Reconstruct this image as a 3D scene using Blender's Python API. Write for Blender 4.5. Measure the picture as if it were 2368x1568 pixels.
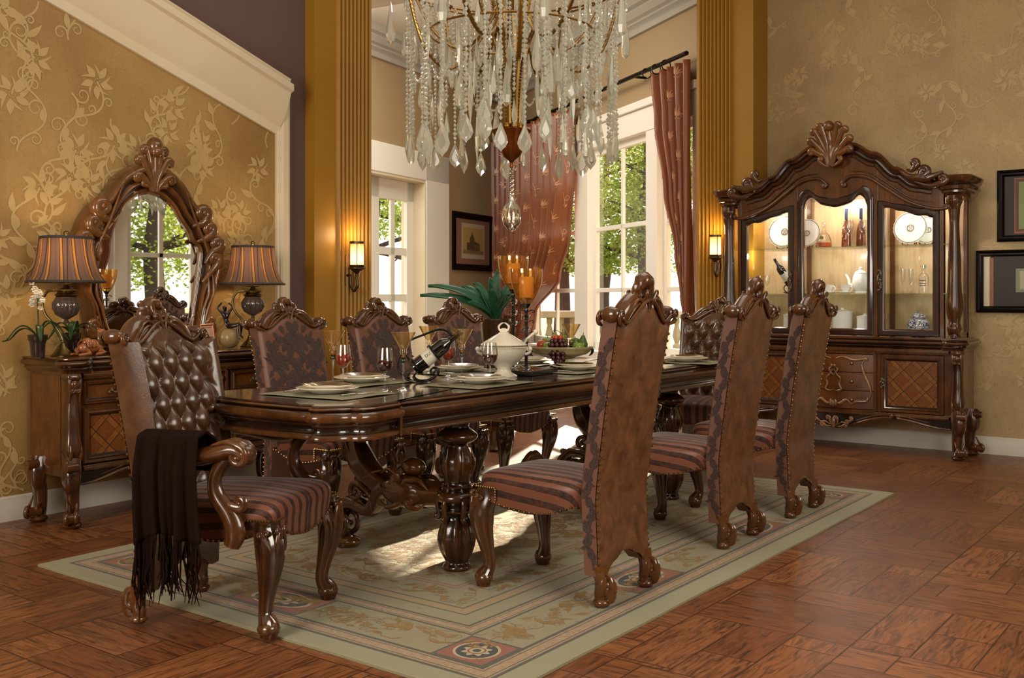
import bpy, math, random
from math import sin, cos, pi, radians as R
from mathutils import Vector, Matrix
random.seed(7)
S = bpy.context.scene
for o in list(bpy.data.objects): bpy.data.objects.remove(o)
COL = S.collection
# ---------------- camera: level, looking between the dining table's long and short axes ----------------
F = 2371.0; HOR = 685.0; HC = 1.27; TH = R(36.7); CT, ST = cos(TH), sin(TH)
def C2W(x, d, z=0.0):            # metres right of / ahead of the camera -> room coordinates (X = table axis)
    return Vector((ST*x + CT*d, -CT*x + ST*d, z))
cd = bpy.data.cameras.new('camera'); cam = bpy.data.objects.new('camera', cd); COL.objects.link(cam)
cam.location = (0, 0, HC); cam.rotation_euler = (R(90), 0, math.atan2(ST, CT) - pi/2)
cd.sensor_width = 36; cd.lens = F/2368*36; cd.shift_y = -(784-HOR)/2368; cd.clip_start = .05; cd.clip_end = 300
S.camera = cam
S.view_settings.view_transform = 'Standard'; S.view_settings.look = 'None'
S.view_settings.exposure = 0.10; S.view_settings.gamma = 1; S.view_settings.use_curve_mapping = False
w = bpy.data.worlds.new('world'); S.world = w; w.use_nodes = True
w.node_tree.nodes['Background'].inputs[0].default_value = (1, .975, .93, 1)
w.node_tree.nodes['Background'].inputs[1].default_value = 2.2
def light(name, kind, loc, target, energy, color=(1,1,1), size=None, **k):
    l = bpy.data.lights.new(name, kind); o = bpy.data.objects.new(name, l); COL.objects.link(o)
    o.location = loc; o.rotation_euler = (Vector(target)-Vector(loc)).to_track_quat('-Z', 'Y').to_euler()
    l.energy = energy; l.color = color
    if size and kind == 'AREA':
        l.shape = 'RECTANGLE'; l.size, l.size_y = size
    for a, b in k.items(): setattr(l, a, b)
    return o
sa, se = R(14.5), R(22.5)
sd = C2W(sin(sa)*cos(se), cos(sa)*cos(se), sin(se))
light('sun_light', 'SUN', sd*30, (0,0,0), 15.0, (1,.9,.72), angle=R(.7))
# added area fills for room and sunroom
light('rear_fill', 'AREA', (-2.2, 2.6, 2.3), (4.5, 3.2, .9), 185, (1,.92,.80), (2.2, 2.2))
light('side_fill', 'AREA', (2.6, -1.0, 2.5), (4.6, 4.2, .8), 105, (1,.92,.80), (2.0, 2.0))
light('ceiling_fill', 'AREA', (4.6, 2.6, 4.2), (4.6, 2.7, 0), 38, (1,.9,.76), (3.0, 2.0))
light('sunroom_fill', 'AREA', (7.4, 6.7, 4.1), (9.0, 6.9, 0), 120, (1,.93,.82), (2.5, 2.0))
# ---------------- mesh helpers ----------------
class MB:
    def __init__(s): s.v = []; s.f = []
    def add(s, vs, fs):
        b = len(s.v); s.v += [tuple(p) for p in vs]; s.f += [tuple(b+i for i in q) for q in fs]; return s
    def box(s, x0, x1, y0, y1, z0, z1, M=None):
        vs = [Vector((x, y, z)) for z in (z0, z1) for y in (y0, y1) for x in (x0, x1)]
        if M: vs = [M @ p for p in vs]
        return s.add(vs, [(0,2,3,1),(4,5,7,6),(0,1,5,4),(2,6,7,3),(0,4,6,2),(1,3,7,5)])
    def loft(s, rings, closed=True, cap0=True, cap1=True):
        n = len(rings[0]); vs = [p for r in rings for p in r]; fs = []
        for i in range(len(rings)-1):
            for j in range(n if closed else n-1):
                k = (j+1) % n; fs.append((i*n+j, i*n+k, (i+1)*n+k, (i+1)*n+j))
        if closed and cap0: fs.append(tuple(range(n))[::-1])
        if closed and cap1: fs.append(tuple((len(rings)-1)*n+j for j in range(n)))
        return s.add(vs, fs)
    def tube(s, pts, rad, seg=10, flat=1.0, up=(0,0,1), flute=None, cap=True):
        pts = [Vector(p) for p in pts]; n = len(pts); rings = []
        nrm = None
        for i, p in enumerate(pts):
            t = (pts[min(i+1, n-1)] - pts[max(i-1, 0)])
            if t.length < 1e-9: t = Vector((0,0,1))
            t.normalize()
            if nrm is None:
                u = Vector(up)
                if abs(u.dot(t)) > .95: u = Vector((1,0,0)) if abs(t.x) < .9 else Vector((0,1,0))
                nrm = (u - t*u.dot(t)).normalized()
            else:
                q = nrm - t*nrm.dot(t)
                nrm = q.normalized() if q.length > 1e-6 else nrm
            bn = t.cross(nrm)
            r = rad(i/(n-1)) if callable(rad) else (rad[i] if isinstance(rad, (list, tuple)) else rad)
            ring = []
            for j in range(seg):
                a = 2*pi*j/seg; rr = r*(1+(flute[1]*cos(flute[0]*a) if flute else 0))
                ring.append(p + nrm*(cos(a)*rr) + bn*(sin(a)*rr*flat))
            rings.append(ring)
        return s.loft(rings, True, cap, cap)
    def lathe(s, prof, c=(0,0,0), seg=24, flute=None, M=None, cap0=True, cap1=True):
        rings = []
        for i, (r, z) in enumerate(prof):
            ring = []
            for j in range(seg):
                a = 2*pi*j/seg; rr = max(r, 1e-5)
                if flute and flute[2] <= z <= flute[3]: rr *= 1+flute[1]*cos(flute[0]*a)
                p = Vector((cos(a)*rr+c[0], sin(a)*rr+c[1], z+c[2]))
                ring.append(M @ p if M else p)
            rings.append(ring)
        return s.loft(rings, True, cap0, cap1)
    def ball(s, c, r, seg=12, rings=8, M=None):
        r = (r, r, r) if not isinstance(r, (tuple, list)) else r
        rg = []
        for i in range(rings+1):
            a = pi*i/rings; k = max(sin(a), 1e-3)
            ring = [Vector((cos(2*pi*j/seg)*k*r[0], sin(2*pi*j/seg)*k*r[1], -cos(a)*r[2])) for j in range(seg)]
            rg.append([((M @ p) if M else p) + Vector(c) for p in ring])
        return s.loft(rg)
    def prism(s, out, m0, m1):      # outline mapped by m0 (one side) and m1 (other side)
        return s.loft([[m0(*p) for p in out], [m1(*p) for p in out]])
    def surf(s, fn, nu, nv, cu=False, cv=False):
        U = nu if cu else nu+1; V = nv if cv else nv+1
        vs = [fn(i/nu, j/nv) for i in range(U) for j in range(V)]; fs = []
        for i in range(nu):
            for j in range(nv):
                a, b = (i+1) % U if cu else i+1, (j+1) % V if cv else j+1
                fs.append((i*V+j, a*V+j, a*V+b, i*V+b))
        return s.add(vs, fs)
    def merge(s, o, M=None):
        return s.add([(M @ Vector(p)) if M else p for p in o.v], o.f)
    def build(s, name, mat, parent=None, smooth=True, bevel=0, seg=2, angle=40, solid=0):
        me = bpy.data.meshes.new(name); me.from_pydata(s.v, [], s.f)
        if solid != 0: pass
        me.materials.append(mat)
        o = bpy.data.objects.new(name, me); COL.objects.link(o)
        if smooth:
            for p in me.polygons: p.use_smooth = True
            if not bevel: me.set_sharp_from_angle(angle=R(angle))
        if solid:
            m = o.modifiers.new('s', 'SOLIDIFY'); m.thickness = solid; m.offset = 0
        if bevel:
            m = o.modifiers.new('b', 'BEVEL'); m.width = bevel; m.segments = seg; m.limit_method = 'ANGLE'; m.angle_limit = R(35); m.harden_normals = True
        if parent: o.parent = parent
        return o
def cat(pts, n=8, closed=False):     # Catmull-Rom through any-dimensional points
    P = [Vector(p) for p in pts]; out = []; m = len(P)
    rng = range(m) if closed else range(m-1)
    for i in rng:
        g = (lambda k: P[k % m]) if closed else (lambda k: P[min(max(k, 0), m-1)])
        a, b, c, d = g(i-1), g(i), g(i+1), g(i+2)
        for k in range(n):
            t = k/n
            out.append(.5*((2*b)+(c-a)*t+(2*a-5*b+4*c-d)*t*t+(3*b-a-3*c+d)*t**3))
    if not closed: out.append(P[-1])
    return out
def lerp(a, b, t): return a+(b-a)*t
def interp(tab, x):
    if x <= tab[0][0]: return tab[0][1]
    for (a, b), (c, d) in zip(tab, tab[1:]):
        if x <= c:
            t = (x-a)/(c-a); t = t*t*(3-2*t); return b+(d-b)*t
    return tab[-1][1]
def curled(pts, c1=None, c0=None, n=8, m=22):   # 2D path whose ends roll into spirals; c = (radius, turns, side)
    P = [Vector(p[:2]) for p in cat([(p[0], p[1], 0) for p in pts], n)]
    def ext(P, c):
        Rr, turns, sd_ = c; t = (P[-1]-P[-2]).normalized(); nn = Vector((-t.y, t.x))*sd_
        cen = P[-1]+nn*Rr; a0 = math.atan2(-nn.y, -nn.x); out = []
        for k in range(1, m+1):
            f = k/m; r = Rr*(1-.8*f); a = a0+sd_*2*pi*turns*f
            out.append(cen+Vector((cos(a), sin(a)))*r)
        return P+out
    if c1: P = ext(P, c1)
    if c0: P = ext(P[::-1], c0)[::-1]
    return P
def carve(mb, pts, r, mp, c1=None, c0=None, flat=1.0, seg=8, taper=.5, n=8, m=22, knob=True):
    """scroll-carved bead: mp maps (a, b) to 3D"""
    P = curled(pts, c1, c0, n, m); N = len(P); k1 = m if c1 else 0; k0 = m if c0 else 0
    def rad(f):
        i = f*(N-1); v = 1.0
        if c1 and i > N-k1: v = lerp(1, taper, (i-(N-k1))/k1)
        elif not c1: v = min(1, lerp(.25, 1, (N-1-i)/(N*.35)))
        if c0 and i < k0: v = min(v, lerp(1, taper, 1-i/k0))
        elif not c0: v = min(v, lerp(.25, 1, i/(N*.35)))
        return r*v
    up = (Vector(mp(0, 0, 1))-Vector(mp(0, 0, 0))).normalized()
    mb.tube([mp(p.x, p.y, 0) for p in P], rad, seg, flat, up=up)
    if knob:
        if c1: mb.ball(mp(P[-1].x, P[-1].y, 0), r*.95, 8, 6)
        if c0: mb.ball(mp(P[0].x, P[0].y, 0), r*.95, 8, 6)
    return mb
# ---------------- naming ----------------
def setp(o, label=None, cat_=None, group=None, kind=None):
    if label: o['label'] = label
    if cat_: o['category'] = cat_
    if group: o['group'] = group
    if kind: o['kind'] = kind
    return o
def T(name, label, cat_, loc=(0,0,0), rz=0, group=None, scale=1):
    o = bpy.data.objects.new(name, None); COL.objects.link(o); o.empty_display_size = .1
    o.location = loc; o.rotation_euler = (0, 0, rz)
    o.scale = (scale,)*3 if not isinstance(scale, tuple) else scale
    return setp(o, label, cat_, group)
def struct(o): o['kind'] = 'structure'; return o
def dup(root, loc, rz=None, label=None, scale=None, group=None):
    def cp(o, par):
        c = o.copy(); COL.objects.link(c)
        if par: c.parent = par
        for ch in [q for q in ALLK.get(o.name, [])]: cp(ch, c)
        return c
    ALLK = {}
    for q in COL.objects:
        if q.parent: ALLK.setdefault(q.parent.name, []).append(q)
    r = cp(root, None); r.location = loc
    if rz is not None: r.rotation_euler = (0, 0, rz)
    if label: r['label'] = label
    if group: r['group'] = group
    if scale: r.scale = (scale,)*3 if not isinstance(scale, tuple) else scale
    return r
def G(u, v, z=0.0):            # point at height z seen at photo position (u, v)
    d = F*(HC-z)/(v-HOR); return C2W((u-1184)/F*d, d, z)
def GY(u, Y, v=None):          # point on the plane Y = const
    k = (u-1184)/F; d = Y/(-CT*k+ST); return C2W(k*d, d, HC-(v-HOR)/F*d if v is not None else 0)
def GX(u, X, v=None):
    k = (u-1184)/F; d = X/(ST*k+CT); return C2W(k*d, d, HC-(v-HOR)/F*d if v is not None else 0)
# ---------------- materials ----------------
def hx(h):
    c = [int(h[i:i+2], 16)/255 for i in (0, 2, 4)]
    return tuple((x/12.92 if x <= .04045 else ((x+.055)/1.055)**2.4) for x in c)+(1,)
class NT:
    def __init__(s, name):
        s.m = bpy.data.materials.new(name); s.m.use_nodes = True; s.t = s.m.node_tree; s.b = s.t.nodes['Principled BSDF']
        s.out = s.t.nodes['Material Output']
    def n(s, typ, **k):
        nd = s.t.nodes.new(typ)
        for a, b in k.items():
            if a.startswith('i_'): s.put(nd.inputs[int(a[2:])], b)
            elif a.startswith('I_'): s.put(nd.inputs[a[2:].replace('_', ' ')], b)
            else: setattr(nd, a, b)
        return nd
    def put(s, sock, v):
        if isinstance(v, bpy.types.NodeSocket): s.t.links.new(v, sock)
        elif isinstance(v, bpy.types.Node): s.t.links.new(v.outputs[0], sock)
        else: sock.default_value = v
    def math(s, op, a, b=0.0, c=0.0, clamp=False):
        nd = s.t.nodes.new('ShaderNodeMath'); nd.operation = op; nd.use_clamp = clamp
        s.put(nd.inputs[0], a); s.put(nd.inputs[1], b)
        if op in ('MULTIPLY_ADD', 'SMOOTH_MIN', 'PINGPONG', 'COMPARE', 'WRAP'): s.put(nd.inputs[2], c)
        return nd.outputs[0]
    def mix(s, f, a, b):
        nd = s.t.nodes.new('ShaderNodeMix'); nd.data_type = 'RGBA'
        s.put(nd.inputs[0], f); s.put(nd.inputs[6], a); s.put(nd.inputs[7], b); return nd.outputs[2]
    def ramp(s, f, stops):
        nd = s.t.nodes.new('ShaderNodeValToRGB'); s.put(nd.inputs[0], f); e = nd.color_ramp.elements
        while len(e) < len(stops): e.new(.5)
        for q, (p, c) in zip(e, stops):
            q.position = p; q.color = c if isinstance(c, tuple) else (c, c, c, 1)
        return nd.outputs[0]
    def obj(s): return s.n('ShaderNodeTexCoord').outputs['Object']
    def xyz(s, v): nd = s.n('ShaderNodeSeparateXYZ', i_0=v); return nd.outputs[0], nd.outputs[1], nd.outputs[2]
    def comb(s, x, y, z): return s.n('ShaderNodeCombineXYZ', i_0=x, i_1=y, i_2=z).outputs[0]
    def mapv(s, v, sc=(1,1,1), rot=(0,0,0), loc=(0,0,0)): return s.n('ShaderNodeMapping', i_0=v, i_1=loc, i_2=rot, i_3=sc).outputs[0]
    def noise(s, v, sc, det=4, rough=.5, dist=0):
        nd = s.n('ShaderNodeTexNoise'); s.put(nd.inputs['Vector'], v); nd.inputs['Scale'].default_value = sc
        nd.inputs['Detail'].default_value = det; nd.inputs['Roughness'].default_value = rough; nd.inputs['Distortion'].default_value = dist
        return nd.outputs[0]
    def bump(s, h, st=.3, d=.01): nd = s.n('ShaderNodeBump'); s.put(nd.inputs['Height'], h); nd.inputs['Strength'].default_value = st; nd.inputs['Distance'].default_value = d; s.put(s.b.inputs['Normal'], nd.outputs[0])
    def set(s, **k):
        nm = {'col':'Base Color','rough':'Roughness','metal':'Metallic','trans':'Transmission Weight','ior':'IOR','coat':'Coat Weight','crough':'Coat Roughness','spec':'Specular IOR Level','emit':'Emission Color','es':'Emission Strength','sheen':'Sheen Weight','alpha':'Alpha','sss':'Subsurface Weight'}
        for a, b in k.items(): s.put(s.b.inputs[nm[a]], b)
        return s
def plain(name, h, rough=.5, **k):
    a = NT(name); a.set(col=hx(h) if isinstance(h, str) else h, rough=rough, **k); return a.m
M = {}
def wood(name, dark, mid, hi, scale=1.0, rough=.22, coat=.7, axis=(1, 1, .12)):
    a = NT(name); o = a.obj()
    g = a.noise(a.mapv(o, axis), 38*scale, 5, .6, .4); b = a.noise(o, 5*scale, 3)
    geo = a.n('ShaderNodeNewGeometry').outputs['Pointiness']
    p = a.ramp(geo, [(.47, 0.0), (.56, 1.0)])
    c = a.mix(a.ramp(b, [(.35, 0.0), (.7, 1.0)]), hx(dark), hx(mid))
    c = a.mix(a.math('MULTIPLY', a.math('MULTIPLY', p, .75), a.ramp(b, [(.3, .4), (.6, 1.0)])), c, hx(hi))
    c = a.mix(a.math('MULTIPLY', a.ramp(g, [(.35, 1.0), (.6, 0.0)]), .35), c, hx(dark))
    a.set(col=c, rough=rough, coat=coat, crough=.08, spec=.5); return a.m
M['wood'] = wood('dark_carved_wood', '100704', '251108', '6e4019')
M['woodred'] = wood('cherry_wood', '180a05', '3a1b0b', '744219')
M['woodtop'] = wood('table_top_wood', '21110a', '3d2012', '5a321b', rough=.14, coat=.9, axis=(.08, 1, 1))
M['mirrorwood'] = wood('mirror_frame_wood', '2a170b', '57300f', '8f5a24')
def inlay():
    a = NT('parquetry_veneer'); o = a.obj(); x, y, z = a.xyz(o)
    s = 1/.17
    p = a.math('MULTIPLY', a.math('ADD', x, z), s); q = a.math('MULTIPLY', a.math('SUBTRACT', x, z), s)
    fp = a.math('FRACT', p); fq = a.math('FRACT', q)
    bp = a.math('LESS_THAN', fp, .3); bq = a.math('LESS_THAN', fq, .3)
    band = a.math('MAXIMUM', bp, bq)
    lp = a.math('LESS_THAN', a.math('ABSOLUTE', a.math('SUBTRACT', fp, .3)), .02); lq = a.math('LESS_THAN', a.math('ABSOLUTE', a.math('SUBTRACT', fq, .3)), .02)
    l2 = a.math('LESS_THAN', fp, .02); l3 = a.math('LESS_THAN', fq, .02)
    line = a.math('MAXIMUM', a.math('MAXIMUM', lp, lq), a.math('MAXIMUM', l2, l3))
    g = a.noise(a.mapv(o, (1, 1, .2), (0, .78, 0)), 60, 4, .6, .5); b = a.noise(o, 45, 4, .6, 1.5)
    c1 = a.mix(g, hx('5c3213'), hx('9a6128')); c2 = a.mix(b, hx('4a250e'), hx('8a4f1e'))
    c = a.mix(band, c2, c1); c = a.mix(line, c, hx('3a1e0c'))
    a.set(col=c, rough=.25, coat=.5, crough=.1); return a.m
M['inlay'] = inlay()
M['veneer'] = wood('striped_veneer', '2e170b', '5f3514', '7b481c', axis=(3, 3, .1), rough=.25, coat=.5)
def leather(name, c0, c1, sc=9, rough=.3, coat=.35, bmp=.15):
    a = NT(name); o = a.obj(); n1 = a.noise(o, sc, 6, .65, .6); n2 = a.noise(o, 160, 3, .6)
    c = a.mix(a.ramp(n1, [(.3, 0.0), (.7, 1.0)]), hx(c0), hx(c1)); a.set(col=c, rough=a.math('MULTIPLY_ADD', n2, .25, rough-.1), coat=coat, crough=.2, spec=.5)
    a.bump(a.math('ADD', n2, a.math('MULTIPLY', n1, .6)), bmp, .004); return a.m
M['leather'] = leather('mottled_tan_leather', '3e2412', '7b4f31', rough=.34, coat=.3, bmp=.35, sc=13)
M['tuftleather'] = leather('tufted_brown_leather', '37200f', '5f3d24', rough=.25, coat=.6, bmp=.12)
M['greyleather'] = leather('outside_back_leather', '3a2716', '553c24', rough=.34, coat=.3)
def stripes():
    a = NT('striped_velvet'); o = a.obj(); x, y, z = a.xyz(o)
    nx, ny, nz = a.xyz(a.n('ShaderNodeTexCoord').outputs['Normal'])
    s = a.math('ADD', a.math('ABSOLUTE', x), a.math('MULTIPLY', a.math('SUBTRACT', .5, z), a.math('ABSOLUTE', nx)))
    w_ = a.math('MULTIPLY', a.math('SUBTRACT', a.noise(o, 30, 2), .5), .006)
    f = a.math('FRACT', a.math('MULTIPLY', a.math('ADD', s, w_), 1/.058))
    st = a.ramp(f, [(.0, 0.0), (.04, 1.0), (.46, 1.0), (.5, 0.0)])
    n = a.noise(o, 50, 4, .7)
    vel = a.mix(a.ramp(n, [(.35, 0.0), (.62, 1.0)]), hx('1a0b07'), hx('4a2518')); sat = hx('71432f')
    a.set(col=a.mix(st, sat, vel), rough=a.mix(st, (.38,)*3+(1,), (.62,)*3+(1,)), sheen=.22, spec=.4); a.b.inputs['Sheen Roughness'].default_value = .35
    a.bump(a.math('ADD', st, a.math('MULTIPLY', n, .3)), .6, .004); return a.m
M['stripe'] = stripes()
def paint(name, h, h2=None, rough=.55, sc=3, f=.5):
    a = NT(name); n = a.noise(a.obj(), sc, 4, .6); a.set(col=a.mix(a.math('MULTIPLY', n, f), hx(h), hx(h2 or h)), rough=rough); return a.m
M['damask'] = paint('mauve_brown_sateen', '76503f', '694536', .42, 60, 1.0)
a = NT('cut_velvet'); o = a.obj(); n = a.noise(o, 120, 4, .7); a.set(col=a.mix(a.ramp(n, [(.38, 0.0), (.62, 1.0)]), hx('1c0c08'), hx('4c2a1e')), rough=.6, sheen=.3); a.bump(n, .8, .006); M['velvet'] = a.m
M['brassnail'] = plain('antique_brass', '8f7647', .3, metal=1)
M['brass'] = plain('aged_brass', '7b6c45', .3, metal=1)
M['goldmetal'] = plain('gilt_metal', '8f6a2e', .3, metal=.9)
M['bowlmetal'] = plain('copper_bronze', '82491c', .32, metal=.85)
M['pewter'] = plain('antique_pewter', '7a6d5c', .32, metal=1)
M['silver'] = plain('polished_silver', 'c8c4bc', .18, metal=1)
M['iron'] = plain('dark_iron', '1b1512', .35, metal=.7)
M['blackmetal'] = plain('black_lacquer', '0d0b0b', .2, coat=.5)
M['carvegold'] = wood('gilt_carving', '2c180b', '57351a', 'a87848', rough=.25)
M['purple'] = paint('mauve_grey_paint', '6a5350', '5c4644')
M['tan'] = paint('taupe_wall_paint', 'a8906c', '9c8462')
M['cream'] = paint('cream_trim_paint', 'e2d6bd', 'd2bd94', .4)
M['white'] = paint('white_gloss_paint', 'f0ebe0', 'e6dfd0', .35)
M['base'] = paint('baseboard_paint', 'd6d0c2', 'cfc8b8', .4)
M['ceil'] = paint('ceiling_paint', 'e4e2da', 'dcd9ce', .6)
M['crown'] = paint('crown_paint', 'b3afa3', 'a6a298', .5)
M['mustard'] = paint('mustard_paint', 'a87a22', '976a1a', .45)
def wallp(name, c0, c1, c2):
    a = NT(name); o = a.obj(); n = a.noise(o, 1.6, 5, .6, .3); n2 = a.noise(a.mapv(o, (6, 6, .8)), 9, 4, .6); n3 = a.noise(o, 70, 3, .7)
    c = a.mix(a.ramp(n, [(.3, 0.0), (.7, 1.0)]), hx(c0), hx(c1)); c = a.mix(a.math('MULTIPLY', n2, .35), c, hx(c2)); c = a.mix(a.ramp(n3, [(.3, .35), (.45, 0.0)]), c, hx('6b4a22'))
    a.set(col=c, rough=.55); a.bump(n3, .15, .003); return a.m
M['wallp'] = wallp('gold_wallpaper', '98753e', 'b59259', '82602e')
M['wallp2'] = wallp('pale_gold_wallpaper', 'a58c62', 'c2a878', '93794c')
M['motif'] = paint('wallpaper_motif', 'c0a46e', 'a5854f', .5, 25)
M['motif2'] = paint('pale_wallpaper_motif', 'c0a778', 'ac9160', .5, 25)
def curtainm():
    a = NT('copper_silk'); n = a.noise(a.mapv(a.obj(), (8, 8, 1)), 30, 3); a.set(col=a.mix(n, hx('6e381c'), hx('98552c')), rough=.34, sheen=.15, spec=.6)
    tr = a.n('ShaderNodeBsdfTranslucent', i_0=hx('b06038')); mx = a.n('ShaderNodeMixShader', i_0=.08, i_1=a.b, i_2=tr); a.t.links.new(mx.outputs[0], a.out.inputs[0]); return a.m
M['curtain'] = curtainm(); M['curtmotif'] = plain('curtain_motif', 'c08a5e', .3, sheen=.1)
def floor():
    a = NT('parquet_floor'); o = a.obj(); x, y, z = a.xyz(o); U = .62
    cx = a.math('FLOOR', a.math('DIVIDE', x, U)); cy = a.math('FLOOR', a.math('DIVIDE', y, U))
    par = a.math('FRACT', a.math('MULTIPLY', a.math('ADD', cx, cy), .5)); par = a.math('GREATER_THAN', par, .25)
    inv = a.math('SUBTRACT', 1.0, par)
    al = a.math('ADD', a.math('MULTIPLY', x, par), a.math('MULTIPLY', y, inv)); ac = a.math('ADD', a.math('MULTIPLY', y, par), a.math('MULTIPLY', x, inv))
    W = U/3
    pi_ = a.math('FLOOR', a.math('DIVIDE', ac, W)); off = a.math('MULTIPLY', a.math('FRACT', a.math('MULTIPLY', pi_, .37)), U)
    pj = a.math('FLOOR', a.math('DIVIDE', a.math('ADD', al, off), U))
    wn = a.n('ShaderNodeTexWhiteNoise', noise_dimensions='3D', i_0=a.comb(a.math('ADD', pi_, a.math('MULTIPLY', cx, 7.1)), a.math('ADD', pj, a.math('MULTIPLY', cy, 3.3)), par)).outputs[0]
    gv = a.comb(a.math('MULTIPLY', al, 1.2), a.math('MULTIPLY', ac, 9.0), a.math('MULTIPLY', wn, 20.0))
    g = a.noise(gv, 4.5, 8, .68, 1.4); g2 = a.noise(gv, 30, 4, .7, .3)
    c = a.mix(wn, hx('7c4724'), hx('9c6339')); c = a.mix(a.ramp(g, [(.36, 1.0), (.56, 0.0)]), c, hx('3d2014')); c = a.mix(a.math('MULTIPLY', a.ramp(g2, [(.35, 1.0), (.55, 0.0)]), .4), c, hx('55301d'))
    fa = a.math('FRACT', a.math('DIVIDE', ac, W)); fl = a.math('FRACT', a.math('DIVIDE', a.math('ADD', al, off), U))
    ea = a.math('MINIMUM', fa, a.math('SUBTRACT', 1.0, fa)); el = a.math('MULTIPLY', a.math('MINIMUM', fl, a.math('SUBTRACT', 1.0, fl)), 3.0)
    fx = a.math('FRACT', a.math('DIVIDE', x, U)); fy = a.math('FRACT', a.math('DIVIDE', y, U))
    ex = a.math('MULTIPLY', a.math('MINIMUM', fx, a.math('SUBTRACT', 1.0, fx)), 3.0); ey = a.math('MULTIPLY', a.math('MINIMUM', fy, a.math('SUBTRACT', 1.0, fy)), 3.0)
    e = a.math('MINIMUM', a.math('MINIMUM', ea, el), a.math('MINIMUM', ex, ey)); ed = a.ramp(e, [(.008, 0.0), (.02, 1.0)])
    c = a.mix(ed, hx('3a1d10'), c)
    a.set(col=c, rough=a.math('MULTIPLY_ADD', g2, .2, .30), coat=.10, crough=.3); a.bump(a.math('ADD', a.math('MULTIPLY', ed, .5), a.math('MULTIPLY', g2, .12)), .35, .004); return a.m
M['floor'] = floor()
M['mirror'] = plain('mirror_glass', 'f2f2f0', .01, metal=1)
def clearglass(name, tint=(1,1,1,1), refl=.12, rough=.0, bl=.12, body=0):
    a = NT(name); t = a.n('ShaderNodeBsdfTransparent', i_0=tint); g = a.n('ShaderNodeBsdfGlossy', i_0=(1,1,1,1)); g.inputs['Roughness'].default_value = rough
    lw = a.n('ShaderNodeLayerWeight', i_0=bl).outputs['Fresnel']
    mx = a.n('ShaderNodeMixShader', i_0=a.math('MULTIPLY_ADD', lw, .75 if refl > .1 else .22, refl*.3, clamp=True), i_1=t, i_2=g); out = mx
    if body:
        d = a.n('ShaderNodeBsdfTranslucent', i_0=hx('e0a850')); d2 = a.n('ShaderNodeBsdfDiffuse', i_0=hx('c08a3c')); dd = a.n('ShaderNodeMixShader', i_0=.4, i_1=d, i_2=d2); out = a.n('ShaderNodeMixShader', i_0=body, i_1=mx, i_2=dd)
    a.t.links.new(out.outputs[0], a.out.inputs[0]); return a.m
M['pane'] = clearglass('window_glass', refl=.1)
M['stemglass'] = clearglass('clear_glass', (.97,.97,.97,1), refl=.25)
M['amberglass'] = clearglass('amber_glass', (.985,.92,.74,1), refl=.25, body=.06)
M['hurricane'] = clearglass('amber_hurricane_glass', (.96,.84,.60,1), refl=.2, rough=.05, body=.11)
M['greenglass'] = clearglass('green_glass', (.2,.45,.25,1), refl=.4)
M['shelfglass'] = clearglass('shelf_glass', (.85,.95,.9,1), refl=.3)
M['wine'] = plain('red_wine', '3a0a08', .05, coat=.5); M['rose'] = plain('rose_wine', '962f14', .05, coat=.5)
def crystal():
    a = NT('cut_crystal'); a.set(col=(.96,.97,.93,1), rough=.02, trans=1, ior=1.5)
    d = a.n('ShaderNodeBsdfTranslucent', i_0=(.9,.92,.82,1)); d2 = a.n('ShaderNodeBsdfDiffuse', i_0=(.8,.82,.72,1)); m1 = a.n('ShaderNodeMixShader', i_0=.5, i_1=d, i_2=d2)
    mx = a.n('ShaderNodeMixShader', i_0=.32, i_1=a.b, i_2=m1); a.t.links.new(mx.outputs[0], a.out.inputs[0]); return a.m
M['crystal'] = crystal()
M['glassball'] = plain('solid_crystal', 'ffffff', .0, trans=1, ior=1.5)
M['china'] = plain('cream_china', 'e6dfcc', .15, coat=.5); M['chinarim'] = plain('brown_glazed_rim', '5e4a30', .25, coat=.4)
M['chinawhite'] = plain('white_china', 'efeee8', .12, coat=.5)
M['bottle'] = plain('black_bottle_glass', '0a0a08', .06, coat=1)
M['paper'] = plain('label_paper', 'cfc9b4', .6); M['ink'] = plain('black_ink', '1c1a18', .6)
M['cork'] = plain('cork', '9a7b52', .8)
M['candle'] = plain('orange_wax', 'ecb468', .4, sss=.2)
def leafm(name, a0, a1, tr=.3):
    a = NT(name); n = a.noise(a.obj(), 6, 3); c = a.mix(n, hx(a0), hx(a1)); a.set(col=c, rough=.4)
    t = a.n('ShaderNodeBsdfTranslucent'); a.put(t.inputs[0], c); mx = a.n('ShaderNodeMixShader', i_0=tr, i_1=a.b, i_2=t); a.t.links.new(mx.outputs[0], a.out.inputs[0]); return a.m
M['agave'] = leafm('agave_leaf', '0f3a25', '2e6a48', .1); M['orchidleaf'] = leafm('orchid_leaf', '1a3314', '35582a', .1)
M['treeleaf'] = leafm('tree_leaf', '5f7a26', 'b4b850', .55)
M['bark'] = paint('tree_bark', '4a3838', '2f2426', .9, 8, 1.0)
M['grass'] = paint('lawn_grass', '5f7030', '8a8a4a', .9, 2, 1.0)
M['stone'] = paint('balustrade_stone', 'c2ae8f', 'a08d74', .8, 4, 1.0)
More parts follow.
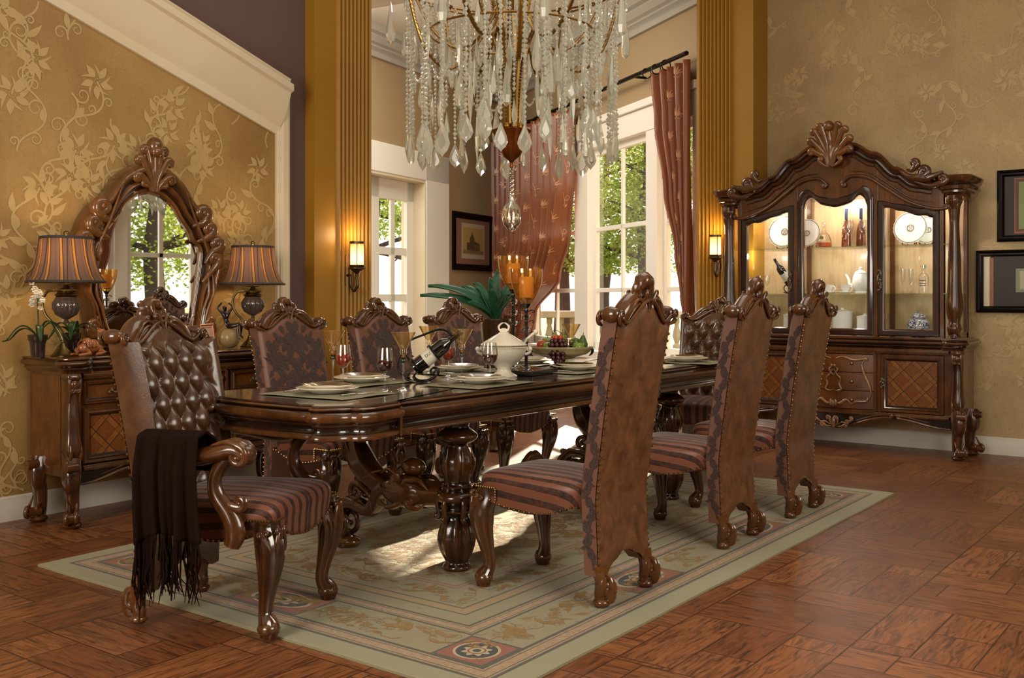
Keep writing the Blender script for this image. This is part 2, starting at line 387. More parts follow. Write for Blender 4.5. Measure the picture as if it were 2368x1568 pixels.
def shade():
    a = NT('striped_lamp_shade'); o = a.obj(); x, y, z = a.xyz(o)
    ang = a.math('DIVIDE', a.math('ARCTAN2', y, x), 2*pi)
    f = a.math('FRACT', a.math('ADD', a.math('MULTIPLY', ang, 14.0), a.math('MULTIPLY', z, .9)))
    c = a.ramp(f, [(0, hx('8d7468')), (.3, hx('a58a78')), (.34, hx('4d4036')), (.4, hx('c49a58')), (.52, hx('dcb068')), (.58, hx('4a4036')), (.66, hx('9a7f70'))])
    c2 = a.n('ShaderNodeBsdfTranslucent'); a.put(c2.inputs[0], c); a.set(col=c, rough=.6); mx = a.n('ShaderNodeMixShader', i_0=.6, i_1=a.b, i_2=c2); a.t.links.new(mx.outputs[0], a.out.inputs[0]); return a.m
M['shade'] = shade()
M['lampglow'] = plain('lit_bulb', 'ffe0a0', .5, emit=hx('ffd58a'), es=9)
def sconceg():
    a = NT('lit_frosted_glass'); o = a.obj(); x, y, z = a.xyz(o)
    g = a.n('ShaderNodeTexGradient', gradient_type='SPHERICAL', i_0=a.mapv(o, (9, 9, 7))).outputs[0]
    a.set(col=hx('e8b860'), rough=.3, emit=a.mix(g, hx('e0962f'), hx('ffe9b0')), es=a.math('MULTIPLY_ADD', g, 4.0, .75)); return a.m
M['sconceglass'] = sconceg()
M['throw'] = paint('dark_chenille', '150a07', '23120c', .95, 60, 1.0); M['throw'].node_tree.nodes['Principled BSDF'].inputs['Specular IOR Level'].default_value = .08
M['rugbase'] = None
# ---------------- flat ornament drawn on surfaces ----------------
ZC = [0]
def strip2(mb, pts, wd, mp):
    n = len(pts); ZC[0] = (ZC[0]+61) % 397; mp0 = mp; zk = ZC[0]*6e-6
    mp = lambda a, b: mp0(a, b, zk)
    if n < 2: return
    L = []; Rr = []
    for i, p in enumerate(pts):
        t = (pts[min(i+1, n-1)]-pts[max(i-1, 0)])
        if t.length < 1e-9: t = Vector((1, 0))
        t.normalize(); q = Vector((-t.y, t.x)); w_ = wd(i/(n-1)) if callable(wd) else wd
        L.append(mp(*(p+q*w_))); Rr.append(mp(*(p-q*w_)))
    mb.loft([L, Rr], closed=False)
def leaf2(mb, p, a, L, W, mp, bend=.25):
    d = Vector((cos(a), sin(a))); q = Vector((-d.y, d.x)); pts = [p+d*(L*i/6)+q*(bend*L*(i/6)**2) for i in range(7)]
    strip2(mb, pts, lambda f: W*max(.04, sin(pi*min(1, f**.8*1.0)))+.0005, mp)
def flower2(mb, p, r, mp, rng, n=5):
    a0 = rng.uniform(0, 6)
    for k in range(n):
        a = a0+2*pi*k/n; leaf2(mb, p+Vector((cos(a), sin(a)))*r*.22, a, r*.8, r*.19, mp, .1); leaf2(mb, p+Vector((cos(a), sin(a)))*r*.25, a+.62, r*.72, r*.07, mp, .5)
        strip2(mb, [p+Vector((cos(a+q*.25), sin(a+q*.25)))*r*.15 for q in range(5)], r*.02, mp)
def spiral2(p, a, r, side, turns=1.2, n=20):
    nn = Vector((-sin(a), cos(a)))*side; c = p+nn*r; a0 = math.atan2(-nn.y, -nn.x)
    return [c+Vector((cos(a0+side*2*pi*turns*k/n), sin(a0+side*2*pi*turns*k/n)))*r*(1-.75*k/n) for k in range(n+1)]
def vine2(mb, p, a, L, mp, rng, w=.006, inside=lambda q: True, flo=.09, nleaf=6, sc=1.0):
    pts = [Vector(p)]; ph = rng.uniform(0, 6); n = 46
    for k in range(n):
        a2 = a+.95*sin(ph+k*.17); pts.append(pts[-1]+Vector((cos(a2), sin(a2)))*L/n)
    pts = [q for q in pts if inside(q)]
    if len(pts) < 8: return
    strip2(mb, pts, w, mp)
    for k in range(3, len(pts)-2, max(3, len(pts)//nleaf)):
        t = pts[k+1]-pts[k-1]; ta = math.atan2(t.y, t.x); sd_ = rng.choice((-1, 1))
        if rng.random() < .5:
            s_ = spiral2(pts[k], ta, rng.uniform(.03, .07)*sc, sd_)
            if all(inside(q) for q in s_): strip2(mb, s_, lambda f: w*(1-.6*f), mp)
        else:
            e = pts[k]+Vector((cos(ta+sd_), sin(ta+sd_)))*.14*sc
            if inside(e): leaf2(mb, pts[k], ta+sd_*.8, rng.uniform(.09, .15)*sc, rng.uniform(.022, .036)*sc, mp, -.3*sd_)
    e = pts[-1]
    if inside(e+Vector((.0, flo))) and inside(e+Vector((flo, 0))) and inside(e-Vector((flo, flo))): flower2(mb, e, flo*rng.uniform(.8, 1.15), mp, rng)
def molding(prof, A, B, up=(0, 0, 1), out=None):    # extrude profile (out, up) from A to B
    A, B = Vector(A), Vector(B); up = Vector(up); out = Vector(out)
    mb = MB(); mb.loft([[A+out*p[0]+up*p[1] for p in prof], [B+out*p[0]+up*p[1] for p in prof]]); return mb
YL, XF, HCEIL = 5.75, 8.92, 4.35
# ---------------- room shell ----------------
def quad(name, pts, mat, th=None):
    mb = MB(); mb.add(pts, [tuple(range(len(pts)))]); return struct(mb.build(name, mat, smooth=False))
XB, YN = -2.6, -1.35
W0 = C2W(1.76, 9.8); D2 = C2W(-.349, .937).normalized(); K0 = C2W(-.134, 14.9); D1 = C2W(.4415, .897).normalized()
N2 = Vector((D2.y, -D2.x, 0)); N2 = -N2 if N2.dot(Vector((-1, 0, 0))) < 0 else N2      # into the sunroom
N1 = Vector((D1.y, -D1.x, 0)); N1 = -N1 if N1.dot(Vector((0, -1, 0))) < 0 else N1
def PW(t, z=0, n=0): return W0+D2*t+N2*n+Vector((0, 0, z))
def PD(s, z=0, n=0): return K0-D1*s+N1*n+Vector((0, 0, z))
mb = MB(); mb.box(XB-.1, 12.6, YN-.1, 10.0, -.12, 0); struct(mb.build('floor', M['floor'], smooth=False))
mb = MB(); mb.box(XB-.1, 12.6, YN-.1, 10.0, HCEIL, HCEIL+.12); struct(mb.build('ceiling', M['ceil'], smooth=False))
# left wall (mauve) with a papered panel under a raking cornice
mb = MB(); mb.box(XB, 5.75, YL, YL+.14, 0, HCEIL); wl = struct(mb.build('wall_left', M['purple'], smooth=False))
PX1 = GY(640, YL).x
def slope(x, u0=110, v0=0, u1=636, v1=306):
    a, b = GY(u0, YL, v0), GY(u1, YL, v1); return a.z+(x-a.x)*(b.z-a.z)/(b.x-a.x)
ztl = min(HCEIL, slope(XB)); xk = XB
for i in range(200):
    xk = lerp(XB, PX1, i/199)
    if slope(xk) <= HCEIL: break
out = [(XB, 0), (PX1, 0), (PX1, slope(PX1)), (xk, HCEIL if xk > XB+.1 else slope(XB))] + ([(XB, HCEIL)] if xk > XB+.1 else [])
mb = MB(); mb.prism(out, lambda x, z: (x, YL-.004, z), lambda x, z: (x, YL+.01, z))
wp = mb.build('wallpaper', M['wallp'], wl, smooth=False); wp['label'] = 'gold floral wallpaper'
rng = random.Random(3); mb = MB(); ins = lambda q: 1.0 < q.x < PX1-.02 and .12 < q.y < slope(q.x)-.02
mpL = lambda a, b, k=0: Vector((a, YL-.0055-k, b))
for i in range(14):
    for j in range(12):
        p = (1.2+i*.3+rng.uniform(-.08, .08), .1+j*.33+rng.uniform(-.1, .1))
        if ins(Vector(p)): vine2(mb, p, rng.choice((1.2, 1.9, 1.5, -1.4)), rng.uniform(.45, .75), mpL, rng, .0065, ins, .105, 6, .78)
pm = mb.build('wallpaper_pattern', M['motif'], wl, smooth=False)
# far wall behind the china cabinet
mb = MB(); mb.box(XF, XF+.14, YN, 4.30, 0, HCEIL); wr = struct(mb.build('wall_right', M['wallp2'], smooth=False))
rng = random.Random(5); mb = MB(); insR = lambda q: .2 < q.x < 4.1 and .14 < q.y < 4.2
mpR = lambda a, b, k=0: Vector((XF-.001-k, a, b))
for i in range(13):
    for j in range(9):
        p = (.2+i*.33+rng.uniform(-.1, .1), .1+j*.46+rng.uniform(-.12, .12))
        if insR(Vector(p)) and (p[1] < 1.4 or j > 5 and rng.random() < .75 or rng.random() < .4): vine2(mb, p, rng.choice((.4, 1.5, 2.6, -1.4)), rng.uniform(.4, .7), mpR, rng, .0055, insR, .09, 6, .8)
mb.build('wallpaper_pattern', M['motif2'], wr, smooth=False)
# walls out of the picture; the long one behind the camera has the window the mirror reflects
WX0, WX1, WZ0, WZ1 = 5.5, 8.2, .5, 3.1
mb = MB(); mb.box(XB, WX0, YN-.14, YN, 0, HCEIL); mb.box(WX1, XF+.14, YN-.14, YN, 0, HCEIL); mb.box(WX0, WX1, YN-.14, YN, 0, WZ0); mb.box(WX0, WX1, YN-.14, YN, WZ1, HCEIL)
struct(mb.build('wall_front', M['tan'], smooth=False))
mb = MB(); mb.box(XB-.14, XB, YN-.14, YL+.14, 0, HCEIL); struct(mb.build('wall_back', M['tan'], smooth=False))
# sunroom shell
mb = MB(); A = Vector((5.62, YL+.14, 0)); B = PD(6.35)
mb.loft([[A, A+Vector((.14, 0, 0)), B+Vector((.14, 0, 0)), B], [A+Vector((0,0,HCEIL)), A+Vector((.14,0,HCEIL)), B+Vector((.14,0,HCEIL)), B+Vector((0,0,HCEIL))]])
struct(mb.build('wall_sunroom_left', M['tan'], smooth=False))
def wallseg(mb, P, a0, a1, z0, z1, n0=0, n1=-.16):
    mb.loft([[P(a0, z0, n0), P(a1, z0, n0), P(a1, z1, n0), P(a0, z1, n0)], [P(a0, z0, n1), P(a1, z0, n1), P(a1, z1, n1), P(a0, z1, n1)]])
DS0, DS1, DTOP = 2.265, 4.05, 2.72      # door opening
mb = MB(); wallseg(mb, PD, -.1, DS0-.02, 0, HCEIL); wallseg(mb, PD, DS1, 6.5, 0, HCEIL); wallseg(mb, PD, DS0-.02, DS1, DTOP, HCEIL)
struct(mb.build('wall_sunroom_back', M['tan'], smooth=False))
WT0, WT1, WB, WTP = .0, 4.35, .62, 3.02
mb = MB(); wallseg(mb, PW, -.12, WT0, 0, HCEIL); wallseg(mb, PW, WT1, 5.5, 0, HCEIL); wallseg(mb, PW, WT0, WT1, 0, WB); wallseg(mb, PW, WT0, WT1, WTP, HCEIL)
struct(mb.build('wall_sunroom_right', M['tan'], smooth=False))
# crown of the sunroom: three stepped rolls
crp = [(0, -.36), (.05, -.36), (.07, -.31), (.05, -.285), (.07, -.27), (.11, -.25), (.10, -.22), (.15, -.2), (.2, -.14), (.19, -.11), (.25, -.09), (.28, -.04), (.27, 0), (0, 0)]
def crown(P, N, a0, a1, o0=0, o1=0, z=HCEIL, sc=.85):
    mb = MB(); mb.loft([[P(a+e*p[0], z+p[1]*sc, p[0]*sc) for p in crp] for a, e in ((a0, o0), (a1, o1))]); return mb
struct(crown(PD, N1, 0, 6.3, 1.0).build('trim_1', M['crown'], angle=25)); struct(crown(PW, N2, 5.43, -.1, -1.0).build('trim_2', M['crown'], angle=25))
# baseboards
bp = [(0, 0), (.018, 0), (.018, .095), (.012, .115), (.012, .13), (.005, .14), (0, .14)]
def baseb(name, A, B, out, h=1.0):
    struct(molding([(a, b*h) for a, b in bp], A, B, out=out).build(name, M['base'], angle=30))
baseb('baseboard_left', (XB, YL-.004, 0), (5.16, YL-.004, 0), (0, -1, 0)); baseb('baseboard_right', (XF, YN, 0), (XF, 3.86, 0), (-1, 0, 0))
baseb('baseboard_front', (XB, YN, 0), (XF, YN, 0), (0, 1, 0)); baseb('baseboard_back', (XB, YN, 0), (XB, YL, 0), (1, 0, 0))
baseb('baseboard_sunroom', PW(-.1), PW(5.4), N2, 1.3); baseb('baseboard_sunroom_back', PD(0), PD(1.62), N1, 1.3)
# raking cornice and upright of the papered panel
cp = [(0, -.02), (.02, -.02), (.035, .03), (.03, .05), (.05, .07), (.10, .17), (.14, .29), (.15, .33), (.18, .345), (.18, .40), (.14, .42), (.15, .45), (.12, .47), (0, .47)]
A, B = Vector((XB, YL-.004, slope(XB))), Vector((GY(640, YL).x+.0, YL-.004, slope(GY(640, YL).x)))
mb = MB(); rg = []
for P_, zc in ((A, None), (B, None)):
    rg.append([P_+Vector((0, -p[0], p[1]*.82)) for p in cp])
rg[0] = [Vector((xk-.5, q.y, min(q.z+(slope(xk-.5)-slope(XB)), HCEIL+1.5))) for q in rg[0]]
mb.loft(rg)
tr = struct(mb.build('trim_3', M['cream'], angle=30))
ux0, ux1 = GY(635, YL).x, GY(664, YL).x
mb = MB(); ztop = GY(660, YL, 190).z
for (a, b, t, zt) in ((ux0, ux1, .03, ztop), (ux0+.015, ux0+.06, .05, slope(ux0)+.02), (ux1-.09, ux1-.03, .055, ztop)): mb.box(a, b, YL-.004-t, YL, .0, zt)
struct(mb.build('trim_4', M['cream'], smooth=False, bevel=.006))
# fluted columns
def column(name, label, A, B, N, flute0, flute1, nfl, flip):
    """A-B is the visible face, N its outward normal; flutes cover flute0..flute1 of the width"""
    A, B, N = Vector(A), Vector(B), Vector(N); L = (B-A).length; D = (B-A)/L; prof = []
    def P(a, n): return A+D*a+N*n
    prof.append(P(0, -.31)); prof.append(P(0, 0)); prof.append(P(flute0*L, 0))
    wf = (flute1-flute0)*L/nfl
    for k in range(nfl):
        for i in range(0, 9):
            f = i/8; prof.append(P(flute0*L+wf*(k+.12+.88*f), .0+ .028*sin(pi*f)))
    prof.append(P(flute1*L, 0)); prof.append(P(L, 0)); prof.append(P(L, -.31))
    mb = MB(); mb.loft([[p+Vector((0, 0, z)) for p in prof] for z in (0, HCEIL)])
    o = mb.build('shaft', M['mustard'], angle=50)
    t = T(name, label, 'column', (0, 0, 0)); o.parent = t
    mb = MB(); mb.loft([[P(-.0, 0)+Vector((0,0,z)), P(-.0, .035)+Vector((0,0,z)), P(L, .035)+Vector((0,0,z)), P(L, 0)+Vector((0,0,z))] for z in (0, .17)])
    mb.build('plinth', M['base'], t, smooth=False, bevel=.006); return t
cl0, cl1 = GY(727, 5.65), GY(858, 5.65)
t = column('fluted_column', 'mustard fluted column at the end of the mauve wall', (cl0.x, 5.65, 0), (cl1.x, 5.65, 0), (0, -1, 0), .36, .985, 9, 0); t['kind'] = 'structure'
cr0, cr1 = GX(1611, 8.6), GX(1742, 8.6)
t = column('fluted_column', 'mustard fluted column between the curtained window and the china cabinet', (8.6, cr0.y, 0), (8.6, cr1.y, 0), (-1, 0, 0), .03, .64, 9, 0); t['kind'] = 'structure'
# french door
def frame_bars(mb, P, bars, n0, n1):
    for a0, a1, z0, z1 in bars: wallseg(mb, P, a0, a1, z0, z1, n0, n1)
mb = MB(); frame_bars(mb, PD, [(DS0-.6, DS0-.02, 0, DTOP+.35), (DS1-.02, DS1+.55, 0, DTOP+.35), (DS0-.6, DS1+.55, DTOP, DTOP+.35)], .06, -.0)
struct(mb.build('trim_5', M['white'], smooth=False, bevel=.008))
mb = MB(); frame_bars(mb, PD, [(DS0-.03, DS0+.0, 0, DTOP), (DS1, DS1+.03, 0, DTOP), (DS0, DS1, DTOP-.03, DTOP)], .05, -.3)
struct(mb.build('door_1', M['cream'], smooth=False))
def sash(name, P, a0, a1, z0, z1, cols, rows, mat, n0=-.09, n1=-.14, st=.09, mw=.022, bot=None, par=None, kind=None, top=None):
    t = T(name, None, None) if par is None else par
    bars = [(a0, a0+st, z0, z1), (a1-st, a1, z0, z1), (a0, a1, z0, z0+(bot or st)), (a0, a1, z1-(top or st), z1)]
    mb = MB(); frame_bars(mb, P, bars, n0, n1); fr = mb.build('sash', mat, t, smooth=False, bevel=.005)
    ia, ib, iz0, iz1 = a0+st, a1-st, z0+(bot or st), z1-(top or st)
    cs = [ia+(ib-ia)*k/cols for k in range(1, cols)]; rs = rows if isinstance(rows, list) else [iz0+(iz1-iz0)*k/rows for k in range(1, rows)]
    mb = MB(); frame_bars(mb, P, [(c-mw, c+mw, iz0, iz1) for c in cs]+[(ia, ib, r-mw, r+mw) for r in rs], n0-.008, n1+.008); mb.build('muntins', mat, t, smooth=False, bevel=.004)
    mb = MB(); wallseg(mb, P, ia-.01, ib+.01, iz0-.01, iz1+.01, (n0+n1)/2+.002, (n0+n1)/2-.002); mb.build('pane', M['pane'], t, smooth=False)
    if par is None: struct(t)
    return t
mid = (DS0+DS1)/2+.03
for i, (a, b) in enumerate(((DS0+.0, mid), (mid, DS1))):
    t = sash('door_%d' % (i+2), PD, a, b, .02, DTOP-.03, 2, [.66, 1.25, 1.82], M['white'], -.12, -.17, .15, .045, bot=.30, top=.24)
# big window of the sunroom: three units
for i, (a, b) in enumerate(((WT0, .75), (.95, 2.44), (2.78, WT1))):
    sash('window_%d' % (i+1), PW, a, b, WB+.02, WTP-.02, 1 if i == 0 else 2, [1.34, 2.05], M['white'], -.05, -.10, .085, .024, bot=.10)
mb = MB(); frame_bars(mb, PW, [(.73, .97, WB-.05, WTP), (2.42, 2.80, WB-.05, WTP), (WT0-.1, WT0+.02, WB-.05, WTP), (WT1-.02, WT1+.2, WB-.05, WTP)], .03, -.13); frame_bars(mb, PW, [(WT0-.1, WT1+.2, WTP-.03, WTP+.22)], .04, -.13)
frame_bars(mb, PW, [(WT0-.1, WT1+.2, WTP+.22, WTP+.30)], .08, -.0); frame_bars(mb, PW, [(WT0-.1, WT1+.2, WB-.06, WB+.03)], .16, -.13); frame_bars(mb, PW, [(WT0-.1, WT1+.2, .17, WB-.06)], .015, 0)
struct(mb.build('trim_6', M['white'], smooth=False, bevel=.008))
# window that the mirror reflects
PF = lambda a, z=0, n=0: Vector((a, YN+n, z))
def fb(name, a, b): sash(name, PF, a, b, WZ0, WZ1, 2, [.97, 1.83], M['white'], -.02, -.08, .09, .03)
mx_ = 7.07; fb('window_4', WX0, mx_-.07); fb('window_5', mx_+.07, WX1)
mb = MB(); frame_bars(mb, PF, [(mx_-.09, mx_+.09, WZ0, WZ1), (WX0-.15, WX0+.02, WZ0-.1, WZ1+.15), (WX1-.02, WX1+.12, WZ0-.1, WZ1+.15), (WX0, WX1, WZ1-.02, WZ1+.15), (WX0, WX1, WZ0-.1, WZ0+.02)], .03, -.1)
struct(mb.build('trim_7', M['white'], smooth=False, bevel=.006))
# ---------------- curtains ----------------
def curtain(name, label, P, edges, ztop, npl, amp, n0, seed, tie=None, motif=True, band=True, side=1, group=None):
    """edges(z) -> (a_left, a_right); pleats along the width"""
    rng = random.Random(seed); ph = [rng.uniform(-.6, .6) for _ in range(npl+2)]
    def S_(s, z, off=0.0):
        a0, a1 = edges(z); k = s*npl; i = int(min(k, npl-1)); wob = lerp(ph[i], ph[i+1], k-i)
        am = amp*(1.0 if z > ztop-.15 else 1.0); n = n0+am*sin(2*pi*k+wob)+.3*am*sin(2*pi*k*2+wob*2)
        return P(lerp(a0, a1, s), z, n+off)
    t = T(name, label, 'curtain', tuple(P(edges(ztop)[0], 0)*1.0))
    inv = Vector(t.location); nz = 60
    fn = lambda u, v: S_(u, lerp(ztop, edges.zb, v))-inv
    mb = MB(); mb.surf(fn, npl*14, nz); o = mb.build('cloth', M['curtain'], t, angle=80, solid=.006)
    if motif:
        mb = MB()
        def mp(a, b, k=0):
            s = min(max(a, 0.001), .999); z = min(max(b, edges.zb+.01), ztop-.01); return S_(s, z, .0095*side+k)-inv
        W_ = edges.w
        def mp2(a, b, k=0): return mp(a/W_, b, k)
        ins2 = lambda q: .04 < q.x < W_-.04 and edges.zb+.05 < q.y < ztop-.08
        for i in range(int(W_/.15)):
            for j in range(int((ztop-edges.zb)/.2)):
                c = Vector((.1+i*.15+(.075 if j % 2 else 0), edges.zb+.14+j*.2))
                if not ins2(c): continue
                mp2 = lambda a, b, k=0, cx=c.x: mp((cx+(a-cx)*.5)/W_, c.y+(b-c.y)*1.05, k)
                if (i+j) % 2:
                    for k in range(7):
                        an = pi*.5+(k-3)*.36; leaf2(mb, c, an, .095+.01*cos(k), .0065, mp2, .2*(k-3)/3)
                    for sd_ in (-1, 1):
                        strip2(mb, spiral2(c, -pi/2, .028, sd_, 1.1), lambda f: .003*(1-.5*f), mp2)
                else:
                    strip2(mb, spiral2(c+Vector((0, .06)), -pi/2, .036, 1, 1.3), lambda f: .004*(1-.5*f), mp2); strip2(mb, [c+Vector((.016*sin(k*.5), .06-.02*k)) for k in range(-3, 6)], .0032, mp2); leaf2(mb, c+Vector((.02, -.05)), .9, .045, .010, mp2)
        mb.build('silk_pattern', M['curtmotif'], t, smooth=False)
    return t, S_
class E:
    def __init__(s, f, zb, w): s.f = f; s.zb = zb; s.w = w
    def __call__(s, z): return s.f(z)
def e_left(z):
    a1 = interp([(.3, 4.3), (1.05, 3.85), (1.5, 3.05), (2.0, 2.75), (2.7, 2.62), (3.5, 2.6)], z)
    return (interp([(.3, 5.25), (1.05, 4.7), (1.6, 5.2), (3.5, 5.25)], z), a1)
ctl, _ = curtain('window_curtain', 'copper silk curtain tied back at the left side of the big window', PW, E(e_left, .05, 2.5), 3.5, 13, .085, .19, 4)
def e_right(z):
    a1 = interp([(.3, -.0), (1.1, .02), (1.25, .07), (1.7, .2), (2.3, .45), (3.0, .67), (3.5, .75)], z)
    return (-.11, a1-.08)
ctr, _ = curtain('window_curtain', 'copper silk curtain swept aside against the column on the right of the big window', PW, E(e_right, .05, 1.1), 3.5, 5, .05, .13, 9)
def tieb(t, P, a0, a1, z0, z1):
    mb = MB(); c = Vector(t.location); mb.tube([P(lerp(a0, a1, k/10), lerp(z0, z1, k/10)-.04*sin(pi*k/10), .19+.10*sin(pi*k/10))-c for k in range(11)], .022, 8, 1.8); mb.build('tie_back', M['curtain'], t)
tieb(ctl, PW, 4.05, 4.85, 1.0, 1.12)
ec = E(lambda z: (WX1-.25+interp([(1.2, .25), (2.2, 0), (3, -.15)], z)*1, WX1+.12), .1, .5)
def e_m(z): return (6.0, interp([(.3, 6.6), (1.2, 6.7), (1.9, 6.88), (2.6, 7.05), (3.2, 7.1)], z))
curtain('mirror_side_curtain', 'copper silk curtain beside the window reflected in the mirror', PF, E(e_m, .1, 1.0), 3.25, 6, .03, .1, 2)
t = T('curtain_rod', 'dark iron curtain rod with rings above the big window', 'curtain rod')
mb = MB(); mb.tube([PW(-.1, 3.56, .16), PW(5.1, 3.56, .16)], .022, 12); mb.build('rod', M['iron'], t)
for a in (5.12, 1.02):
    mb = MB(); mb.tube([PW(a, 3.56, 0), PW(a, 3.56, .16)], .014, 8); mb.build('bracket', M['iron'], t)
for a in [2.9+.26*k for k in range(9)]+[.7-.2*k for k in range(3)]:
    mb = MB(); mb.tube([PW(a, 3.53+.05*cos(q*pi/8), .16+.05*sin(q*pi/8)) for q in range(17)], .006, 6); mb.build('ring', M['iron'], t)
# ---------------- garden ----------------
mb = MB(); mb.surf(lambda u, v: Vector((lerp(-30, 80, u), lerp(-60, 80, v), -.25)), 4, 4); lawn = mb.build('lawn', M['grass'], smooth=False); setp(lawn, 'sunlit green lawn outside the windows', 'lawn', kind='structure')
rng = random.Random(11)
def tree(loc, h, cr, label, seed, leaves=9000, low=.28):
    rng = random.Random(seed); t = T('garden_tree', label, 'tree', loc, group='trees in the garden')
    mb = MB(); P = [Vector((rng.uniform(-.15, .15)*i*.4, rng.uniform(-.15, .15)*i*.4, h*i/6)) for i in range(7)]
    mb.tube(cat(P, 4), lambda f: .30*(1-.75*f)+.1*max(0, .12-f)*8*.2, 12); tips = []
    for k in range(16):
        b = P[rng.randint(2, 5)]; a = rng.uniform(0, 2*pi); L = cr*rng.uniform(.5, 1.0)
        q = [b, b+Vector((cos(a)*L*.5, sin(a)*L*.5, rng.uniform(.1, .5))), b+Vector((cos(a)*L, sin(a)*L, rng.uniform(-.5, .9)))]
        c = cat(q, 5); mb.tube(c, lambda f: .075*(1-.85*f)+.008, 6); tips += c[4:]
    mb.build('trunk', M['bark'], t)
    lv = MB()
    for i in range(leaves):
        c = Vector(rng.choice(tips))+Vector((rng.gauss(0, .5), rng.gauss(0, .5), rng.gauss(-.25, .5))); s_ = rng.uniform(.04, .085)
        if c.z < h*low: continue
        a = Vector((rng.gauss(0, 1), rng.gauss(0, 1), rng.gauss(0, .6))).normalized(); b = a.cross(Vector((rng.gauss(0, 1), rng.gauss(0, 1), rng.gauss(0, 1)))).normalized()
        lv.add([c-a*s_, c+b*s_*.6, c+a*s_, c-b*s_*.6], [(0, 1, 2, 3)])
    f = lv.build('foliage', M['treeleaf'], t, smooth=False); f['kind'] = 'stuff'
    return t
def CW(u, d): return C2W((u-1184)/F*d, d, -.25)
tree(CW(1490, 34), 8.3, 4.2, 'leafy tree with the thickest trunk, beyond the right-hand panes of the big window', 1, 15000)
tree(CW(1300, 35), 8.0, 4.0, 'leafy tree with a slanting trunk, seen through the left panes of the big window', 2, 15000)
tree(CW(1395, 42), 9.0, 4.5, 'leafy tree farthest back behind the middle panes of the big window', 3, 13000)
tree(CW(1610, 33), 7.6, 3.4, 'leafy tree at the right edge of the big window beside the curtain', 4)
tree(CW(950, 36), 8.4, 3.6, 'leafy tree seen through the glazed door', 5, 12000, low=.42)
tree(CW(850, 31), 8.6, 3.4, 'leafy tree at the left edge of the glazed door', 8, low=.45)
tree((13.4, -12.2, -.25), 8.0, 3.8, 'leafy tree reflected in the middle of the mirror', 6, 22000, low=.2); tree((11.2, -14.5, -.25), 8.2, 3.8, 'taller leafy tree farther back reflected in the mirror', 7, 20000, low=.2)
def balustrade(A, B, label, h=1.25):
    A, B = Vector(A), Vector(B); L = (B-A).length; D = (B-A)/L; N = Vector((-D.y, D.x, 0))
    t = T('stone_balustrade', label, 'balustrade', tuple(A), math.atan2(D.y, D.x))
    mb = MB(); mb.box(0, L, -.2, .2, 0, h*.50); mb.build('plinth_wall', M['stone'], t, smooth=False, bevel=.02)
    mb = MB(); mb.box(0, L, -.18, .18, h*.92, h+.02); mb.build('hand_rail', M['stone'], t, smooth=False, bevel=.02)
    n = int(L/.2); prof = [(.07, 0), (.07, .05), (.035, .08), (.075, .2), (.06, .28), (.035, .38), (.05, .42), (.05, .5)]
    m0 = MB(); m0.lathe([(r, h*.5+z*h*.42/.5) for r, z in prof], seg=10)
    first = None
    for k in range(min(n, 90)):
        if not first: first = m0.build('baluster', M['stone'], t); o = first
        else: o = first.copy(); COL.objects.link(o); o.parent = t
        o.location = (.1+k*.2, 0, 0)
balustrade(CW(1230, 17.5), CW(1660, 17.5)+Vector((1.5, -1.5, 0)), 'low stone balustrade in the garden beyond the big window')
balustrade((7.5, -8.2, -.25), (17.5, -8.2, -.25), 'low stone balustrade reflected in the mirror')
# ---------------- dining chairs ----------------
def ybk(z):      # rear face of the back, leaning away from the seat
    return -.262-.125*max(0, (z-.42)/.72)**1.25-.012*max(0, (.42-z)/.3)
ARCH = lambda t: 1.052+.03*math.exp(-((abs(t)-1)/.18)**2)+.088*(.5+.5*cos(pi*min(1, abs(t)/.86)))**1.05
def zbot(t): t = abs(t); return .125+.075*(1-min(1, (t/.74))**2.4)-.012*math.exp(-((t-.35)/.16)**2)
def wbk(z, kw=1): return kw*lerp(.232, .252, min(1, max(0, (z-.3)/.8)))
def back_surface(kw, front, nx=36, nz=60, th=.07, tuft=False, wing=0):
    def fn(u, v):
        t = u*2-1; zb = zbot(t) if not front else max(zbot(t), .40 if not tuft else .43); z = lerp(zb, ARCH(t), v); x = t*wbk(z, kw)
        edge = max(0, 1-min(u, 1-u)/.06, 1-(1-v)/.03); inset = edge**2
        if not front: return Vector((x, ybk(z)-.010*(1-edge**2)*.9, z))
        y = ybk(z)+th+.018*(1-inset)
        if tuft:
            w_ = max(0, (abs(t)-.80)/.20); core = 1-min(1, max(0, (abs(t)-.80)/.10))
            y += wing*.075*(w_**.8)*min(1, max(0, (z-.47)/.08))*min(1, (1.12-z)/.03 if z > 1.09 else 1)
            if core > 0:
                a = x/.105+.5; b = (z-.50)/.165; p_, q_ = (a+b)/1.0, (a-b)/1.0
                h = (abs(sin(pi*p_/1))*abs(sin(pi*q_/1)))**.45
                y += (.044*h-.014)*core*min(1, max(0, (1.08-z)/.05))
        return Vector((x, y, z))
    return fn
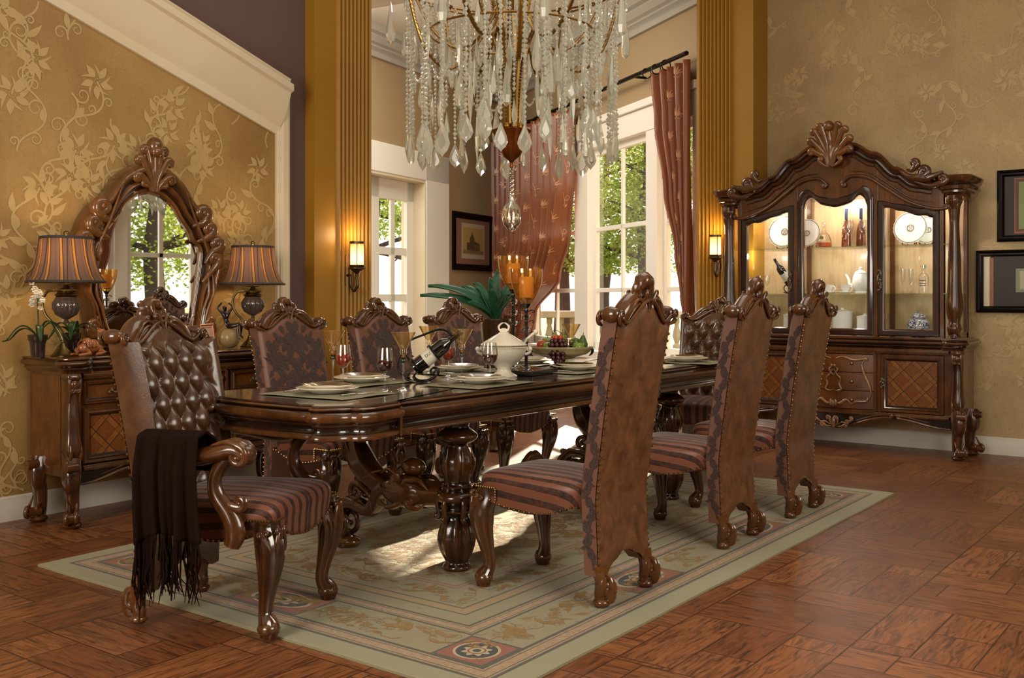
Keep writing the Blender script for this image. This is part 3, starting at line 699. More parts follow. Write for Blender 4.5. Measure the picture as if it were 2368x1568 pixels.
def seat_mb(w_f=.285, w_r=.235, y0=-.2, y1=.33, zt=.50, drop=0.0):
    mb = MB(); n = 72
    def ring(s, z, apron=False):
        out = []
        for k in range(n):
            a = 2*pi*k/n; c, s_ = cos(a), sin(a); e = 2/6.0
            px = abs(c)**e*(1 if c >= 0 else -1); py = abs(s_)**e*(1 if s_ >= 0 else -1)
            y = lerp(y0, y1, (py*s+1)/2); w_ = lerp(w_r, w_f, (py+1)/2); zz = z
            if apron: zz = z-(.05*(1-min(1, abs(px)/.75)**2) if abs(py) > .95 else .045*(1-min(1, abs(py)/.8)**2))
            out.append(Vector((px*w_*s, y, zz)))
        return out
    rs = [ring(.9, .40), ring(.985, .385, True), ring(1.0, .384, True), ring(1.015, .415), ring(1.03, .445), ring(1.025, .465), ring(.99, .484), ring(.93, .495)]
    for s in (.82, .66, .48, .3, .14, .02): rs.append(ring(s, .495+(.022)*(1-s**2)))
    rs = [[Vector((p.x, p.y, p.z+(zt-.5))) for p in r] for r in rs]
    mb.loft(rs); return mb
def front_leg(x, y, ztop=.40, sx=1, mb=None):
    mb = mb or MB(); s = sx
    P = cat([(x, y, ztop+.03), (x, y+.0, ztop), (x+.014*s, y+.022, ztop-.07), (x+.012*s, y+.02, ztop-.14), (x+.0*s, y+.002, .16), (x-.004*s, y-.006, .09), (x+.01*s, y+.014, .04), (x+.012*s, y+.012, 0)], 6)
    r = cat([(.043, 0), (.046, 0), (.053, 0), (.045, 0), (.0295, 0), (.026, 0), (.036, 0), (.027, 0)], 6)
    mb.tube(P, [v[0] for v in r], 24, 1, up=(1, 0, 0), flute=(8, .10))
    for sd_ in (-1, 1):       # carved acanthus on the knee
        for j in range(3):
            o = (j-1)*.022
            carve(mb, [(0, 0), (.012+o*.3, -.035), (.006+o, -.085), (o*.9, -.14)], .0085, lambda a, b, c, sd_=sd_: (x+s*.01+sd_*(.046-.25*abs(b)*.3)+0*a, y+.014+a*1.2+c, ztop-.01+b), seg=6, c0=(.012, .8, 1 if j else -1), m=8)
    for j in range(3):
        o = (j-1)*.026
        carve(mb, [(o*.7, 0), (o*1.2, -.04), (o*1.1, -.09), (o*.5, -.15)], .0095, lambda a, b, c: (x+s*.01+a, y+.062-.02*abs(b)/.15*4*abs(b)+c-.06*max(0, -b-.06), ztop-.005+b), seg=6, c0=(.012, .8, 1 if j < 1 else -1), m=8)
    carve(mb, [(-.0, .085), (.018, .06), (.026, .035)], .012, lambda a, b, c: (x+.012*s+c, y+.01+a, b), c1=(.016, .9, -1), seg=6, flat=1.9, m=12)
    mb.ball((x+.012*s, y+.014, .036), (.042, .043, .03), 12, 8); return mb
def rear_foot(x, mb=None, h=.155):
    mb = mb or MB()
    mp = lambda a, b, c: (x+c, -.272+a, b)
    carve(mb, [(.012, h), (-.008, .12), (-.002, .075), (.01, .035), (.004, .0)], .027, mp, seg=12, n=6); mb.tube([(x, -.262, h+.01), (x, -.275, .10), (x, -.268, .05), (x, -.27, 0)], [.032, .027, .023, .022], 12, 1.0, up=(1, 0, 0), flute=(6, .08))
    carve(mb, [(-.015, .135), (-.045, .12), (-.056, .088)], .0115, mp, c1=(.026, 1.3, 1), seg=8, flat=1.7, m=16)
    carve(mb, [(-.02, .02), (-.04, .035), (-.05, .055)], .011, mp, c1=(.012, .9, -1), seg=6, flat=2, m=10); mb.ball((x, -.272, .018), (.036, .038, .02), 12, 6)
    return mb
def crest_mb(kw=1):
    mb = MB(); Y = lambda z: ybk(z)+.035
    mp = lambda a, b, c=0: (a, Y(b)+c, b)
    def rail(off, r, y, x1=1.0, fl=1.0, seg=10):
        pts = [mp(t*.252*kw*x1, ARCH(t)+off, y) for t in [(-1+k/24) for k in range(49)]]; mb.tube(pts, lambda f: r*(1-.25*abs(2*f-1)), seg, fl, up=(0, 0, 1))
    rail(.012, .019, 0, 1.0, 2.0, 12); rail(.014, .008, -.042, .97); rail(.014, .008, .042, .97)
    for s in (-1, 1):
        # swelling body between rail and the ridge that climbs to the plume
        o = [(s*kw*a, b) for a, b in cat([(.215, 1.062, 0), (.195, 1.078, 0), (.165, 1.118, 0), (.125, 1.158, 0), (.075, 1.178, 0), (.035, 1.182, 0), (.0, 1.18, 0)], 5) for a, b in [(a, b)]] if False else None
        pts = cat([(.215, 1.066, 0), (.19, 1.09, 0), (.155, 1.125, 0), (.115, 1.155, 0), (.07, 1.172, 0), (.03, 1.182, 0)], 5)
        rr = [lerp(.012, .034, sin(pi*min(1, .12+.85*i/(len(pts)-1)))) for i in range(len(pts))]
        mb.tube([mp(s*p[0]*kw, p[1]-.012, 0) for p in pts], rr, 14, 1.15, up=(0, 0, 1))
        for yy in (-.038, .038):
            for q in ([(.04, 1.13), (.075, 1.155), (.12, 1.14), (.165, 1.095), (.20, 1.06)], [(.05, 1.128), (.08, 1.138), (.115, 1.12), (.15, 1.088), (.18, 1.066)]):
                carve(mb, [(s*a*kw, b-.0) for a, b in q][::-1], .0075, lambda a, b, c, yy=yy: mp(a, b, yy*.85+c), c1=(.011, 1.0, s), seg=6, n=5, m=12)
        # ear scroll
        mb.ball(mp(s*.256*kw, 1.102, 0), (.031, .046, .029), 16, 10)
        for yy in (-.05, .05): carve(mb, [(s*.205*kw, 1.06), (s*.232*kw, 1.066), (s*.258*kw, 1.074)], .009, lambda a, b, c, yy=yy: mp(a, b, yy+c), c1=(.023, 1.3, s), seg=6, m=18)
        # leaf scrolls under the plume
        carve(mb, [(s*.012, 1.13), (s*.028, 1.165), (s*.045, 1.192), (s*.062, 1.196)], .0145, mp, c1=(.014, .9, -s), seg=8, flat=1.7, m=12)
        for yy in (-.045, .045): carve(mb, [(s*.008, 1.115), (s*.016, 1.15), (s*.034, 1.18)], .0075, lambda a, b, c, yy=yy: mp(a, b, yy+c), c1=(.012, 1, -s), seg=6, m=10)
    pl = cat([mp(0, 1.12, 0), mp(.004, 1.155, 0), mp(.014, 1.185, 0), (.018, Y(1.21)-.004, 1.208), (.004, Y(1.22)-.006, 1.226), (-.020, Y(1.22), 1.222), (-.034, Y(1.2), 1.205), (-.028, Y(1.19), 1.196)], 5)
    mb.tube(pl, lambda f: interp([(0, .036), (.25, .022), (.5, .025), (.7, .027), (.88, .020), (1, .010)], f), 14, 1.35, up=(1, 0, 0), flute=(6, .07))
    for k in range(-2, 3): carve(mb, [(k*.004, 1.12), (k*.008, 1.16), (k*.011, 1.20)], .006, lambda a, b, c: mp(a, b, .028+c), seg=6, n=4)
    return mb
def nail_mbs(kw):
    out = []; r = .0058
    def grp(pts):
        mb = MB()
        for p in pts: mb.ball(p, (r, r, r), 6, 4)
        out.append(mb)
    for s in (-1, 1): grp([(s*(wbk(z, kw)-.004), ybk(z)-.003, z) for z in [.15+.0265*k for k in range(34)]])
    grp([((-.9+1.8*k/18)*.234*kw, ybk(zbot(-.9+1.8*k/18))-.006, zbot(-.9+1.8*k/18)+.008) for k in range(19)])
    for s in (-1, 1):
        P = []
        for k in range(20):
            f = k/19; y = lerp(-.17, .30, f); py = (y+.2)/.53*2-1; w_ = lerp(.235, .285, (py+1)/2)
            P.append((s*(w_+.002), y, .392-.045*(1-min(1, abs(py)/.8)**2)))
        P += [(s*.288, .22+.012*k, .436) for k in range(9)]+[(s*.288, .215, .43-.011*k) for k in range(5)]; grp(P)
    P = []
    for k in range(22):
        px = -1+2*(k+.5)/22; P.append((px*.28, .333, .392-.05*(1-min(1, abs(px)/.75)**2)))
    for s in (-1, 1): P += [(s*(.28-.013*k), .338, .438) for k in range(6)]
    grp(P); return out
def damask_motif(mb, mp, ins):
    def L_(p, a, L, W, b=0):
        e = p+Vector((cos(a), sin(a)))*L
        if ins(p) and ins(e): leaf2(mb, p, a, L, W, mp, b)
    def S2(p, a, r, sd, tn, w):
        P = spiral2(p, a, r, sd, tn, 16)
        if all(ins(q) for q in P): strip2(mb, P, lambda f: w*(1-.5*f), mp)
    def medal(cx, cz, s):
        c = Vector((cx, cz))
        for q in (-1, 1):
            for k in range(6):
                a = pi/2+q*(.22+k*.40); L_(c+Vector((cos(a), sin(a)))*.018*s, a, (.082-.006*k)*s, .0125*s, .25*q)
            for k in range(4): a = pi/2+q*(.05+k*.42); L_(c+Vector((cos(a), sin(a)))*.05*s, a+q*.3, .055*s, .010*s, -.3*q)
            S2(c+Vector((q*.012*s, -.055*s)), -pi/2, .032*s, q, 1.3, .0065*s); S2(c+Vector((q*.03*s, .06*s)), pi/2, .024*s, -q, 1.2, .006*s)
            for k in range(5): a = -pi/2+q*(.15+k*.33); L_(c+Vector((0, -.06*s))+Vector((cos(a), sin(a)))*.012, a, (.070-.008*k)*s, .0115*s, -.2*q)
            S2(c+Vector((q*.075*s, -.01*s)), 0 if q > 0 else pi, .020*s, q, 1.2, .006*s); L_(c+Vector((q*.06*s, -.03*s)), -pi/2+q*.5, .075*s, .011*s, .5*q)
            for k in range(3): L_(c+Vector((q*(.085+.012*k)*s, (-.07+.05*k)*s)), pi/2+q*(.9-.5*k), .05*s, .010*s, .3*q)
        L_(c, pi/2, .10*s, .014*s); L_(c+Vector((0, -.07*s)), -pi/2, .09*s, .012*s); L_(c+Vector((0, -.02*s)), pi/2, .05*s, .02*s)
    for i in (-1, 0, 1):
        for j in range(4): medal(i*.165, .52+j*.215+(.107 if i else 0), 1.0)
def make_chair(kind):
    arm = kind == 'arm'; kw = 1.08 if arm else 1.0
    t = T('armchair' if arm else 'dining_chair', '', 'armchair' if arm else 'chair')
    mb = MB(); mb.surf(back_surface(kw, False), 32, 44)
    rp = mb.build('back_panel', M['greyleather'] if arm else M['leather'], t, angle=80); rp['label'] = 'smooth brown leather outside back'
    # core with the sides
    mb = MB(); rings = []
    N = 40; prof = [(-1, 0)]
    def ringz(tt):
        z0, z1 = zbot(tt), ARCH(tt); R_ = []
        for j in range(N+1):
            z = lerp(z0, z1, j/N); R_.append((z, ybk(z)))
        x = lambda z: tt*wbk(z, kw)
        A = [Vector((x(z), y+.004, z)) for z, y in R_]; B = [Vector((x(z), y+.068, z)) for z, y in R_[::-1]]
        return A+B
    mb.loft([ringz(-1+2*i/28) for i in range(29)], True, True, True)
    mb.build('backrest', M['tuftleather'] if arm else M['damask'], t, angle=50)
    mb = MB(); mb.surf(back_surface(kw, True, tuft=arm, wing=1, th=.065), 110 if arm else 30, 120 if arm else 40)
    if not arm:
        def fr(x, z, k=0):
            w_ = wbk(z, kw); z = min(max(z, .44), ARCH(x/w_)-.004); u = (x/w_+1)/2; v = (z-.40)/max(.1, ARCH(2*u-1)-.40); ed = max(0, 1-min(u, 1-u)/.06, 1-(1-v)/.03)
            return Vector((x, ybk(z)+.065+.018*(1-ed**2)+.0012+k, z))
        pm_ = MB(); damask_motif(pm_, fr, lambda q: abs(q.x) < wbk(q.y, kw)-.018 and .43 < q.y < ARCH(q.x/wbk(q.y, kw))-.02)
        pm_.build('velvet_pattern', M['velvet'], t, smooth=False)
        for s in (-1, 1):
            sd2 = lambda a, z, k=0, s=s: Vector((s*(wbk(z, kw)+.0012+k), ybk(z)+.036+a, z)); pm_ = MB(); z = .19; j = 0; wv = lambda z: .014*sin(z*30)
            strip2(pm_, [Vector((wv(.15+.01*k), .15+.01*k)) for k in range(88)], .0028, sd2)
            while z < 1.0:
                c = Vector((wv(z), z)); q = 1 if j % 2 else -1
                leaf2(pm_, c, pi/2+q*.75, .050, .0095, sd2, -.5*q); leaf2(pm_, c, pi/2-q*.5, .042, .008, sd2, .5*q); leaf2(pm_, c, -pi/2+q*.9, .036, .008, sd2, .4*q); leaf2(pm_, c, pi/2, .055, .008, sd2, .2*q)
                strip2(pm_, spiral2(c+Vector((0, .02)), pi/2-q*.6, .012, -q, 1.2, 14), .0035, sd2); z += .052; j += 1
            pm_.build('velvet_pattern', M['velvet'], t, smooth=False)
    if arm:        # wings need an outer skin
        def wing(s):
            def fn(u, v):
                z = lerp(.44, ARCH(1), v); w_ = 1; y1 = ybk(z)+.065+.075*min(1, max(0, (z-.47)/.08))*min(1, (1.12-z)/.03 if z > 1.09 else 1)
                return Vector((s*wbk(z, kw)*(1+.03*sin(pi*u)), lerp(ybk(z)+.003, y1, u), z))
            return fn
        for s in (-1, 1): mb.surf(wing(s), 6, 40)
    mb.build('back_cushion', M['tuftleather'] if arm else M['damask'], t, angle=70 if arm else 60)
    if arm:
        for j in range(0, 8):
            for i in range(-4, 5):
                x = i*.0525; zz = .50+j*.0825
                if (i+j) % 2 and abs(x) < .215 and .5 < zz < ARCH(x/.25)-.05:
                    mb = MB(); mb.ball((x, ybk(zz)+.065+.010, zz), (.009, .006, .009), 8, 5); mb.build('button', M['tuftleather'], t)
    seat_mb().build('seat', M['stripe'], t, angle=70)
    for q in nail_mbs(kw): q.build('nailhead_trim', M['brassnail'], t)
    crest_mb(kw).build('crest_rail', M['wood'], t, angle=60)
    for s in (-1, 1):
        front_leg(s*.243, .285, .40, s).build('leg', M['wood'], t, angle=60); rear_foot(s*.205*kw).build('leg', M['wood'], t, angle=60)
    if arm:
        for s in (-1, 1):
            mb = MB(); X = .305*s
            arm_p = cat([(X-.02*s, -.20, .70), (X+.0*s, -.10, .685), (X+.02*s, .03, .665), (X+.025*s, .13, .685), (X+.02*s, .20, .700), (X+.01*s, .245, .675)], 7)
            mb.tube(arm_p, lambda f: lerp(.026, .036, f), 14, 1.2, up=(0, 0, 1), flute=(4, .05))
            mpA = lambda a, b, c=0: (X+.014*s+c, a, b)
            for cc in (-.03, .03): carve(mb, [(.12, .715), (.18, .728), (.235, .712)], .015, lambda a, b, c, cc=cc: mpA(a, b, cc+c), c1=(.036, 1.5, -1), seg=8, m=22)
            mb.ball(mpA(.245, .685), (.044, .034, .034), 14, 10)
            # S-shaped support from the scroll down to the seat rail
            sp = cat([(.215, .69), (.17, .665), (.125, .60), (.115, .54), (.16, .47), (.195, .41), (.19, .36)], 7) if False else [Vector(p) for p in cat([(.225, .70, 0), (.16, .665, 0), (.115, .60, 0), (.12, .53, 0), (.17, .46, 0), (.195, .40, 0), (.18, .345, 0)], 7)]
            mb.tube([(X+.008*s, p[0], p[1]) for p in sp], lambda f: interp([(0, .022), (.3, .026), (.6, .034), (.85, .040), (1, .030)], f), 14, .8, up=(0, 1, 0), flute=(4, .07))
            carve(mb, [(.13, .55), (.16, .50), (.21, .485)], .012, mpA, c1=(.022, 1.1, 1), seg=8, flat=1.6, m=16)
            mb.build('armrest', M['wood'], t, angle=60)
    return t
proto = make_chair('side'); arm0 = make_chair('arm')
def face(dx, dy): return math.atan2(dy, dx)-pi/2
# row nearest the camera: backs to us, standing a little taller
rowR = [(3.72, 2.46), (4.90, 2.48), (5.78, 2.48)]
labsR = ['brown leather-backed side chair nearest the camera on the right of the table', 'brown leather-backed side chair, middle one of the near row right of the table', 'brown leather-backed side chair of the near row, closest to the china cabinet']
def stretch(t, k):      # taller back above the seat
    for ch in [q for q in COL.objects if q.parent == t]:
        if ch.name.split('.')[0] in ('leg', 'seat'): continue
        ch.data = ch.data.copy()
        for v in ch.data.vertices:
            if v.co.z > .52: v.co.z = .52+(v.co.z-.52)*(k if v.co.z < 1.05 else k-.0)
tall = dup(proto, (0, 0, 0)); stretch(tall, 1.14)
for i, (x, y) in enumerate(rowR):
    c = tall if i == 0 else dup(tall, (x, y, 0)); c.location = (x, y, .0132); c.rotation_euler.z = 0; c.scale = (.88, 1, 1); c['label'] = labsR[i]; c['group'] = 'side chairs along the dining table'
rowL = [(4.07, 4.36), (4.84, 4.36), (5.62, 4.36)]
labsL = ['damask side chair on the far side of the table, nearest the mirror', 'damask side chair on the far side of the table, in front of the fluted column', 'damask side chair on the far side of the table, in front of the agave pot']
for i, (x, y) in enumerate(rowL):
    c = proto if i == 0 else dup(proto, (x, y, 0)); c.location = (x, y, .0132); c.rotation_euler.z = pi; c['label'] = labsL[i]; c['group'] = 'side chairs along the dining table'
arm0.location = (2.61, 3.34, .0132); arm0.rotation_euler.z = R(-68)-pi/2; arm0['label'] = 'tufted leather armchair at the near end of the table with a throw over its arm'
arm0['group'] = 'armchairs at the table ends'
dup(arm0, (6.98, 3.42, .0132), pi/2+R(6), 'tufted leather armchair at the far end of the table', (1, 1, 1))
# ---------------- dining table ----------------
ZT = .845
TX0, TX1, TYC = 2.72, 6.62, 3.32
def outline(n=7):
    L = (TX1-TX0)/2; Wd = .455
    q = [(-L, 0), (-L+.004, .12), (-L+.016, .24), (-L+.028, .285), (-L+.024, .30), (-L-.006, .32), (-L+.0, .36), (-L+.05, .41), (-L+.085, .432), (-L+.10, .445), (-L+.12, .475), (-L+.18, .49), (-L+.30, .476), (-L+.345, .468), (-L+.352, .455), (-L+.40, .452), (-L+.9, Wd), (-L+1.5, Wd), (0, Wd)]
    q1 = q; q2 = [(-x, y) for x, y in q[-2::-1]]; top = q1+q2; bot = [(x, -y) for x, y in top[-2:0:-1]]
    pts = [Vector((x, y, 0)) for x, y in top+bot]; return [Vector((p.x, p.y)) for p in cat(pts, n, True)]
OUT = outline()
def offs(o, d):
    n = len(o); r = []
    for i in range(n):
        t = (o[(i+1) % n]-o[i-1]); t = t.normalized() if t.length > 1e-9 else Vector((1, 0)); r.append(o[i]+Vector((t.y, -t.x))*d*-1)
    return r
tt = T('dining_table', 'long dark carved dining table laid for dinner on the rug', 'table', ((TX0+TX1)/2, TYC, .0132), scale=(1, 1, (ZT-.0132)/ZT))
def rg(d, z): return [Vector((p.x, p.y, z)) for p in offs(OUT, d)]
sgn = 1 if (offs(OUT, .1)[0]-OUT[0]).dot(OUT[0]) > 0 else -1
def rgs(d, z): return rg(d*sgn, z)
mb = MB(); mb.loft([rgs(-.012, ZT-.012), rgs(-.006, ZT-.006), rgs(-.010, ZT)], cap0=False); mb.build('tabletop', M['woodtop'], tt, angle=50)
pr = [(-.012, ZT-.008), (.0, ZT-.010), (.004, ZT-.016), (-.004, ZT-.024), (.010, ZT-.030), (.020, ZT-.042), (.020, ZT-.058), (.008, ZT-.070), (-.006, ZT-.074), (-.006, ZT-.080), (-.016, ZT-.088), (-.020, ZT-.102), (-.010, ZT-.116), (.002, ZT-.126), (.0, ZT-.138), (-.02, ZT-.144), (-.03, ZT-.144), (-.032, ZT-.02)]
mb = MB(); mb.loft([rgs(d, z) for d, z in pr], cap0=False, cap1=False); mb.build('moulded_edge', M['wood'], tt, angle=60)
# leaf joints across the top
for x in (-.33, .62):
    mb = MB(); mb.box(x-.0018, x+.0018, -.452, .452, ZT-.004, ZT+.0006); mb.build('leaf_joint', M['iron'], tt, smooth=False)
mb = MB(); mb.box(-1.6, 1.6, -.34, .34, ZT-.115, ZT-.02); mb.build('apron', M['wood'], tt, smooth=False)
def pedestal(x):
    # S-leg, in the cross plane of the table
    mp = lambda a, b, c=0: (x+c, a, b)
    mb = MB()
    P = [Vector(p) for p in cat([(.33, .745, 0), (.325, .68, 0), (.35, .60, 0), (.36, .52, 0), (.31, .43, 0), (.22, .36, 0), (.13, .33, 0)], 8)]
    mb.tube([mp(p.x, p.y) for p in P], lambda f: interp([(0, .085), (.15, .05), (.4, .058), (.65, .075), (.85, .066), (1, .05)], f), 20, .75, up=(0, 1, 0), flute=(6, .11))
    for cc in (-.05, 0, .05):
        carve(mb, [(.30, .66), (.345, .69), (.39, .675)], .017, lambda a, b, c, cc=cc: mp(a, b, cc+c), c1=(.042, 1.25, -1), seg=10, m=22)
        carve(mb, [(.30, .42), (.35, .49), (.375, .57), (.35, .64)], .012, lambda a, b, c, cc=cc: mp(a+.018, b, cc*.8+c), seg=8)
    mb.build('scroll_leg', M['wood'], tt, angle=60)
    mb = MB()
    P = [Vector(p) for p in cat([(.15, .34, 0), (.20, .30, 0), (.23, .235, 0), (.28, .205, 0), (.36, .225, 0), (.44, .215, 0), (.492, .155, 0), (.49, .085, 0), (.44, .03, 0), (.41, .0, 0)], 7)]
    mb.tube([mp(p.x, p.y) for p in P], lambda f: interp([(0, .05), (.3, .042), (.6, .04), (.8, .046), (1, .055)], f), 18, .85, up=(1, 0, 0), flute=(5, .09))
    for cc in (-.038, .038):
        carve(mb, [(.34, .235), (.42, .25), (.495, .19)], .017, lambda a, b, c, cc=cc: mp(a, b, cc+c), c1=(.082, 1.35, -1), seg=10, m=34)
        carve(mb, [(.22, .21), (.24, .29), (.30, .335)], .015, lambda a, b, c, cc=cc: mp(a, b, cc+c), c1=(.048, 1.4, -1), seg=10, m=28)
        carve(mb, [(.15, .42), (.22, .40), (.28, .36)], .012, lambda a, b, c, cc=cc: mp(a, b, cc+c), c1=(.022, 1.2, 1), seg=8, m=18)
    mb.ball(mp(.42, .028), (.055, .075, .035), 14, 8); mb.ball(mp(.50, .225), (.03, .022, .022), 10, 6)
    mb.build('scroll_foot', M['wood'], tt, angle=60)
    # carved hub and stretcher to the post
    mb = MB(); mb.ball(mp(.02, .33), (.08, .16, .085), 24, 14)
    for cc in (-.055, .055):
        for q, c1 in (([(-.16, .36), (-.10, .40), (-.03, .395)], (.035, 1.3, -1)), ([(.16, .28), (.10, .25), (.03, .27)], (.03, 1.3, -1)), ([(-.14, .29), (-.09, .26), (-.04, .27)], (.025, 1.2, 1)), ([(.14, .41), (.09, .44), (.04, .42)], (.02, 1.1, 1)), ([(.0, .42), (.05, .41), (.07, .36)], (.02, 1.2, -1))):
            carve(mb, q, .015, lambda a, b, c, cc=cc: mp(a, b, cc+c), c1=c1, seg=8, m=18)
    mb.tube([mp(-.22, .34), mp(-.12, .33), mp(0, .34), mp(.12, .33)], [.055, .06, .07, .055], 16, .9, flute=(5, .1)); mb.ball(mp(-.02, .45), (.05, .07, .045), 14, 8); mb.build('carved_hub', M['wood'], tt, angle=60)
    # turned post
    prof = [(.062, 0), (.066, .015), (.052, .04), (.072, .08), (.088, .14), (.078, .20), (.055, .245), (.062, .26), (.082, .275), (.066, .29), (.075, .31), (.098, .335), (.09, .36), (.066, .375), (.074, .39), (.060, .40), (.062, .43), (.076, .47), (.074, .52), (.054, .565), (.05, .585), (.08, .60), (.098, .625), (.075, .65), (.055, .665), (.062, .69), (.078, .74), (.08, .76)]
    prof = [(p.x, p.y) for p in cat([(r, z, 0) for r, z in prof], 3)]
    mb = MB(); mb.lathe(prof, (x, -.29, 0), 40, flute=(10, .055, .03, .25)); mb.build('turned_post', M['wood'], tt, angle=60)
    mb = MB()
    for k in range(6):
        a = 2*pi*k/6
        q = lambda u, v, c, a=a: (x+cos(a)*(.062+u)-sin(a)*c, -.29+sin(a)*(.062+u)+cos(a)*c, v)
        carve(mb, [(.0, .40), (.008, .36), (.028, .31), (.018, .25)], .013, q, c1=(.012, 1, 1), seg=8, m=12); carve(mb, [(.002, .57), (.018, .50), (.006, .43)], .007, q, seg=6)
    mb.build('post_carving', M['wood'], tt, angle=60)
pedestal(3.64-(TX0+TX1)/2); pedestal(5.70-(TX0+TX1)/2)
mb = MB(); a_, b_ = 3.9-(TX0+TX1)/2, 5.45-(TX0+TX1)/2
mb.tube(cat([(a_, .02, .30), (lerp(a_, b_, .25), .02, .24), (lerp(a_, b_, .5), .02, .29), (lerp(a_, b_, .75), .02, .24), (b_, .02, .30)], 8), .036, 14, 1, flute=(4, .1))
for s in (-1, 1): carve(mb, [((a_+b_)/2+s*.22, .25), ((a_+b_)/2+s*.12, .30), ((a_+b_)/2+s*.03, .36)], .018, lambda a, b, c: (a, .02+c, b), c1=(.03, 1.2, s), seg=8, flat=2, m=18)
mb.build('stretcher', M['wood'], tt, angle=60)
# ---------------- rug ----------------
RC = C2W(0, 0)
def rugm():
    a = NT('woven_rug'); o = a.obj(); x, y, z = a.xyz(o)
    HX, HY = RUGX/2, RUGY/2
    dx = a.math('SUBTRACT', HX, a.math('ABSOLUTE', x)); dy = a.math('SUBTRACT', HY, a.math('ABSOLUTE', y)); d = a.math('MINIMUM', dx, dy)
    al = a.math('ADD', x, y)
    def band(v, lo, hi): return a.math('MULTIPLY', a.math('GREATER_THAN', v, lo), a.math('LESS_THAN', v, hi))
    fld = hx('958b6b'); sage = hx('857e60'); green = hx('3f4234'); rust = hx('8d5540'); red = hx('8a3a2c'); ivory = hx('b0a37c'); navy = hx('23252f')
    n = a.noise(o, 7, 4, .6); nf = a.noise(o, 160, 2)
    c = a.mix(n, sage, fld)
    # tiny sprigs everywhere
    v = a.n('ShaderNodeTexVoronoi', feature='F1'); a.put(v.inputs['Vector'], o); v.inputs['Scale'].default_value = 9
    sw = a.noise(o, 13, 2, .4, 3.5); swm = band(sw, .492, .508)
    c = a.mix(a.math('MULTIPLY', swm, .55), c, hx('a08a58'))
    vd = v.outputs['Distance']; c = a.mix(a.math('MULTIPLY', band(vd, .0, .10), .5), c, rust)
    def guard(c, lo, w_, col2=rust):
        c = a.mix(band(d, lo, lo+w_), c, green); i0, i1 = lo+w_*.16, lo+w_*.84
        zz = a.math('PINGPONG', al, .022); zz2 = a.math('GREATER_THAN', zz, .012)
        c2 = a.mix(a.noise(o, 60, 2), col2, ivory); c = a.mix(band(d, i0, i1), c, c2); c = a.mix(band(d, lo+w_*.25, lo+w_*.30), c, green); return a.mix(band(d, lo+w_*.70, lo+w_*.75), c, green)
    c = guard(c, .10, .10); c = guard(c, .43, .085)
    # cartouches in the main border
    def box(cx, cy, hx_, hy_): return a.math('MULTIPLY', a.math('LESS_THAN', a.math('ABSOLUTE', a.math('SUBTRACT', a.math('ABSOLUTE', x), cx)), hx_), a.math('LESS_THAN', a.math('ABSOLUTE', a.math('SUBTRACT', a.math('ABSOLUTE', y), cy)), hy_))
    def ell(cx, cy, rx, ry):
        ex = a.math('DIVIDE', a.math('SUBTRACT', a.math('ABSOLUTE', x), cx), rx); ey = a.math('DIVIDE', a.math('SUBTRACT', a.math('ABSOLUTE', y), cy), ry)
        return a.math('SQRT', a.math('ADD', a.math('MULTIPLY', ex, ex), a.math('MULTIPLY', ey, ey))), a.math('ARCTAN2', ey, ex)
    cb = .315
    for cx, cy, w1, w2 in ((HX-cb, HY-cb, .105, .105), (HX-cb, 0, .105, .2), (.62, HY-cb, .2, .105), (0, HY-cb, 0, 0)):
        if w1 == 0: continue
        b = box(cx, cy, w1, w2); r, an = ell(cx, cy, w1*.82, w2*.82)
        ptl = a.math('MULTIPLY_ADD', a.math('COSINE', a.math('MULTIPLY', an, 8.0)), .1, .55)
        q = a.mix(a.noise(o, 45, 2), red, rust); q = a.mix(a.math('LESS_THAN', r, 1.0), q, ivory); q = a.mix(a.math('LESS_THAN', r, .88), q, navy); q = a.mix(a.math('MULTIPLY', a.math('LESS_THAN', r, ptl), a.math('GREATER_THAN', r, .18)), q, ivory); q = a.mix(band(r, .32, .40), q, red)
        bo = box(cx, cy, w1+.012, w2+.012); c = a.mix(bo, c, green); c = a.mix(b, c, q)
    # inner panels: stepped line frames and medallions
    for lo in (.60, .66, .86, .885): c = a.mix(a.math('MULTIPLY', band(d, lo, lo+.012), .85), c, green if lo < .7 else rust)
    c = a.mix(a.math('MULTIPLY', band(d, .612, .66), .6), c, hx('a4804f'))
    for cx, cy, r0 in ((0, 0, .34), (.95, 0, .2), (HX-.95, 0, .24)):
        r, an = ell(cx, cy, r0*1.5 if cx == 0 else r0, r0)
        c = a.mix(a.math('LESS_THAN', r, 1.0), c, a.mix(n, fld, ivory))
        for q0 in (.96, .86, .45): c = a.mix(a.math('MULTIPLY', band(r, q0, q0+.03), .8), c, rust if cx else red)
        ptl = a.math('MULTIPLY_ADD', a.math('COSINE', a.math('MULTIPLY', an, 8.0)), .08, .28); c = a.mix(a.math('MULTIPLY', a.math('LESS_THAN', r, ptl), .6), c, rust)
    c = a.mix(a.math('MULTIPLY', nf, .25), c, hx('6b6549'))
    c = a.mix(a.math('LESS_THAN', d, .10), c, hx('8c8769'))
    a.set(col=c, rough=.92, sheen=.15); a.bump(nf, .4, .004); return a.m
P1, P3 = G(101, 1310), G(2068, 1144)
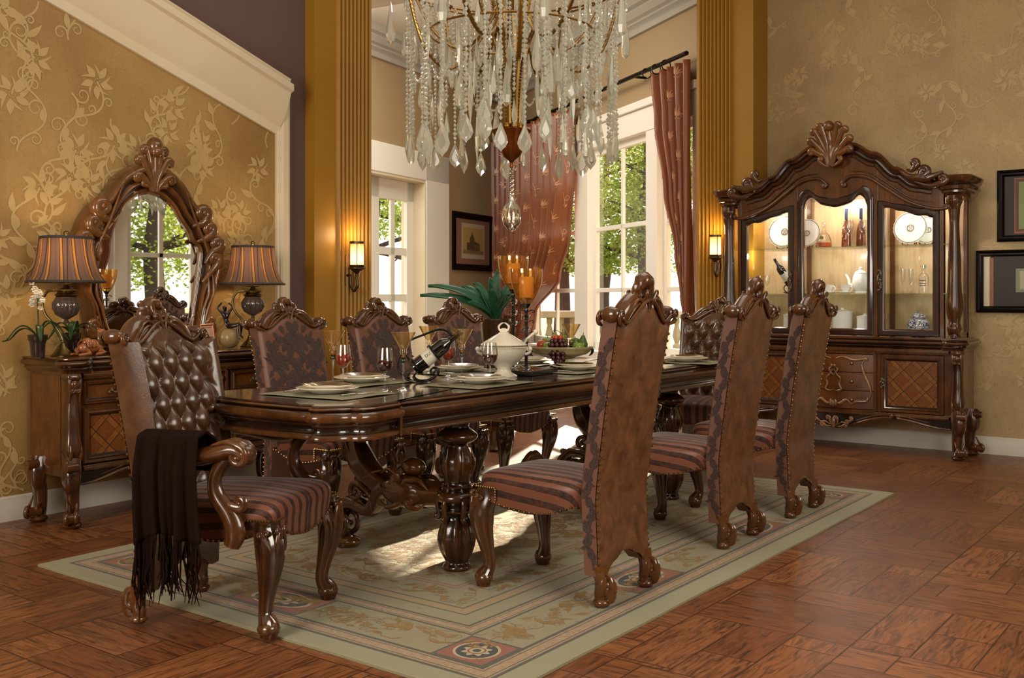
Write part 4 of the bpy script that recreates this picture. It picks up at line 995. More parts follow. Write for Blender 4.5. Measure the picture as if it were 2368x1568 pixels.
# near-left end from the left corner, right edge through the far right corner
RX0, RY1, RY0, RX1 = P1.x-.02, P1.y+.02, P3.y, P3.x
print('RUG', RX0, RX1, RY0, RY1)
RUGX, RUGY = RX1-RX0, RY1-RY0
M['rug'] = rugm()
mb = MB(); rr = random.Random(2)
def rugp(x, y, z): return Vector((x+.002*sin(y*9+1), y+.002*sin(x*7), z))
nx_, ny_ = 60, 40
per = [(-RUGX/2+RUGX*i/nx_, -RUGY/2) for i in range(nx_)]+[(RUGX/2, -RUGY/2+RUGY*i/ny_) for i in range(ny_)]+[(RUGX/2-RUGX*i/nx_, RUGY/2) for i in range(nx_)]+[(-RUGX/2, RUGY/2-RUGY*i/ny_) for i in range(ny_)]
mb.loft([[rugp(x, y, .0005) for x, y in per], [rugp(x, y, .010) for x, y in per], [rugp(x*.998, y*.997, .0125) for x, y in per]])
rug = mb.build('area_rug', M['rug'], smooth=False); rug.location = ((RX0+RX1)/2, (RY0+RY1)/2, 0)
setp(rug, 'large sage green patterned rug with red medallion borders under the dining table', 'rug')

mb = MB(); rng = random.Random(31); mpg = lambda a, b, k=0: Vector((a, b, .0128+k*.35))
def zone(q):
    dd = min(RUGX/2-abs(q.x), RUGY/2-abs(q.y)); return .225 < dd < .41
def zone2(q):
    dd = min(RUGX/2-abs(q.x), RUGY/2-abs(q.y)); return dd > .69 and not (.84 < dd < .92)
def zone3(q):
    dd = min(RUGX/2-abs(q.x), RUGY/2-abs(q.y)); return .53 < dd < .595
n_ = 0
for k in range(1300):
    q = Vector((rng.uniform(-RUGX/2, RUGX/2), rng.uniform(-RUGY/2, RUGY/2)))
    for zn in (zone, zone2):
        if zn(q): vine2(mb, q, rng.choice((0, pi/2, pi, -pi/2))+rng.uniform(-.5, .5), rng.uniform(.2, .4), mpg, rng, .0017, zn, .028, 6, .42)
mb.build('woven_scrolls', paint('rug_scroll_yarn', '97804f', '876546', .95, 9, 1.0), rug, smooth=False)
# ---------------- case furniture: sideboard and china cabinet ----------------
def console(t, x, y, z0, z1, s, name='corner_column', r=.034, par=None):
    """slim carved console column; s = side it leans to"""
    mb = MB(); H = z1-z0
    P = cat([(x, y, z0), (x, y-.004, z0+H*.12), (x, y-.004, z0+H*.3), (x, y, z0+H*.6), (x, y-.004, z0+H*.85), (x, y-.006, z1)], 8)
    mb.tube(P, lambda f: r*interp([(0, 1.0), (.06, .8), (.12, 1.15), (.17, .85), (.3, 1.25), (.5, 1.0), (.75, .72), (.86, .85), (.93, 1.25), (1, 1.1)], f), 20, 1, up=(1, 0, 0), flute=(5, .08))
    mp = lambda a, b, c=0: (x+c, y+a, b)
    for cc in (-.03, .03):
        carve(mb, [(-.025, z1-.16), (-.035, z1-.09), (-.03, z1-.03)], .011, lambda a, b, c, cc=cc: mp(a, b, cc+c), c1=(.028, 1.3, -1), seg=8, m=18)
        carve(mb, [(-.03, z0+.16), (-.045, z0+.09), (-.035, z0+.04)], .011, lambda a, b, c, cc=cc: mp(a, b, cc+c), c1=(.022, 1.2, 1), seg=8, m=16)
    mf = lambda a, b, c=0: (x+a, y-.034+c, b)
    for q in (-1, 1):
        carve(mb, [(q*.006, z1-.02), (q*.028, z1-.05), (q*.03, z1-.09)], .010, mf, c1=(.016, 1.1, -q), seg=6, m=12); carve(mb, [(q*.004, z0+.03), (q*.02, z0+.08), (q*.01, z0+.16)], .009, mf, seg=6)
    mb.ball((x, y-.03, z1-.06), (.03, .022, .03), 12, 8)
    return mb.build(name, M['wood'], par or t, angle=60)
def foot(t, x, y, h, sx, sy=-1):
    """carved scroll foot curling out at the floor"""
    mb = MB(); mp = lambda a, b, c=0: (x+sx*(a*.55)+c*.8, y+sy*a*.83, b)
    P = [Vector(p) for p in cat([(.0, h+.03, 0), (.02, h-.03, 0), (.028, h-.09, 0), (.0, h-.15, 0), (-.008, .07, 0), (.012, .03, 0), (.02, 0, 0)], 6)]
    mb.tube([mp(p.x, p.y) for p in P], lambda f: interp([(0, .05), (.2, .054), (.5, .04), (.7, .034), (.9, .042), (1, .034)], f), 18, 1, up=(1, 0, 0), flute=(5, .08))
    for cc in (-.036, .036):
        carve(mb, [(.02, h-.10), (.05, h-.03), (.05, h+.01)], .013, lambda a, b, c, cc=cc: mp(a, b, cc+c), c1=(.026, 1.3, 1), seg=8, m=18)
        carve(mb, [(.02, h*.45), (.06, h*.30), (.085, .09)], .013, lambda a, b, c, cc=cc: mp(a, b, cc+c), c1=(.03, 1.35, -1), seg=8, m=20)
    mb.tube([mp(.085, h-.0, -.04), mp(.085, h-.0, .04)], .026, 14); mb.tube([mp(.07, .062, -.045), mp(.07, .062, .045)], .028, 14); mb.ball(mp(.02, .02), (.055, .055, .022), 14, 6)
    return mb.build('scroll_foot', M['wood'], t, angle=60)
def bail(par, x, y, z, w=.07, vert=False, m='pewter'):
    mb = MB(); mp = (lambda a, b, c=0: (x+b, y+c, z+a)) if vert else (lambda a, b, c=0: (x+a, y+c, z+b))
    for s in (-1, 1):
        carve(mb, [(0, .0), (s*w*.4, .008), (s*w*.8, -.002)], .0042, mp, c1=(.009, 1.1, -s), seg=6, m=10); carve(mb, [(0, .0), (s*w*.3, -.010), (s*w*.6, .004)], .0035, mp, c1=(.007, 1.1, s), seg=6, m=8)
        mb.ball(mp(s*w*.55, 0, -.004), .007, 8, 6)
    mb.tube([mp(-w*.5, -.004, -.004), mp(-w*.3, -.012, -.018), mp(0, -.016, -.022), mp(w*.3, -.012, -.018), mp(w*.5, -.004, -.004)], .0042, 8); mb.ball(mp(0, .0, 0), (.012, .008, .012), 10, 6)
    return mb.build('handle', M[m], par, angle=70)
def knob(par, x, y, z):
    mb = MB(); mb.lathe([(.004, -.0), (.005, .012), (.0145, .016), (.013, .022), (.004, .025)], M=Matrix.Translation((x, y, z)) @ Matrix.Rotation(pi/2, 4, 'X'), seg=16, flute=(8, .1, .014, .024)); return mb.build('knob', M['pewter'], par)
def panel_door(t, x0, x1, z0, z1, y, fill, name='door', handle=0, fw=.045):
    cx, cz = (x0+x1)/2, (z0+z1)/2
    def rect(a0, a1, b0, b1, yy): return [(a0, yy, b0), (a1, yy, b0), (a1, yy, b1), (a0, yy, b1)]
    mb = MB(); f = fw
    rings = [rect(x0, x1, z0, z1, y+.02), rect(x0, x1, z0, z1, y-.004), rect(x0+.006, x1-.006, z0+.006, z1-.006, y-.012), rect(x0+f*.45, x1-f*.45, z0+f*.45, z1-f*.45, y-.012), rect(x0+f*.6, x1-f*.6, z0+f*.6, z1-f*.6, y-.018), rect(x0+f*.75, x1-f*.75, z0+f*.75, z1-f*.75, y-.016), rect(x0+f, x1-f, z0+f, z1-f, y-.002), rect(x0+f, x1-f, z0+f, z1-f, y+.02)]
    mb.loft(rings, True, False, False); d = mb.build(name, M['wood'], t, smooth=True, angle=20)
    mb = MB(); mb.box(x0+f*.9, x1-f*.9, y-.001, y+.018, z0+f*.9, z1-f*.9); p = mb.build('panel', fill, d, smooth=False)
    if handle: bail(d, x0+.022 if handle < 0 else x1-.022, y-.02, cz, .045, True)
    return d
def case_base(t, W, D, H, div, zfoot=.30):
    """div: list of (x0, x1, kind)"""
    mb = MB(); mb.box(.05, W-.05, .035, D, zfoot-.03, H-.06); mb.build('carcass', M['woodred'], t, smooth=False, bevel=.004)
    for s, X in ((1, .05), (-1, W-.05)):
        mb = MB(); mb.box(min(X, X-s*.004), max(X, X-s*.004), .09, D-.03, zfoot+.02, H-.10); mb.build('side_panel', M['veneer'], t, smooth=False, bevel=.003)
    # top with breakfront corners
    o = [(0, D), (0, .06), (-.01, .04), (-.012, .0), (.0, -.025), (.04, -.04), (.12, -.042), (.155, -.03), (.17, -.012), (.2, -.008)]
    o = [Vector((p[0], p[1])) for p in cat([(a, b, 0) for a, b in o[1:]], 5)]; right = [Vector((W-p.x, p.y)) for p in o[::-1]]; full = [Vector((0, D))]+o+right+[Vector((W, D))]
    def ins(d): 
        out = []
        for p in full: out.append(Vector((p.x+(d if p.x < W/2 else -d)*1.0 if abs(p.x-W/2) > W/2-.22 else p.x, p.y+(d if p.y < D-.01 else 0))))
        return out
    mb = MB(); prf = [(.035, H-.085), (.03, H-.07), (.012, H-.06), (.018, H-.05), (.0, H-.04), (-.006, H-.03), (.0, H-.018), (.010, H-.014), (.004, H-.006), (.010, H)]
    mb.loft([[(p.x, p.y, z) for p in ins(d)] for d, z in prf]); mb.build('worktop', M['wood'], t, angle=45)
    # apron with scalloped edge and bead
    zb = lambda f: zfoot-.045-.03*cos(4*pi*f)-.045*math.exp(-((f-.5)/.13)**2)+.0
    n = 60; X0, X1 = .12, W-.12
    low = [(lerp(X0, X1, i/n), zb(i/n)) for i in range(n+1)]
    out = low+[(X1, zfoot+.0), (X0, zfoot+.0)]
    mb = MB(); mb.prism(out, lambda a, b: (a, .0, b), lambda a, b: (a, .03, b)); mb.build('apron', M['wood'], t, smooth=False)
    mb = MB()
    for s in (-1, 1):
        pts = [(lerp(W/2, (X1 if s > 0 else X0), f), zb(.5+s*f/2)+.008) for f in [k/14 for k in range(8)]]; carve(mb, pts, .012, lambda a, b, c: (a, -.004+c, b), c1=(.020, 1.1, s), seg=8, n=4, m=14)
        pts = [(lerp(W/2, (X1 if s > 0 else X0), f), zb(.5+s*f/2)+.008) for f in [1-k/14 for k in range(7)]]; carve(mb, pts, .012, lambda a, b, c: (a, -.004+c, b), c1=(.016, 1.1, -s), seg=8, n=4, m=14)
        pts = [(lerp(W/2, (X1 if s > 0 else X0), f), zb(.5+s*f/2)+.032) for f in [.12+k*.08 for k in range(10)]]; carve(mb, pts, .006, lambda a, b, c: (a, -.002+c, b), seg=6, n=4)
    mb.build('apron_bead', M['wood'], t, angle=60)
    mb = MB(); z = zfoot-.075
    for s in (-1, 1):
        mq = lambda a, b, c: (W/2+s*a, -.014+c, z+b)
        for q, c1 in (([(.01, -.03), (.03, .0), (.03, .035)], (.018, 1.2, 1)), ([(.03, -.02), (.07, .005), (.10, -.005)], (.018, 1.2, 1)), ([(.08, -.01), (.12, .01), (.15, .03)], (.014, 1.1, 1)), ([(.02, -.03), (.06, -.03), (.09, -.015)], (.012, 1.1, -1))): carve(mb, q, .011, mq, c1=(c1[0], c1[1], c1[2]*s), seg=8, m=14)
    mb.ball((W/2, -.018, z), (.018, .018, .05), 12, 8); mb.build('apron_carving', M['carvegold'], t, angle=60)
    for s, X in ((-1, .07), (1, W-.07)):
        console(t, X, .015, zfoot+.03, H-.085, s, r=.042); foot(t, X+s*.0, .01, zfoot+.04, s*1.0); foot(t, X+s*.015, D-.10, zfoot+.03, s*1.35, -.5)
    # mouldings around the front
    mb = MB()
    for zz in (zfoot+.012, H-.10): mb.box(.13, W-.13, -.006, .04, zz-.010, zz+.010); mb.box(.13, W-.13, .0, .04, zz-.02, zz+.02)
    mb.build('moulding', M['wood'], t, smooth=False, bevel=.005)
    zt = H-.125; zb_ = zfoot+.035
    for x0, x1, kind in div:
        if kind == 'doordrawer':
            d = panel_door(t, x0, x1, zt-.14, zt, .028, M['veneer'], 'drawer', fw=.035); bail(d, (x0+x1)/2, .008, zt-.07, .07)
            panel_door(t, x0, x1, zb_, zt-.155, .028, M['inlay'], 'door', handle=(-1 if x0 > W/2 else 1), fw=.05)
        elif kind == 'door':
            panel_door(t, x0, x1, zb_, zt, .028, M['inlay'], 'door', handle=(-1 if x0 > W/2 else 1), fw=.055)
        elif kind == 'drawers':
            cx = (x0+x1)/2; hw = (x1-x0)/2; zz = [zb_+.01+(zt-zb_-.02)*k/3 for k in range(4)]
            for k in range(3):
                def bf(u, v, k=k): 
                    return Vector((lerp(x0+.012, x1-.012, u), .02-.035*sin(pi*u)*1.0, lerp(zz[k]+.003, zz[k+1]-.003, v)))
                mb = MB(); mb.surf(bf, 20, 1); mb.surf(lambda u, v: Vector((lerp(x0+.012, x1-.012, u), lerp(.02-.035*sin(pi*u), .03, v), zz[k+1]-.003)), 20, 1); mb.surf(lambda u, v: Vector((lerp(x0+.012, x1-.012, u), lerp(.02-.035*sin(pi*u), .03, v), zz[k]+.003)), 20, 1)
                d = mb.build('drawer', M['veneer'], t, angle=40)
                for s in (-1, 1): knob(d, cx+s*hw*.45, .02-.035*sin(pi*(.5+s*.225))-.0, (zz[k]+zz[k+1])/2)
            mb = MB()
            for xx in (x0, x1): mb.box(xx-.010, xx+.010, .0, .04, zb_, zt)
            mb.box(x0, x1, .0, .04, zb_-.01, zb_+.008); mb.box(x0, x1, .0, .04, zt-.008, zt+.01); mb.build('frame', M['wood'], t, smooth=False, bevel=.004)
            fy = lambda a: .02-.035*max(0, cos(pi*a/(2*hw)))-.010
            mb = MB(); zc = (zb_+zt)/2; hh = (zt-zb_)/2
            for s in (-1, 1):
                mq = lambda a, b, c: (cx+s*a, fy(a)+c, zc+b*hh)
                sz = 1
                carve(mb, [(.02*1, .80), (hw*.25, .86), (hw*.5, .76), (hw*.74, .80)], .011, mq, c1=(.02, .4, -1), seg=8, m=10)
                carve(mb, [(hw*.80, .84), (hw*.70, .62), (hw*.74, .3), (hw*.86, -.1), (hw*.90, -.45), (hw*.76, -.68)], .011, mq, seg=8, m=12)
                carve(mb, [(hw*.82, -.5), (hw*.8, -.66), (hw*.55, -.70), (hw*.42, -.82)], .012, mq, seg=8)
                carve(mb, [(hw*.45, -.78), (hw*.32, -.64), (hw*.16, -.78), (0, -.74)], .013, mq, seg=8)
                # pierced centre ornament
                carve(mb, [(.004, .42), (.03, .24), (.055, .12), (.062, -.04)], .008, mq, c1=(.0, 1, 1) if False else None, seg=8); carve(mb, [(.06, .08), (.05, -.1), (.065, -.28), (.03, -.34), (0, -.30)], .009, mq, seg=8); carve(mb, [(.0, .2), (.02, .30), (.035, .42), (.015, .5)], .008, mq, seg=6)
                mb.ball(mq(.012, .55, -.004), .012, 8, 6); mb.ball(mq(hw*.80, .80, 0), .017, 10, 6)
            for k in (-1, 0, 1): mb.ball((cx+k*.02, fy(0), zc-hh*(.80-.04*abs(k))), (.013, .013, .032), 8, 6)
            mb.build('drawer_carving', M['carvegold'], t, angle=60)
# sideboard on the left wall
SBX, SBY = 3.0, 5.29
sb = T('sideboard', 'dark carved sideboard against the gold wallpaper, below the arched mirror', 'sideboard', (SBX, SBY, 0))
case_base(sb, 1.70, .42, .93, [(.14, .56, 'doordrawer'), (.60, 1.10, 'drawers'), (1.14, 1.56, 'doordrawer')])
# ---------------- mirror ----------------
MY = 5.66
def mq_(u, v): p = GY(u, MY-.04, v); return (p.x, p.z)
cxm = mq_(351, 443)[0]
inn = [(350, 443), (379, 454), (404, 479), (421, 511), (437, 536), (445, 557), (461, 575), (461, 604), (454, 657), (446, 711), (443, 739), (432, 768)]
outr = [(352, 372), (380, 385), (410, 408), (430, 437), (447, 468), (470, 492), (486, 520), (497, 550), (510, 580), (508, 615), (497, 655), (484, 700), (478, 740), (468, 778)]
I_ = [(mq_(u, v)[0]-cxm, mq_(u, v)[1]) for u, v in inn]; O_ = [(mq_(u, v)[0]-cxm, mq_(u, v)[1]) for u, v in outr]
I_[0] = (0, I_[0][1]); O_[0] = (0, O_[0][1]); I_ += [(I_[-1][0]*.6, I_[-1][1]-.04), (0, I_[-1][1]-.055)]; O_ += [(O_[-1][0]*.8, .95), (O_[-1][0]*.4, .945), (0, .943)]
def resample(P, n):
    P = [Vector((p.x, p.y)) for p in cat([(a, b, 0) for a, b in P], 10)]; L = [0]
    for a, b in zip(P, P[1:]): L.append(L[-1]+(b-a).length)
    out = []; j = 0
    for i in range(n+1):
        s = L[-1]*i/n
        while j < len(L)-2 and L[j+1] < s: j += 1
        f = (s-L[j])/max(1e-9, L[j+1]-L[j]); out.append(P[j].lerp(P[j+1], min(1, f)))
    return out
nI = 70; I2, O2 = resample(I_, nI), resample(O_, nI)
I2 = I2+[Vector((-p.x, p.y)) for p in I2[-2:0:-1]]; O2 = O2+[Vector((-p.x, p.y)) for p in O2[-2:0:-1]]
mir = T('wall_mirror', 'tall arched mirror in a gilded brown carved frame standing on the sideboard', 'mirror', (cxm, MY-.02, 0), R(-3))
mb = MB(); rings = [[(p.x, .06, p.y) for p in I2]]
for f, h in [(0, -.0), (.03, .012), (.10, .014), (.15, .004), (.20, .004), (.26, .03), (.34, .046), (.42, .040), (.48, .028), (.56, .034), (.66, .058), (.76, .066), (.86, .058), (.93, .04), (.98, .015), (1, -.02)]: rings.append([(lerp(a.x, b.x, f), .0-h, lerp(a.y, b.y, f)) for a, b in zip(I2, O2)])
rings.append([(p.x, .06, p.y) for p in O2]); mb.loft(rings, True, False, False); mb.build('mirror_frame', M['mirrorwood'], mir, angle=60)
mb = MB(); mb.add([(p.x*1.01, .012, (p.y-1.5)*1.01+1.5) for p in I2], [tuple(range(len(I2)))[::-1]]); mb.build('looking_glass', M['mirror'], mir, smooth=False)
mb = MB(); mb.loft([[(p.x*q, yy, (p.y-1.5)*q+1.5) for p in I2] for q, yy in ((1.0, .008), (.965, .011))], True, False, False); mb.build('bevel', M['mirror'], mir, smooth=False)
mb = MB()
mp = lambda a, b, c=0: (a, -.055+c, b)
zt_ = O_[0][1]; zi = I_[0][1]
for s in (-1, 1):
    for (pts, r, c1) in [([(.27*s, 1.72), (.33*s, 1.735), (.37*s, 1.765)], .030, (.045, 1.3, s)), ([(.30*s, 1.62), (.36*s, 1.64), (.41*s, 1.67)], .026, (.038, 1.3, s)), ([(.36*s, 1.48), (.41*s, 1.55), (.46*s, 1.575)], .028, (.036, 1.3, s)), ([(.34*s, 1.36), (.42*s, 1.44), (.46*s, 1.49)], .026, (.034, 1.3, s)), ([(.36*s, 1.16), (.40*s, 1.10), (.42*s, 1.08)], .020, (.028, 1.2, -s)), ([(.34*s, 1.02), (.38*s, 1.05), (.41*s, 1.07)], .022, (.03, 1.2, s))]: carve(mb, pts, r, mp, c1=c1, seg=10, flat=1.3, m=20)
    for (pts, r) in [([(.20*s, zi+.06), (.27*s, 1.80), (.31*s, 1.70), (.36*s, 1.6), (.39*s, 1.5)], .010), ([(.41*s, 1.42), (.42*s, 1.3), (.38*s, 1.2), (.35*s, 1.08)], .010), ([(.375*s, 1.42), (.385*s, 1.3), (.35*s, 1.2), (.32*s, 1.08)], .010)]: carve(mb, pts, r, lambda a, b, c: (a, -.062+c, b), seg=8)
mb.build('scroll_carving', M['mirrorwood'], mir, angle=60)
mb = MB(); base_z = zi-.005
for k in range(-3, 4):
    s = 1 if k > 0 else -1; a = abs(k)
    tip = {0: (0, zt_+.10), 1: (.045, zt_+.06), 2: (.085, zt_+.00), 3: (.10, zt_-.10)}[a]
    pts = [(k*.008, base_z+.0), (k*.012, lerp(base_z, tip[1], .4)), (s*tip[0]*.7 if k else 0, lerp(base_z, tip[1], .78)), (s*tip[0] if k else 0, tip[1])]
    carve(mb, pts, .02 if k else .024, mp, c1=(.022, 1.1, -s) if k else None, seg=10, m=14, flat=1.2)
mb.ball(mp(0, zt_+.085), (.052, .05, .06), 16, 10); mb.ball(mp(0, zt_+.05, -.03), (.045, .03, .035), 12, 8)
for s in (-1, 1): carve(mb, [(s*.01, base_z), (s*.04, base_z+.03), (s*.07, base_z+.035)], .013, mp, c1=(.018, 1.1, s), seg=8, m=14)
mb.build('shell_crest', M['mirrorwood'], mir, angle=60)
# ---------------- china cabinet ----------------
CW_, CD = 2.06, .46
cc_ = T('china_cabinet', 'tall carved china cabinet with lit glass doors and an arched pediment', 'cabinet', (8.42, 3.97, 0), -pi/2)
case_base(cc_, CW_, CD, .93, [(.17, .66, 'door'), (.70, 1.36, 'drawers'), (1.40, 1.89, 'door')])
H0, UD = .93, .40
def arch_top(x):      # upper outline of the pediment
    t = abs(x-CW_/2)
    return interp([(0, 2.50), (.16, 2.49), (.34, 2.40), (.52, 2.26), (.66, 2.175), (.80, 2.15), (1.0, 2.15)], t)
def shelf_y(a, b): return 0
mb = MB(); mb.box(.09, CW_-.09, CD-.03, CD-.005, H0, 2.15); mb.build('back_board', wood('light_back_board', '9a7a50', 'c4a57a', 'd0b48a', rough=.4, coat=.1), cc_, smooth=False)
for X in (.09, CW_-.09):
    sx_ = 1 if X < 1 else -1
    mb = MB(); mb.box(min(X, X+sx_*.03), max(X, X+sx_*.03), CD-.06, CD-.005, H0, 2.13); mb.box(min(X, X+sx_*.03), max(X, X+sx_*.03), .02, .05, H0, 2.13); mb.box(min(X, X+sx_*.03), max(X, X+sx_*.03), .02, CD, H0, H0+.05); mb.box(min(X, X+sx_*.03), max(X, X+sx_*.03), .02, CD, 2.05, 2.13)
    s_ = mb.build('side_frame', M['woodred'], cc_, smooth=False, bevel=.004)
    mb = MB(); mb.box(X+sx_*.012, X+sx_*.016, .05, CD-.06, H0+.04, 2.06); mb.build('side_pane', M['pane'], s_, smooth=False)
mb = MB(); mb.box(.09, CW_-.09, .02, CD, 2.10, 2.14); mb.box(.05, CW_-.05, .0, CD, H0-.002, H0+.012); mb.build('cabinet_deck', M['woodred'], cc_, smooth=False, bevel=.003)
mb = MB()
for x in (.66, 1.38): mb.box(x-.02, x+.02, CD-.05, CD-.028, H0, 2.12)
mb.build('back_stile', M['woodred'], cc_, smooth=False)
for z in (1.29, 1.68):
    mb = MB(); mb.box(.11, CW_-.11, .06, CD-.04, z-.005, z+.003); mb.build('glass_shelf', M['shelfglass'], cc_, smooth=False)
# front board of the pediment with shaped door openings
def door_top(x0, x1, kind):
    n = 28; pts = []
    for i in range(n+1):
        f = i/n; x = lerp(x0, x1, f)
        if kind == 'c': z = 2.03+.07*math.exp(-((f-.12)/.11)**2)+.07*math.exp(-((f-.88)/.11)**2)-.02*math.exp(-((f-.5)/.12)**2)-.05*math.exp(-(min(f, 1-f)/.02)**2)
        else:
            g = f if kind == 'r' else 1-f; z = 1.885+.10*(.5+.5*cos(pi*g))+.018*math.exp(-((g-.85)/.1)**2)-.012*math.exp(-((g-.25)/.12)**2)
        pts.append((x, z))
    return pts
doors = [(.20, .68, 'l'), (.71, 1.35, 'c'), (1.38, 1.86, 'r')]
for x0, x1, kind in doors:
    fw = .055; top_i = door_top(x0+fw, x1-fw, kind); off = .075 if kind == 'c' else .06
    inner = [(x0+fw, H0+.075)]+[(x1-fw, H0+.075)]+top_i[::-1]
    zo = (lambda x: arch_top(x)-.34+.0) if kind == 'c' else None
    top_o = [(lerp(x0, x1, i/28), p[1]+off) for i, p in enumerate(top_i)]; outer = [(x0, H0+.018), (x1, H0+.018)]+top_o[::-1]
    def rr_(f, y): return [(lerp(a[0], b[0], f), y, lerp(a[1], b[1], f)) for a, b in zip(inner, outer)]
    mb = MB(); mb.loft([rr_(0, .045), rr_(0, .012), rr_(.12, .004), rr_(.3, .002), rr_(.85, .002), rr_(.97, .008), rr_(1, .02), rr_(1, .045)], True, False, False); mb.add(rr_(0, .045)+rr_(1, .045), [(i, (i+1) % len(inner), len(inner)+(i+1) % len(inner), len(inner)+i) for i in range(len(inner))])
    d = mb.build('glass_door', M['woodred'], cc_, angle=35)
    mb = MB(); mb.add([(a, .03, b) for a, b in inner], [tuple(range(len(inner)))]); mb.build('pane', M['pane'], d, smooth=False)
    if kind != 'c' : bail(d, (x1-.026 if kind == 'l' else x0+.026), -.012, 1.40, .10, True, 'pewter')
# solid area above the doors
n = 80; X0, X1 = .17, CW_-.17
def lower(x):
    for x0, x1, kind in doors:
        if x0 <= x <= x1:
            tp = door_top(x0+.055, x1-.055, kind); f = (x-x0)/(x1-x0); i = min(27, int(f*28)); return lerp(tp[i][1], tp[i+1][1], f*28-i)+(.075 if kind == 'c' else .06)-.004
    return H0
xs = sorted(set([lerp(X0, X1, i/n) for i in range(n+1)]+[x for a, b, _ in doors for x in (a-.0005, a+.0005, b-.0005, b+.0005)]))
mb = MB(); mb.loft([[(x, .022, lower(x)) for x in xs], [(x, .012, lower(x)) for x in xs], [(x, .0, arch_top(x)-.012) for x in xs], [(x, .06, arch_top(x)-.012) for x in xs], [(x, .06, lower(x)) for x in xs]], closed=False); mb.build('pediment_board', M['woodred'], cc_, angle=40)
# arched cornice swept over the board
def sweepx(prof, x0, x1, zf, n=90):
    mb = MB(); rings = []
    for i in range(n+1):
        x = lerp(x0, x1, i/n); t_ = (Vector((.01, 0, zf(x+.005)-zf(x-.005)))).normalized(); nn = Vector((-t_.z, 0, t_.x))
        rings.append([Vector((x, 0, zf(x)))+nn*p[1]+Vector((0, -p[0], 0)) for p in prof])
    mb.loft(rings); return mb
prc = [(-.30, .035), (.08, .035), (.09, .025), (.085, .012), (.065, .004), (.060, -.012), (.040, -.020), (.045, -.034), (.03, -.048), (.012, -.055), (.012, -.075), (.0, -.085), (-.05, -.085), (-.30, 0)]
sweepx(prc, .25, CW_-.25, arch_top, 100).build('arched_cornice', M['woodred'], cc_, angle=30)
# end caps over the columns
for s, X in ((-1, .09), (1, CW_-.09)):
    o = []
    hw, fr, bk = .115, -.07, .36
    base = [(-hw, bk), (-hw, fr+.05), (-hw+.03, fr+.01), (-.04, fr), (.04, fr), (hw-.03, fr+.01), (hw, fr+.05), (hw, bk)]
    mb = MB(); mb.loft([[(X+a*(1+d/hw), b-(d if b < .2 else 0), z) for a, b in base] for d, z in [(-.04, 2.04), (-.035, 2.06), (-.02, 2.075), (-.02, 2.09), (-.005, 2.10), (.0, 2.125), (-.012, 2.135), (.004, 2.15), (.014, 2.17), (.022, 2.195), (.016, 2.205), (-.01, 2.205)]])
    mb.build('end_cap', M['wood'], cc_, angle=40)
    console(cc_, X, .0, H0+.02, 2.05, s, 'upper_column', r=.048)
# scroll carving on the arch
mb = MB(); my = lambda a, b, c=0: (a, -.075+c, b)
for s in (-1, 1):
    f = lambda t: CW_/2+s*t
    for (pts, r, c1) in [([(.52, 2.30), (.60, 2.225), (.68, 2.20), (.74, 2.215)], .026, (.036, 1.3, 1)), ([(.88, 2.235), (.82, 2.21), (.74, 2.19)], .026, (.040, 1.35, -1)), ([(.60, 2.27), (.64, 2.26), (.68, 2.30)], .022, (.025, 1.2, 1)), ([(.66, 2.17), (.78, 2.13), (.88, 2.15)], .022, (.03, 1.2, 1))]: carve(mb, [(f(a), b) for a, b in pts], r, my, c1=(c1[0], c1[1], c1[2]*s), seg=10, m=20, flat=1.2)
    carve(mb, [(f(.88), 1.955), (f(.78), 1.955), (f(.6), 2.02), (f(.42), 2.14), (f(.28), 2.235), (f(.14), 2.255), (f(.07), 2.21)], .014, lambda a, b, c: (a, -.008+c, b), c1=(.022, 1.2, s), c0=(.016, 1.1, s), seg=8, m=16)
    carve(mb, [(f(.80), 2.005), (f(.6), 2.06), (f(.42), 2.19), (f(.28), 2.28), (f(.14), 2.295)], .008, lambda a, b, c: (a, -.006+c, b), seg=8)
mb.build('scroll_carving', M['wood'], cc_, angle=60)
mb = MB(); cxx = CW_/2; my = lambda a, b, c=0: (cxx+a, -.10+c-.04*max(0, (b-2.5)/.2), b)
for k in range(-4, 5):
    s = 1 if k > 0 else -1; a = abs(k); tip = {0: (0, 2.66), 1: (.06, 2.665), 2: (.115, 2.63), 3: (.15, 2.56), 4: (.15, 2.48)}[a]
    carve(mb, [(k*.006, 2.34), (k*.011, 2.42), (s*tip[0]*.65 if k else 0, lerp(2.38, tip[1], .68)), (s*tip[0] if k else 0, tip[1])], .021, my, c1=(.018, 1.1, -s) if k else None, seg=10, m=12, flat=1.2)
mb.ball(my(0, 2.665), (.045, .045, .045), 14, 10)
for s in (-1, 1): carve(mb, [(s*.01, 2.335), (s*.05, 2.35), (s*.09, 2.385)], .014, my, c1=(.02, 1.2, s), seg=8, m=14)
mb.build('shell_crest', M['mirrorwood'], cc_, angle=60)
for x in (.45, 1.03, 1.62): light('cabinet_light', 'POINT', cc_.matrix_basis @ Vector((x, .22, 2.06)), (8.6, 3, 0), 7, (1, .92, .80), shadow_soft_size=.03)
for x in (.30, 1.03, 1.76): light('cabinet_light', 'POINT', cc_.matrix_basis @ Vector((x, .10, 1.62)), (8.6, 3, 0), 3.0, (1, .92, .80), shadow_soft_size=.02)  # extra points added to brighten the lower shelves
